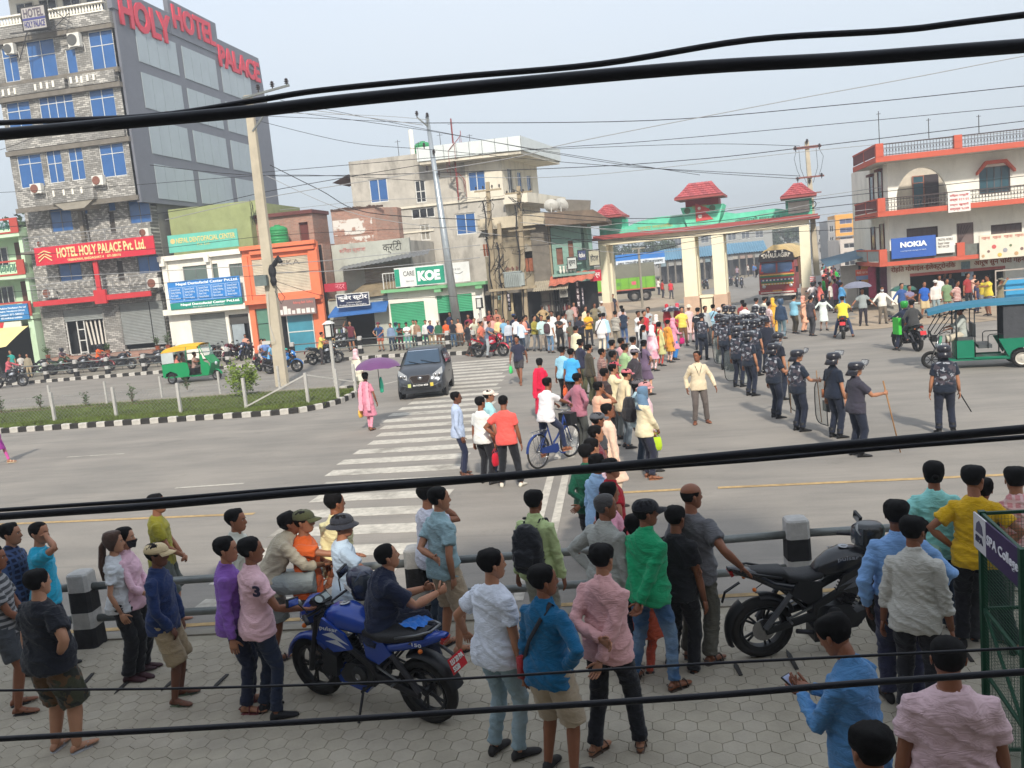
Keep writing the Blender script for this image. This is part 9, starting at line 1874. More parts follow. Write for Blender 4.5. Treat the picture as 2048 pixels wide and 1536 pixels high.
crowd('''12 1048 75 s r navy T dgrey|~dark blue checked shirt at the left edge|z=PZ,tp='check',tp2=(60,80,120),foot=None,skin=2
68 1046 55 shade t 40,168,204 T navy|~bright cyan t-shirt with a hand to his ear|z=PZ,skin=2,hair='buzz',ov=dict(hy=25,hR=(.1,.1,1.56))
-22 1095 60 f t 150,150,152 shorts 70,74,80|~grey striped t-shirt half cut by the left edge|z=PZ,tp='stripe',tp2=(60,62,66),shoe='flip'
72 1180 14 r t 22,25,34 o 60,62,44|stout man in a black t-shirt and camouflage shorts at lower left|z=PZ,w=1.33,belly=.07,h=1.66,bp='camog',bp2=(96,70,44),shoe='flip',shoe_c=(170,172,176),skin=4,hair='messy',foot=(128,1505)
240 1056 78 f r 226,186,202 b black|woman in a pink top with tied hair and a black mask|z=PZ,fem=1,h=1.58,hair='bun',mask=1,mask_c=(28,24,30),shoe_c=(60,30,36),w=.88,skin=4,klen=.2
219 1064 70 t t 206,210,214 b black|woman with loose brown hair behind the one in the pink top|z=PZ,fem=1,h=1.57,hair='long',hair_c=(74,54,44),shoe_c=(60,30,36),w=.88,skin=4
322 1004 68 f t 148,142,44 o 78,84,80|~mustard olive t-shirt and grey shorts standing on the road edge|foot=(345,1252),h=1.64,shoe='bare',skin=0,bag=None
304 1090 80 f s 28,48,92 o khaki|elderly man in a beige cap, navy shirt and khaki cargo shorts|z=PZ,h=1.58,cap='cap',cap_c=(206,186,146),shoe='flip',shoe_c=(96,110,84),foot=(352,1403),ov=dict(hL=(-.2,.1,.82),hR=(.17,.14,.85)),skin=3
463 1020 82 s s 206,208,196 T grey|man with a moustache in an off-white shirt behind the purple shirt|h=1.68,z=0,skin=0,hair='short'
452 1086 72 s s 136,92,180 T 30,36,60|young man in a purple shirt and navy trousers|z=PZ,h=1.66,shoe='sandal',shoe_c=(110,50,54),foot=(490,1418),tuck=0,skin=2,w=.9''')
p3=who(522,1094,48,'hold','polo',(224,184,192),'jeans',(30,40,62),'man in a pale pink polo shirt with a dark 3 on the sleeve',z=PZ,h=1.68,foot=(540,1432),skin=1,shoe_c=(26,26,30),w=1.02,ov=dict(hR=(.22,.36,1.0),hy=8),bp='jeans',bp2=(40,52,78))
j=jw(p3,'eR')
o=text('3',-.04,.04,-.05,.05,0,M((40,36,60),.7,var=0),p3,bold=.04,ex=.004)
o.rotation_euler=(0,0,R(35))
o.location=(.245,-.03,1.28)
o.name='sleeve_number'
crowd('''612 1046 62 leanfoot r 184,174,152 o 152,160,158|~beige shirt leaning on the railing with one foot up|foot=(590,1325),z=PZ,h=1.7,shoe='sandal',shoe_c=(60,50,50),skin=1,w=1.05
598 1022 84 point t 214,96,40 T dgrey|man in an olive cap and orange t-shirt stretching an arm to the right|cap='cap',cap_c=(74,76,50),h=1.66,ov=dict(hR=(.1,.58,1.22)),skin=0
684 1032 22 backlow r 216,208,160 T 176,170,150|~pale yellow shirt with hands clasped behind him|z=PZ,h=1.68,skin=1,ov=dict(hy=18),foot=(700,1290)
676 1030 66 f t 172,190,206 T 150,150,150|~pale blue t-shirt behind the pale yellow shirt|h=1.64,cap='hat',cap_c=(44,46,54),ov=dict(hR=(.3,.4,.95)),skin=0
874 996 42 backL p 146,176,184 o 176,158,134|~pale teal polo shirt with an arm behind his back|h=1.72,z=PZ,foot=(905,1300),shoe='flip',ov=dict(hy=22,hR=(.2,-.03,.82),hL=(.13,-.18,1.06)),skin=2
856 992 48 c t 196,200,216 j slate|~lavender t-shirt just behind the pale teal polo|h=1.7,foot=(880,1270),skin=0
968 1114 38 l t 214,220,232 j 134,156,166|~white t-shirt and faded jeans with a hand on the blue motorcycle|z=PZ,h=1.7,foot=(1015,1512),bp='jeans',bp2=(176,190,196),w=1.08,fit=.022,ov=dict(hL=(-.42,.02,.93),eL=(-.3,-1,.2),nL=(0,0,-1),cL=.15,hy=14),skin=2
1086 1016 16 s s 182,200,142 T 150,152,140|young man in a pale green shirt with a black backpack|z=0,h=1.68,foot=(1092,1300),bag='back',bag_c=(22,24,30),skin=1
1072 1164 30 r s 16,92,134 o 172,156,134|~teal blue shirt with a black sling strap and khaki shorts|z=PZ,h=1.66,foot=(1118,1556),bag='sling',bag_c=(150,26,32),hair='messy',ov=dict(hy=30),skin=1
1160 1098 26 b s 214,164,164 T 24,25,32|~dusty pink shirt with his arms behind his back|z=PZ,h=1.68,foot=(1232,1500),shoe='sandal',shoe_c=(90,74,62),fit=.02,ov=dict(hL=(.06,-.2,1.03),hR=(.05,-.22,.84),FL=(-.1,-.18,0),FR=(.16,.12,0),yL=-8,yR=24),skin=2
1207 998 38 l s 158,160,154 j 30,38,62|man with grey hair in a light grey shirt and dark jeans|z=PZ,h=1.72,foot=(1232,1345),w=1.1,hair='buzz',hair_c=(70,68,68),ov=dict(hy=30),skin=1
1284 1003 36 backlow s 24,150,100 j 58,92,130|~bright green shirt, black cap and faded jeans|z=PZ,h=1.71,foot=(1312,1368),cap='cap',cap_c=(24,24,30),bp='jeans',bp2=(170,190,200),shoe='sandal',shoe_c=(70,58,50),ov=dict(hy=34,FL=(-.18,-.03,0),FR=(.2,.02,0)),fit=.018,skin=1
1378 985 34 backL t 96,96,100 T 92,90,80|balding man in a grey t-shirt with one hand on the black motorcycle|z=PZ,h=1.72,foot=(1400,1322),w=1.15,belly=.03,hair='bald',shoe='sandal',shoe_c=(60,54,50),ov=dict(hR=(.46,.06,.98),eR=(.4,-.9,.2),nR=(0,0,-1),cR=.1,hy=34),skin=1
1346 1014 30 s t black T black|dark-haired youth in black half hidden behind the grey t-shirt|h=1.62,skin=1
1212 966 70 H t 216,150,170 T 40,40,48|woman with a hair clip in a pink blouse behind the grey shirt|h=1.6,fem=1,hair='pony',skin=0
1216 918 60 r p 176,30,44 T dgrey|~crimson polo shirt at the near end of the line|h=1.66,skin=2,foot=None,w=1.05
1189 909 52 s s 150,184,220 T slate|~light blue shirt left of the crimson polo|h=1.66,skin=1
1179 878 46 s t 226,196,206 T dgrey|boy in a pale pink t-shirt with a flat haircut|h=1.66,skin=2,hair='short'
1168 890 20 b s 22,84,62 T black|person in a dark green jacket at the left of the near line|h=1.62,skin=1
1264 1030 50 t k 204,92,62 l 196,84,60|woman in an orange tunic with a ponytail behind the green shirt|h=1.56,fem=1,hair='pony',skin=1
1866 924 14 r t 142,210,204 T slate|man with a top knot in a mint green t-shirt|h=1.72,hair='bun',w=1.02,ov=dict(hL=(-.24,-.05,.86)),skin=1
1906 975 16 H t 206,164,22 T 24,24,30|man in glasses and a mustard yellow t-shirt with hands on hips|z=PZ,h=1.72,skin=0,w=1.0,foot=(1955,1300),ov=dict(hy=26,FR=(.26,.0,0))
1794 1003 6 r s 122,162,212 T 44,46,70|~sky blue office shirt with a lanyard|z=PZ,h=1.72,w=1.1,lanyard=1,tuck=1,ov=dict(hL=(-.25,.0,.84),hy=18),skin=3,fit=.022
1806 1104 26 s r 188,186,178 T 34,34,40|~pale grey linen shirt beside the sky blue shirt|z=PZ,h=1.66,foot=(1838,1440),skin=1,ov=dict(hy=20)
1706 1236 -48 p s 78,128,176 T 34,38,56|~denim blue shirt looking down at his phone|z=PZ,h=1.68,skin=1,fit=.022,hair='messy',ov=dict(hy=-6)''')
ph=_last=bpy.context.scene.objects
crowd('''1898 1280 2 s t 212,182,188 T dgrey|broad man in a pale pink t-shirt seen from behind at lower right|z=PZ,h=1.7,w=1.28,hair='buzz',skin=1,fit=.02
1746 1458 -20 s t 60,60,66 T dgrey|man of whom only the curly dark head shows at the bottom edge|z=PZ,h=1.66,hair='messy',skin=1
1966 958 8 s t black T dgrey|boy in a black t-shirt right of the mustard one|h=1.62,skin=0,w=.9
2032 936 12 s h 226,156,160 T grey|~pink checked shirt at the right edge|h=1.72,tp='check',tp2=(236,200,200),skin=2,w=1.1
1836 1085 10 h t 150,190,170 T grey|small figure in pale green seen past the sky blue shirt|h=1.2,child=0,foot=(1850,1290),z=PZ''')
sl=loc_on(blue,(.03,-.14,.83))
ps=fi('stocky man in a dark navy uniform sitting sideways on the blue motorcycle',sl.x,sl.y,58,h=1.68,z=sl.z-1.03,skin_i=2,tc=(22,30,54),bc=(20,26,46),pose='sit',top='half',bot='trousers',w=1.3,belly=.04,hair='buzz',exact=1,ov=dict(pel=(0,-.02,.98),lean=24,hy=-2,hp=20,hL=(-.08,.46,1.22),hR=(.16,.52,1.24),eL=(-.5,-.2,-1),eR=(.5,-.2,-1),FL=(-.13,.40,.50),FR=(.10,.44,.52),kL=(0,1,.3),kR=(0,1,.3),cL=.8,cR=.8,nL=(1,0,0),nR=(-1,0,0)))
hp=loc_on(blue,(-.20,.34,1.00))
q=loc_on(blue,(.27,.26,1.0))
helmet_thing('dark helmet with white lettering on the handlebar of the blue motorcycle',q[0],q[1],1.0,blue_face-150,(26,34,58),1.,'ROADIES',(60,70,90))
q=G(1735,1075,1.13)
helmet_thing('black helmet with grey flashes on the mirror of the black motorcycle',q[0],q[1],1.02,-100,(34,36,38),1.,None,(150,152,150))
for o in list(sc.collection.objects):
 if o.get('label','').startswith('man in a denim blue shirt'):pm_=o
w_=(jw(pm_,'wL')+jw(pm_,'wR'))/2
d=MR(pm_.rotation_euler.z,3,'Z')@Ve((0,1,0))
c_=w_+d*.085+Ve((0,0,.02))
b=MB()
b.box((0,0,0),(.078,.15,.012))
b.box((0,0,.0075),(.07,.135,.002),m=1)
o=b.mk('mobile_phone',[BPL,M((150,160,190),.2,0,.1,9)],lbl='dark mobile phone in the hands of the man in the denim blue shirt',cat='phone')
o.location=c_
o.rotation_euler=(R(28),0,pm_.rotation_euler.z)
sl=loc_on(blue,(0,-.62,.885))
b=MB()
rings=[]
for i in rn(7):rings.append([(-.12+.04*i,-.09+.06*j+.02*sin(i*2+j),.012+.012*sin(i*1.7+j*2.1))for j in rn(5)])
b.lf(rings,**OP)
b.mk('cloth',cloth((30,100,180)),loc=tu(sl),rz=1.,lbl='crumpled bright blue cloth on the blue motorcycle seat',cat='cloth')
G1='people standing by the zebra crossing'
crowd('''905 800 72 t s 176,190,216 T 36,42,66|slim young man in a pale blue shirt at the left of the crossing group|h=1.66,foot=(925,952),shoe='sandal',skin=3,w=.86,group=G1
962 805 28 s t 226,226,222 T 28,28,34|~white t-shirt carrying a red bag|h=1.64,foot=(975,968),bag='handR',bag_c=(196,22,48),skin=1,group=G1
967 789 62 s h 160,208,214 j 40,52,88|~white cap and pale cyan shirt behind the red bag|h=1.66,foot=(990,950),cap='cap',cap_c=(230,214,200),skin=0,group=G1
1012 793 4 l t 232,94,86 T 26,28,34|~coral red t-shirt, black trousers and white shoes|h=1.68,foot=(1022,974),hair='buzz',shoe_c=(210,204,190),skin=1,w=1.04,ov=dict(FL=(-.17,0,0),FR=(.17,0,0)),group=G1''')
bl=bic.location
fb=math.degrees(-bic.rotation_euler.z)
p_=fi('man in a white t-shirt with a maroon collar on the blue bicycle',bl.x,bl.y,fb,h=1.66,skin_i=1,tc=(228,224,226),bc=(34,44,74),pose='cycle',top='tee',bot='jeans',shoe='sandal',shoe_c=(170,110,80),ov=dict(pel=(0,-.20,.99),FL=(-.32,-.02,.0),kL=(-.3,.6,0),FR=(.14,.16,.22)))
crowd('''1162 770 44 H s 166,106,122 T 74,76,74|~mauve pink shirt with hands on hips|h=1.66,foot=(1165,905),skin=1''')
LG='people in the long line across the junction'
crowd('''1190 826 60 s t dgrey T dgrey|~dark grey cap near the peach tunic|cap='cap',cap_c=(84,86,92)
1187 852 70 s s maroon T dgrey|dark-haired man in maroon below the grey cap|
1211 808 66 s k 236,200,176 T 210,190,170|~long peach coloured tunic|klen=1.1
1194 764 62 c t peach T grey|~peach t-shirt with a hand at his chin|
1223 728 66 c s cream T 110,114,112|~cream shirt behind the peach t-shirt|
1241 738 60 r r 214,196,160 j 110,120,126|bent man in a beige sweater with a hand on his hip|ov=dict(lean=16),cap='cap',cap_c=(200,110,118)
1267 698 50 b s 60,54,60 T black|~charcoal shirt and grey cap with hands behind him|cap='cap',cap_c=(112,104,112),w=1.1
1272 759 60 s s 168,196,206 T slate|~pale blue shirt with a black backpack in the line|cap='cap',cap_c=(96,92,96),bag='back',bag_c=(30,30,34)
1286 764 64 s s lpink T grey|person in a dusty pink hat beside the backpack|cap='bucket',cap_c=(196,140,140)
1292 783 66 f s 226,212,178 T 40,42,58|man with a blue cloth on his head and a lime green bag|hair='scarf',hair_c=(96,124,150),bag='handL',bag_c=(180,210,40),foot=(1296,958),shoe='sandal',shoe_c=(150,100,70)
1072 697 12 s saree 204,28,66 skirt 204,28,66|woman in a crimson saree with her hair in a bun|fem=1,hair='bun',foot=(1088,838),shawl_c=(210,30,68),dupatta='back',h=1.58
1128 697 18 s t 72,168,226 T black|~bright sky blue t-shirt carrying an orange bag|bag='handL',bag_c=(224,96,48),foot=(1150,820),hair='short',w=1.05
1112 692 22 h t 150,200,220 T black|man half hidden at the left of the bright sky blue t-shirt|foot=(1132,812)
1158 678 55 h t 44,46,66 T olive|man with a top knot and beard in a navy t-shirt|hair='bun'
1175 689 60 s s 70,64,52 T olive|masked man in a dark olive shirt|mask=1,mask_c=(24,24,26)
1201 697 64 r h 120,84,80 T slate|~brown checked shirt with short hair|tp='check',tp2=(150,120,110),hair='buzz'
1222 680 40 s t dgrey T dgrey|curly-haired man behind the brown checked shirt|hair='messy'
1223 702 60 s s 60,62,50 T dgrey|masked man in dark green in the thick of the line|mask=1,mask_c=(60,50,50)
1226 724 50 s s 190,80,90 T grey|person in a pink-red cap in the thick of the line|cap='cap',cap_c=(190,80,92)
1206 737 58 s t 60,48,48 T black|short-haired man in dark brown behind the peach t-shirt|
1240 676 50 s t pink T grey|man in pink with thick black hair|
1247 688 48 s s 160,190,140 T grey|~pale green shirt in front of the cap|
1264 674 44 s s 232,230,224 T grey|~clean white shirt left of the mauve dress|w=1.1
1150 652 40 s s 230,222,188 T brown|~loose cream shirt behind the top knot|w=1.15
1286 680 40 r K 106,88,112 l peach|woman in a grey mauve dress with a white hair clip|fem=1,hair='pony',h=1.58,klen=.9
1285 650 50 s k lgrey l grey|woman with glossy black hair in the line|fem=1,hair='long',h=1.56
1303 645 42 s k 232,204,212 l 232,206,214|woman in a pale pink flowered suit with a white head cloth|fem=1,hair='scarf',hair_c=(234,220,224),tp='blotch',tp2=(216,150,170),h=1.58,foot=(1308,742)
1316 646 48 s k 200,200,140 l 190,30,46|woman in pale green with a long red shawl|fem=1,hair='pony',dupatta='back',shawl_c=(206,40,44),h=1.58,foot=(1322,732)
1334 640 50 s k 222,160,60 l 232,200,190|woman in an amber yellow suit holding a shawl|fem=1,hair='short',dupatta='back',shawl_c=(230,150,50),h=1.56,foot=(1340,725)
1344 636 60 h k 226,150,176 b 50,120,190|woman in a pink head scarf and bright blue trousers|fem=1,hair='scarf',hair_c=(226,150,170),h=1.56,bag='handR',bag_c=(190,30,110)
1311 629 20 s k 206,60,60 l lpink|woman with a white and pink scarf behind the red shawl|fem=1,hair='scarf',hair_c=(230,214,206),h=1.56
1364 613 170 r p 214,190,50 T 112,78,54|~yellow striped polo and brown trousers|tp='stripe',tp2=(236,220,120),foot=(1368,692)
1376 609 150 s k 226,190,186 T lpink|~white hat and long pale pink shirt|cap='bucket',cap_c=(230,216,196)
1353 606 40 s k 206,60,84 l red|woman in a red suit just right of the patterned umbrella|fem=1,hair='scarf',hair_c=(206,80,96),h=1.56
1332 608 40 s k 180,40,50 l red|woman in red under the patterned umbrella|fem=1,hair='scarf',hair_c=(190,50,60),h=1.56
1287 621 150 s t 190,44,54 T dgrey|~red t-shirt with folded sleeves|
1275 622 140 x t white T dgrey|man in white pointing right beside the red t-shirt|
1282 634 120 s s white T grey|~white shirt below the red t-shirt|
1296 614 200 x s lgrey T grey|tall bearded man in a light grey shirt|
1255 620 20 x s 38,50,70 j 70,96,140|~dark navy sweatshirt and blue jeans|foot=(1250,690)
1229 622 25 f t 220,214,200 T 150,140,124|~black and white striped t-shirt|tp='stripe',tp2=(40,36,40)
1242 611 20 s s 206,186,182 T grey|~dusty pink shirt in front of the gate pillar|
1213 632 15 s s 180,212,230 j 86,120,160|~sky blue shirt and blue jeans before the gate pillar|foot=(1212,702)
1199 627 20 s k 226,224,222 T 216,206,186|~white tunic with a dark sling bag|bag='sling',bag_c=(60,44,40),klen=.6
1181 626 160 p t 222,168,44 T 44,44,50|~golden yellow t-shirt looking at his hands|foot=(1180,692)
1157 628 150 p jacket 44,46,58 T black|~black jacket over a green and white top|
1139 643 170 h t 96,92,76 T 120,70,60|small boy in an olive t-shirt holding a phone|h=1.3
1124 626 30 s s white T lgrey|man in white right of the black polo|
1115 629 150 x p 48,46,46 T black|~black polo shirt with folded arms|foot=(1122,702)
1105 634 25 s t 226,226,226 j 98,130,160|~white t-shirt with a dark backpack among the crowd|bag='back',bag_c=(74,52,58),foot=(1102,706)
1103 622 190 s k white T white|person in loose white clothes behind the backpack|
1084 633 170 h s 184,208,206 T 150,140,130|~pale aqua shirt facing us|foot=(1088,702)
1067 631 130 h s 150,140,60 T grey|~mustard green shirt among the crowd|
1055 634 60 f s 52,66,86 j 140,158,170|~slate blue shirt and pale jeans|foot=(1056,700)
1047 632 100 h s 226,150,130 T grey|man in an orange-pink shirt among the crowd|
1039 637 40 h s 206,222,238 j slate|~very pale blue shirt beside the striped hat|
1030 632 25 s t 234,234,234 j 92,104,120|~white t-shirt with a navy striped hat behind him|
1026 628 20 s s navy T navy|person in a navy and white striped woolly hat|cap='beret',cap_c=(34,60,110)
1041 608 170 s t 150,50,60 T dgrey|~red and maroon t-shirt at the back|
1059 604 175 x t 222,180,40 T 80,60,56|~red cap and yellow t-shirt with folded arms at the back|cap='cap',cap_c=(196,40,60)
1084 610 175 H s 186,160,120 T 80,66,60|~tan shirt and dark cap at the back|cap='cap',cap_c=(50,44,44)
1138 609 170 s t 150,148,142 T grey|~grey t-shirt under the tin awning|
1147 604 170 s t 206,160,156 T dgrey|~dusty pink t-shirt under the tin awning|
1170 612 150 s s 216,204,170 T khaki|~cream shirt left of the gate pillar|
1188 606 160 H s 130,120,96 T olive|man in patterned khaki left of the gate pillar|tp='blotch',tp2=(90,86,70)
1202 602 150 r s 160,160,156 T 60,70,130|~white cap and grey shirt at the gate pillar foot|cap='cap',cap_c=(226,222,214)
1021 612 120 s k lgrey T grey|person in pale grey by the sign post|hair='scarf',hair_c=(210,214,206)
1225 588 170 s t 50,50,66 T dgrey|figure leaning inside the left gate pillar|
1448 582 170 s K 30,84,72 T dgreen|boy in a dark green shirt at the second middle gate pillar|h=1.5,foot=(1448,622),klen=.4
1459 610 40 s t beige T grey|bald man in beige behind the police line|hair='bald'
1484 600 20 s t 150,60,60 T dgrey|man in maroon beyond the police helmets|
1488 606 30 s s 230,230,228 T grey|~white shirt just left of the police helmets|w=1.1
1511 596 60 s t white T grey|~white t-shirt above the police helmets|
1527 594 60 s s 224,218,196 T grey|older man in a cream shirt above the police helmets|hair='buzz'
1536 604 70 s h 150,110,110 T grey|~small checked shirt beside the yellow head scarf|tp='check',tp2=(220,200,200)
1545 601 20 s k 222,170,60 b 226,176,70|woman in a bright yellow suit and head scarf|fem=1,hair='scarf',hair_c=(226,176,60),h=1.58,foot=(1548,667)
1425 609 20 s t 150,190,210 T slate|~light blue t-shirt with a dark sling|bag='sling'
1437 615 170 x t 166,36,50 T dgrey|~red t-shirt and white cap left of the police|cap='cap',cap_c=(220,210,206)
1446 608 150 s t beige T grey|young man in beige left of the police helmets|
1409 612 150 s s lgrey T dgrey|person in pale grey between the yellow polo and the police|''',LG)
w1=who(1040,672,188,'walk','tee',(44,46,66),'shorts',(66,62,64),'man in a navy t-shirt and grey shorts walking towards us with a green bag',foot=(1042,769),bag='handR',bag_c=(60,210,110),shoe='bare',skin=1)
u1=who(738,737,8,'walk','kurtas',(222,140,162),'leggings',(226,150,170),'woman in a pink suit walking away under the purple umbrella',foot=(741,861),fem=1,hair='bun',dupatta='back',shawl_c=(228,164,180),h=1.56,bag='handL',bag_c=(226,180,80),skin=1,klen=1.1,shoe='sandal',ov=dict(FL=(-.06,.08,0),FR=(.06,-.05,0),pR=0,hL=(-.26,.02,.82),hR=(.27,.05,.82)))
crowd('''712 697 20 s k 232,226,206 b 226,220,200|woman in loose white clothes with a pale pink head scarf|foot=(719,785),fem=1,hair='scarf',hair_c=(224,184,190),h=1.58,skin=1''')
w3=who(1400,698,172,'walk2','shirt',(220,204,174),'trousers',(98,90,86),'man in a cream shirt and grey trousers walking in front of the police',foot=(1402,847),lanyard=1,shoe='sandal',shoe_c=(110,70,60),skin=1,h=1.68,hair='buzz',ov=dict(FL=(-.13,.0,0),FR=(.13,.06,0),pL=0,hy=40,hR=(.27,.0,.84),hL=(-.36,.12,.86)))
crowd('''-4 905 80 walk k 160,50,150 l 200,90,160|person in a purple and pink suit walking in at the left edge|fem=1,foot=(-2,930),h=1.58,shoe='sandal',shoe_c=(226,206,170)''')
PGp='riot police standing in a loose line'
PN=(30,38,52)
def cop(hx,hy,f,pose,lbl,foot=None,arm=1,tc=PN,h=1.70,cap='riot',**k):
 return who(hx,hy,f,pose,'half',tc,'baggy'if k.pop('bag_',0)else 'trousers',(32,38,54),lbl,h=h,foot=foot,cap=cap,cap_c=(34,34,42),armour=arm,shoe='boot',shoe_c=(22,22,24),group=PGp,belt=1,skin=2,**k)
pa=cop(1712,730,70,'stick','helmeted policeman in plain grey-blue holding a long bamboo stick',foot=(1716,912),arm=0,tc=(58,56,68),w=1.08)
pb=cop(1674,698,56,'stand','helmeted policeman in navy with a tan shoulder strap and a shield',foot=(1672,876),arm=0,tc=(26,34,50),bag='sling',bag_c=(150,90,56))
pc_=cop(1892,711,8,'stand','lone helmeted policeman in a camouflage vest with his back to us at right',foot=(1892,866),w=1.08)
pd=cop(1590,703,62,'shield','helmeted policeman in a camouflage vest resting a wire-framed shield',foot=(1600,862))
pe=cop(1543,690,58,'hold','helmeted policeman in a patterned vest holding a wooden staff',foot=(1552,836))
pf=cop(1545,664,60,'stand','policeman in a plain navy jacket and helmet behind the wooden staff',foot=(1560,800),arm=0,tc=(28,32,44),w=1.1)
cops=[(1492,655,50,'stand','policeman in a reddish patterned vest in the front of the pack',(1502,792),{}),(1468,652,45,'stand','policeman whose sand-coloured vest faces us in the front of the pack',(1478,774),{}),(1443,645,35,'stand','policeman at the left front of the pack with a round shield',(1452,740),{}),(1398,616,20,'front','policeman in a camouflage hat left of the pack',(1408,720),dict(cap='bucket',arm=1)),(1396,606,10,'stand','officer in a black t-shirt with lettering on the back',(1400,700),dict(cap=None,arm=0,tc=(26,28,38))),(1533,624,165,'stand','tall officer in a camouflage cap facing us in the pack',(1538,745),dict(cap='bucket',arm=0,tc=(34,38,52))),(1450,612,30,'stand','helmet at the far left of the pack',None,{}),(1464,612,30,'stand','helmet at the back of the pack beside the white shirt',None,{}),(1509,612,30,'stand','helmet at the back of the pack below the white t-shirt',None,{}),(1524,614,30,'stand','helmet at the back of the pack below the older man',None,{}),(1452,632,30,'stand','second-row policeman at the left of the pack',None,{}),(1472,632,30,'stand','second-row policeman with a bowed head left of centre',None,{}),(1485,629,30,'stand','second-row policeman in the middle of the pack',None,{}),(1500,628,30,'stand','second-row policeman right of the middle of the pack',None,{}),(1507,640,40,'stand','third-row policeman on the right of the pack',None,{}),(1486,641,40,'stand','third-row policeman between the two front vests',None,{}),(1518,636,40,'stand','third-row policeman beside the tall officer',None,{}),(1436,628,20,'stand','policeman edging out at the left of the pack',None,{})]
for hx,hy,f,po,lab,ft,o_ in cops:cop(hx,hy,f,po,lab if lab.startswith(('policeman','officer','tall','second','third'))else 'policeman seen mainly as a '+lab,foot=ft,**o_)
SH=M((176,186,178),.12,0,.05,3,name='clear shield plastic',alpha=.38,spec=.8)
def shield(x,y,z,face,lbl,w_=.5,h_=.95,tilt=8):
 t=em('riot_shield',(x,y,z),-R(face),lbl=lbl,cat='shield',group='clear riot shields');t.rotation_euler=(R(tilt),0,-R(face))
 def pt(u,v):rr=.12;return(w_/2*u,-.10*u*u,h_*v)
 b=MB();out=[];n=20
 for k in rn(n):a=2*PI*k/n;out.append((pwr(cos(a),.45),.5+.5*pwr(sin(a),.45)))
 b.add([pt(u,v)for u,v in out]+[pt(0,.5)],[(k,(k+1)%n,n)for k in rn(n)]);b.mk('shield_plate',SH,t,True);b=MB();b.tbe([pt(u,v)for u,v in out]+[pt(*out[0])],.011,5,cap=False);b.mk('shield_rim',BPL,t,True)
 b=MB();b.box((0,.02,h_*.42),(.26,.03,.22));b.mk('grip_pad',BPL,t);return t
def hand_shield(p,lab,dz=-.95,side='wR',dx=.0,df=90,tilt=0):
 j=jw(p,side);shield(j.x+dx,j.y,max(.04,j.z+dz),df,lab,tilt=tilt)
hand_shield(pd,'clear riot shield resting on the road right of the wooden staff',dx=.12,df=72)
hand_shield(pb,'clear riot shield between the two right-hand policemen',side='wL',dx=.30,df=96)
hand_shield(pe,'clear riot shield behind the policeman with the wooden staff',side='wR',dx=.15,df=80)
for hx,hy,lab in((1500,740,'clear riot shield low in front of the reddish patterned vest'),(1470,735,'clear riot shield beside the sand-coloured vest'),(1445,700,'clear riot shield at the left front of the police pack'),(1428,660,'round-edged clear shield at the far left of the police pack')):x,y=G(hx,hy+30);shield(x,y,.05,20,lab)
WOOD=M((150,112,74),.7,0,.15,9,name='bamboo')
def stick(a,b_,lab,r=.014,cat='stick'):m=MB();m.tbe([a,b_],[r,r*.8],7);m.mk('stick',WOOD,None,True,lbl=lab,cat=cat)
j=jw(pa,'wR')
d=MR(pa.rotation_euler.z,3,'Z')@Ve((0,1,0))
hnd=j+d*.07
stick(hnd+Ve((-.06,0,.22)),hnd+Ve((.20,.05,-hnd.z+.02)),'long bamboo stick held upright by the policeman in plain grey-blue')
j=jw(pe,'wR')
stick(j+Ve((.02,.06,.25)),j+Ve((.02,.10,-.98)),'wooden staff held by the policeman in the patterned vest')
j=jw(pd,'wR')
stick(j+Ve((-.02,.05,.2)),j+Ve((.04,.06,-.9)),'thin cane held against the wire-framed shield',.01)
j=jw(pc_,'wR')
m=MB()
m.tbe([j+Ve((-.22,.0,.42)),j+Ve((-.05,.05,.1))],[.03,.025],7)
m.tbe([j+Ve((-.05,.05,.1)),j+Ve((.22,.05,-.42))],[.014,.011],7)
m.mk('gun',BPL,None,True,lbl='dark long gun held pointing down by the lone policeman at right',cat='gun')
for o in list(sc.collection.objects):
 if o.get('label','')=='officer in a black t-shirt with lettering on the back':oo=text('POLICE',-.12,.12,-.03,.03,0,WPR,o,bold=.02,ex=.002);oo.location=(0,-.145,1.33);oo.rotation_euler=(R(-4),0,0)
RG='people on the right side of the junction'
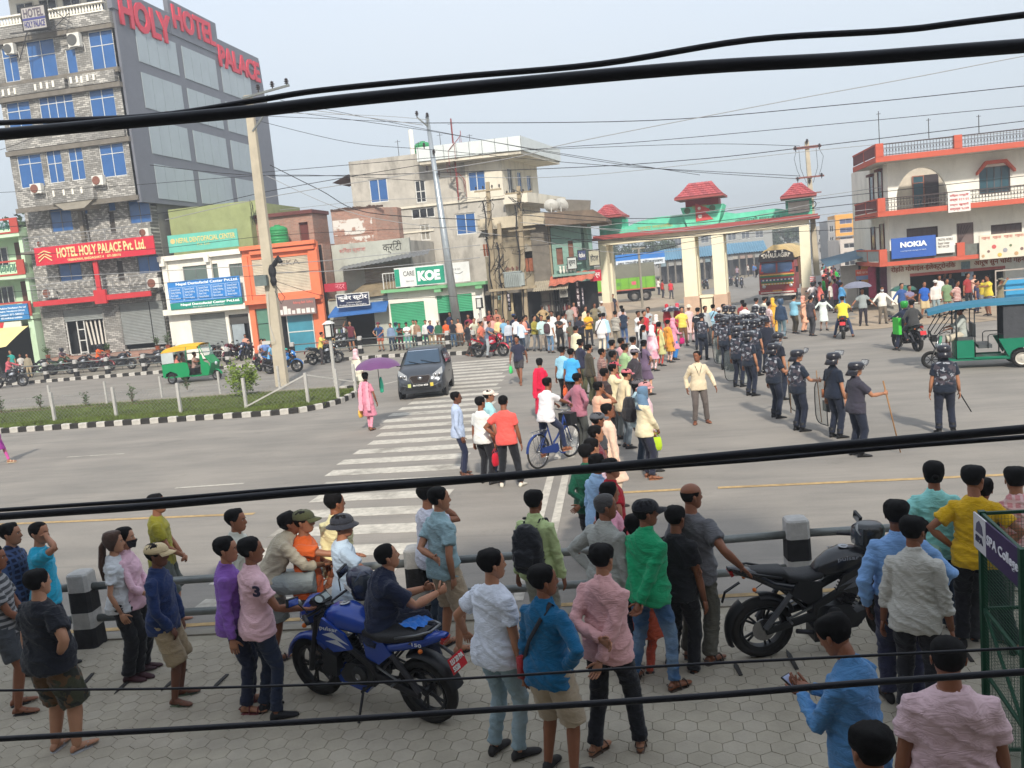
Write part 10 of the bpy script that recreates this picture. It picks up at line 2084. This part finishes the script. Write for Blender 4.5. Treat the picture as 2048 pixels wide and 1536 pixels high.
crowd('''1561 596 30 s s 44,62,86 j 96,120,130|~dark blue shirt and grey-blue helmet at the right end of the crowd|cap='helmet',cap_c=(60,84,110),foot=(1564,678),lod=1
1581 593 60 point h 132,186,206 T 82,74,58|~light blue shirt pointing right with a straight arm|foot=(1590,667),belly=.04,w=1.1
1608 594 110 s k 230,172,142 b 226,170,140|woman in a peach suit and head scarf with linked hands|fem=1,hair='scarf',hair_c=(226,160,140),foot=(1608,664),h=1.58
1620 592 60 s h 70,64,70 T dgrey|~dark waistcoat beside the peach suit|
1648 590 180 arms_out k 216,226,220 l 60,64,72|woman in a white tunic and dark head scarf with arms spread|fem=1,hair='scarf',hair_c=(34,34,46),foot=(1648,661),h=1.58,bp='check',bp2=(180,180,180)
1725 586 185 arms_out h 150,158,158 T 44,40,48|~grey shirt under the grey umbrella with hands linked|foot=(1727,652)
1760 574 180 arms_out s 228,226,216 T 110,100,88|~white shirt and face mask with hands linked|foot=(1766,648),mask=1,mask_c=(214,220,224)
1801 578 170 arms_out s 52,84,140 T navy|~blue shirt at the right end of the linked hands|foot=(1805,640)
1818 570 175 x t 130,126,150 T dgrey|~grey and lilac t-shirt under the green umbrella|tp='stripe',tp2=(120,110,140)
1841 574 175 s t 40,92,176 o 196,176,136|~royal blue t-shirt and khaki shorts|foot=(1850,637),shoe='sandal'
1869 562 170 s s 222,214,206 j 140,156,160|~white shirt and pale jeans at the right|foot=(1872,634),cap='cap',cap_c=(220,214,206)
1893 557 175 s K 120,146,108 T 150,110,90|~long sage green shirt|klen=.5
1913 561 140 r h 214,196,186 T 60,66,74|~red and white striped shirt with a hand on his hip|tp='stripe',tp2=(160,80,80)
1878 550 180 s t white T grey|man in white just behind the pale jeans|
1889 546 180 s t maroon T dgrey|person in maroon at the phone shop door|
1900 546 180 h s slate T dgrey|person in slate blue at the phone shop door|
1934 546 150 s t 150,50,50 T black|~dark red t-shirt on the shop step|z=.2
1948 549 170 s t 226,180,160 T lgrey|child in a pale orange top on the shop step|z=.2,h=1.35
1952 560 120 s t 44,50,84 j navy|boy in a navy t-shirt in front of the shop step|h=1.5
1976 550 -110 point t 222,196,66 shorts 96,88,94|~yellow t-shirt stretching his arms on the step|z=.2,w=1.1,ov=dict(hL=(-.1,.5,1.25))
2000 556 120 armup s 130,122,98 T 50,72,84|man in an olive grey shirt raising an arm to the railing|w=1.1,cap='cap',cap_c=(120,116,100)
1965 558 180 s t 190,170,60 shorts grey|boy half hidden behind the yellow t-shirt|h=1.4
1855 548 180 s t lgrey T grey|person in grey in the phone shop doorway|
1868 541 180 s s 60,50,60 T dgrey|person in dark clothes deep in the phone shop doorway|''',RG)
def ride(bk,lab,off=0.,pose='ride',**k):
 p=loc_on(bk,(0,-.16+off,0));kk=dict(h=1.66,skin_i=rnd.randrange(3));kk.update(k);return fi(lab,p.x,p.y,math.degrees(-bk.rotation_euler.z),pose=pose,z=bk.location.z+.02,**kk)
BRP=dict(ov=dict(pel=(0,0,.87)))
ride(ry1,'broad man in a bright yellow shirt riding away',tc=(226,206,70),bc=(52,66,96),top='tee',bot='jeans',pose='rideL',w=1.15,shoe='sandal',ov=dict(pel=(0,0,.87)))
ride(rg1,'rider in a green and black helmet at the front of the pair',off=.15,tc=(40,48,70),bc=(34,40,60),top='shirt',cap='helmet',cap_c=(40,150,60),pose='rideL',ov=dict(pel=(0,0,.87)))
ride(rg1,'pillion rider in a dark waistcoat over a white shirt',off=-.30,tc=(60,60,60),bc=(40,40,50),top='shirt',pose='ride',ov=dict(pel=(0,0,.92),hL=(-.2,.2,.95),hR=(.2,.2,.95)))
gb_=loc_on(rg1,(-.30,.05,.55))
b=MB()
b.bx(-.05,.05,-.2,.2,0,.55)
b.mk('delivery_bag',M((70,200,70),.6),loc=tu(gb_),rz=rg1.rotation_euler.z,lbl='lime green flat bag hanging beside the pair of riders',cat='bag')
ride(ra1,'rider in a white shirt and black helmet coming through the gate',tc=(222,214,214),top='shirt',cap='helmet',cap_c=(30,30,34),pose='rideL',ov=dict(pel=(0,0,.87)))
ride(rb,'bare-armed man in a grey-blue t-shirt riding the red motorcycle',tc=(96,108,130),bc=(150,156,160),top='tee',pose='rideL',ov=dict(pel=(0,0,.87)),off=.1,lod=1)
ride(rb,'man in an orange-pink shirt on the back of the red motorcycle',tc=(222,120,96),bc=(60,60,70),top='half',off=-.30,ov=dict(pel=(0,0,.9),hL=(-.18,.2,.95),hR=(.18,.2,.95)),lod=1)
ride(yb_,'man in a yellow t-shirt riding the black motorcycle behind the lantern',tc=(214,196,100),bc=(60,54,54),top='tee',pose='rideL',ov=dict(pel=(0,0,.87)))
ride(bl1,'rider in a pale grey shirt left of the concrete pole',tc=(196,180,176),bc=(190,182,174),top='kurta',ov=dict(pel=(0,0,.87)))
ride(bl1,'passenger in blue behind the pale grey rider',tc=(110,140,196),bc=(40,44,60),top='tee',off=.30,ov=dict(pel=(0,0,.87)))
ride(bl2,'rider in a teal shirt at the concrete pole',tc=(60,170,150),bc=(40,46,70),top='shirt',cap='helmet',cap_c=(40,60,110),off=-.1,ov=dict(pel=(0,0,.87)))
ride(bl2,'small passenger in a light blue top at the concrete pole',tc=(110,170,210),bc=(50,56,80),top='tee',off=-.42,h=1.5,ov=dict(pel=(0,0,.9),hL=(-.18,.2,.95),hR=(.18,.2,.95)))
q=loc_on(er,(0,.50,0))
fi('driver in a pale grey shirt in the green battery rickshaw',q.x,q.y,-80,h=1.66,z=.48,skin_i=1,tc=(176,182,176),bc=(206,196,176),pose='sit',top='rolled',bot='longshorts',shoe='sandal',ov=dict(hL=(-.28,.42,.66),hR=(.28,.42,.66),FL=(-.14,.36,-.12),FR=(.14,.36,-.12),lean=6))
q=loc_on(auto,(0,.06,0))
fi('driver in a dusty brown shirt in the auto rickshaw',q.x,q.y,90,h=1.62,z=.20,skin_i=1,tc=(170,140,130),bc=(80,76,74),pose='sit',top='tee',bot='trousers',ov=dict(hL=(-.25,.45,.80),hR=(.25,.45,.80),FL=(-.12,.36,.10),FR=(.12,.36,.10)))
q=loc_on(auto,(.28,-.72,0))
fi('woman in a salmon pink top sitting in the auto rickshaw',q.x,q.y,90,h=1.55,z=.22,skin_i=2,tc=(232,140,130),bc=(120,60,70),pose='sit',top='kurtas',bot='trousers',fem=1,hair='bun',klen=.1,ov=dict(FL=(-.12,.36,.12),FR=(.12,.36,.12)))
q=loc_on(auto,(-.25,-.72,0))
fi('second passenger in brown inside the auto rickshaw',q.x,q.y,90,h=1.6,z=.22,skin_i=1,tc=(150,110,96),bc=(90,80,76),pose='sit',top='shirt',bot='trousers',ov=dict(FL=(-.12,.36,.12),FR=(.12,.36,.12)))
FG='onlookers behind the far railing'
F_='''699 642 175 armup t 110,50,60 shorts 44,44,56|~maroon t-shirt at the grocery store with a hand raised|46.8
757 650 180 lean t 44,76,122 shorts 176,90,70|~maroon cap and blue t-shirt leaning on the far railing|45.3
780 646 180 s s 120,138,166 T slate|~grey-blue shirt at the far railing|45.1
791 644 180 s t 90,150,150 T dgrey|person in a teal helmet at the far railing|45.9
798 646 175 x t 34,34,40 T 70,34,44|~black t-shirt with a print at the far railing|45.2
812 644 170 p t white j 110,140,150|~white t-shirt at the far railing|45.0
826 640 180 s t 226,220,200 T dgrey|~cream t-shirt before the green shutter|45.9
832 640 200 s t 186,160,130 T 40,56,60|~tan and cream striped t-shirt before the green shutter|45.1
850 640 170 s s white T 60,66,80|~white shirt between the two green shutters|45.5
859 641 150 f t 36,50,96 T khaki|~navy t-shirt with a white mark at the railing|45.0
875 641 180 s s 50,100,72 T 120,80,60|~green shirt and pale cap at the railing|44.8
891 643 180 s t 222,96,48 T 110,84,60|boy in an orange t-shirt at the railing|44.6
904 643 180 s t 34,34,40 j 60,90,120|man in black at the railing before the steel pole|44.6
916 638 180 s s 226,180,150 T 96,76,66|~peach shirt beside the steel pole|44.9
899 624 180 s s 40,50,80 T dgrey|masked person in navy in the half-open green shutter|49.3
947 634 170 lean s 206,206,184 T dgrey|~pale cream shirt leaning right of the steel pole|43.6
936 628 180 s t 130,36,60 T dgrey|person in maroon just right of the steel pole|44.6
958 646 190 s s 150,136,120 T khaki|~faded brown shirt at the kerb corner|42.4
970 634 180 s t 216,200,196 T grey|~pale pink shirt behind the second lantern|44.5
983 632 180 s t 214,160,150 T grey|man in salmon behind the red motorcycle|44.3
995 634 170 s s 226,206,150 T grey|man in straw yellow behind the red motorcycle|44.0
1006 636 170 s t 130,176,206 j slate|man in light blue right of the red motorcycle|43.5
978 620 180 s t 150,60,60 T dgrey|person in red at the foot of the poles|46.4
992 618 180 s s 180,120,100 T dgrey|person in brown at the foot of the poles|46.6
960 626 180 s t 190,170,160 T dgrey|person in beige before the beige house|46.9
1015 640 160 s s 190,196,206 j jeans|man in grey-white beside the white t-shirt|42.0
662 660 175 f t 222,186,80 T khaki|~yellow t-shirt sitting by the goods rack|45.9
929 647 100 walk2 t 36,38,46 T 72,60,56|~black t-shirt and brown trousers stepping off the kerb|0
20 700 175 s t 40,150,140 T dgrey|~teal t-shirt under the yellow awning|47.0
40 712 150 s t 190,186,180 T lgrey|man in pale clothes under the yellow awning|46.4
54 712 160 s s 150,140,120 T khaki|man in beige beside the left motorcycle|45.9
490 672 160 s s 206,150,130 T 50,50,70|~pinkish shirt at the clinic door|47.4
5 730 90 ride s 190,90,100 T navy|rider in pink and white at the left edge|0'''
for r_ in F_.split('\n'):
 (hx,hy,f,po,tp_,tc,bt,bc),lab,Y=prow(r_);Y=float(Y)
 z_=.12 if Y and Y>44 else 0.
 if Y:
  x,zt=P(hx,hy,Y);h=min(max(zt-z_,1.45),1.78)if po not in('lean',)else 1.68
  k=dict();
  if 'cap'in lab.split()and 'maroon cap'in lab:k=dict(cap='cap',cap_c=(120,36,60))
  if 'helmet'in lab:k=dict(cap='helmet',cap_c=(30,90,100))
  if 'pale cap'in lab:k=dict(cap='cap',cap_c=(220,206,180))
  if 'striped'in lab:k=dict(tp='stripe',tp2=(120,70,60))
  fi(lab,x,Y,f,h=h,z=z_,skin_i=rnd.randrange(3),tc=tc,bc=bc,pose=po,top=tp_,bot=bt,group=FG,**k)
 else:who(hx,hy,f,po,tp_,tc,bt,bc,lab,foot=(940,713)if hx==929 else(22,770),**({'shoe':'sandal'}if hx==929 else{'ov':dict(pel=(0,0,.87))}))
for k,(hx,Y,c_,l)in enm(((195,46.6,(226,96,40),'man in an orange vest sitting on a parked motorcycle'),(120,46.6,(90,70,80),'helmeted rider waiting by the hotel plinth'))):
 x=P(hx,700,Y)[0];fi(l,x,Y,100,h=1.64,z=.12,tc=c_,bc=(40,44,60),pose='ride',top='tee',cap='helmet',cap_c=(40,40,50),ov=dict(pel=(0,0,.87)))
def umbrella(x,y,z,r,col,lbl,pat=None,hz=.8,tiltx=0):
 t=em('umbrella',(x,y,z),lbl=lbl,cat='umbrella');t.rotation_euler=(R(tiltx),0,0);b=MB();n=8;rings=[]
 for k in rn(6):
  q=k/5;rr=r*sin(q*1.25)/sin(1.25);zz=-r*.42*(1-cos(q*1.25))/(1-cos(1.25));rng=[]
  for j in rn(n*4):a=2*PI*j/(n*4);s_=1-.05*q*abs(sin(a*n/2));rng.append((rr*s_*cos(a),rr*s_*sin(a),zz+.02*q*abs(sin(a*n/2))))
  rings.append(rng)
 rings[0]=[(.004*cos(2*PI*j/(n*4)),.004*sin(2*PI*j/(n*4)),0)for j in rn(n*4)]
 b.lf(rings,**OC);b.mk('canopy',pat or cloth(col,rough=.6),t,True);b=MB();b.tbe([(0,0,-hz),(0,0,.06)],.009,6);b.mk('shaft',DMET,t)
 b=MB()
 for j in rn(n):a=2*PI*j/n;b.tbe([(0,0,-.02),(r*.55*cos(a),r*.55*sin(a),-r*.42*.28-.01),(r*.99*cos(a),r*.99*sin(a),-r*.42-.005)],.004,3)
 b.mk('rib',DMET,t,**ST);return t
x,y=u1.location.x,u1.location.y
px_u,py_u=P(752,716,y)
umbrella(px_u,y+.05,py_u,.62,(106,66,112),'purple umbrella held over the woman in the pink suit')
x,Y=G(1727,652)
xx,zz=P(1714,563,Y)
umbrella(xx,Y,zz,.62,(120,122,138),'grey umbrella held above the man in the grey shirt')
x,Y=G(1808,640)
xx,zz=P(1806,570,Y+1.)
umbrella(xx,Y+1.,zz,.60,(40,96,84),'green patterned umbrella behind the linked hands',pat=cloth((44,100,84),'blotch',(20,36,44)))
Yu=G(1341,610,1.5)[1]
xx,zz=P(1341,613,Yu)
umbrella(xx,Yu,zz,.5,(30,30,40),'black and white patterned umbrella in the middle of the crowd',pat=cloth((34,34,48),'blotch',(190,190,196)))
x,y=u1.location.x+.32,u1.location.y+.1
b=MB()
rings=[]
for z,d2,w2 in((.42,.02,.02),(.36,.08,.03),(.2,.10,.05),(.02,.08,.05),(0,.05,.03)):rings.append([(w2*sin(q)*(1+.15*sin(4*q+z*20)),d2*cos(q),z)for q in(2*PI*j/14 for j in rn(14))])
b.lf(rings)
b.mk('carrier_bag',cloth((60,200,160),rough=.5),None,True,loc=(x,y+.25,.95),lbl='turquoise carrier bag by the purple umbrella shaft',cat='bag')
FF='distant people on the road beyond the gate'
k=0
for px,py,c_ in((1290,590,(60,80,140)),(1300,592,(200,60,50)),(1318,590,(230,220,210)),(1326,596,(190,50,40)),(1343,598,(206,50,60)),(1372,560,(220,170,160)),(1388,562,(200,150,150)),(1398,556,(60,60,70)),(1497,553,(214,206,196)),(1508,553,(60,120,190)),(1512,555,(50,110,170)),(1506,545,(200,170,70)),(1475,558,(150,130,140)),(1440,555,(200,190,190)),(1384,570,(60,60,80))):
 x,y=G(px,py);fi('far figure seen '+('left of'if px<1350 else 'in'if px<1420 else 'right of')+' the middle gate opening, in '+['blue','red','white','bright red','crimson','pale pink','dusty pink','dark grey','pale beige','bright blue','darker blue','mustard','grey-pink','off-white','dark navy'][k],x,y,ru(0,360),h=1.65,tc=c_,bc=(60,60,70),pose='stand',top='tee',group=FF,lod=0,skin_i=1);k+=1
SS='shoppers crowding the side street right of the gate'
cl_=[('maroon',(110,40,60)),('green',(40,190,70)),('sky blue',(80,150,200)),('white',(216,212,206)),('navy',(40,44,70)),('salmon',(230,120,110)),('dark red',(140,30,40)),('grey',(120,120,124)),('pink',(200,90,130)),('teal',(50,130,120)),('black',(30,30,36)),('cream',(216,204,176))]
spots=[(1632,598),(1641,600),(1637,590),(1662,600),(1671,592),(1648,583),(1655,578),(1668,580),(1677,585),(1690,596),(1684,604),(1661,570),(1669,566),(1650,562),(1657,556),(1646,550),(1664,552),(1672,556),(1653,545),(1660,540),(1668,543),(1647,540),(1651,535),(1662,532)]
for k,(px,py)in enm(spots):
 x,y=G(px,py+22);nm,c_=cl_[(k*5)%12];fi('person in '+nm+' in the side street, '+['nearest rows','second rows','middle rows','farther rows','last rows'][k//5]+(' on the left'if px<1655 else ' on the right'),x,y,ru(0,360),h=1.62,tc=c_,bc=(50,50,60),pose=['stand','front','walk'][k%3],top=['tee','kurta','shirt'][k%3],group=SS,lod=0,skin_i=1)
bpy.data.scenes.remove(tmpsc)
hz=MB()
hz.bx(-420,420,-60,420,-1.,27.)
hzm=bpy.data.materials.new('haze')
hzm.use_nodes=True
n,l=nodes(hzm)
n.remove(n['Principled BSDF'])
v=n.new('ShaderNodeVolumePrincipled')
sv(v,'Color',(.93,.96,1,1))
sv(v,'Density',.0022)
sv(v,'Anisotropy',.3)
l.new(v.outputs[0],n['Material Output'].inputs['Volume'])
hz.mk('haze',hzm,**ST)
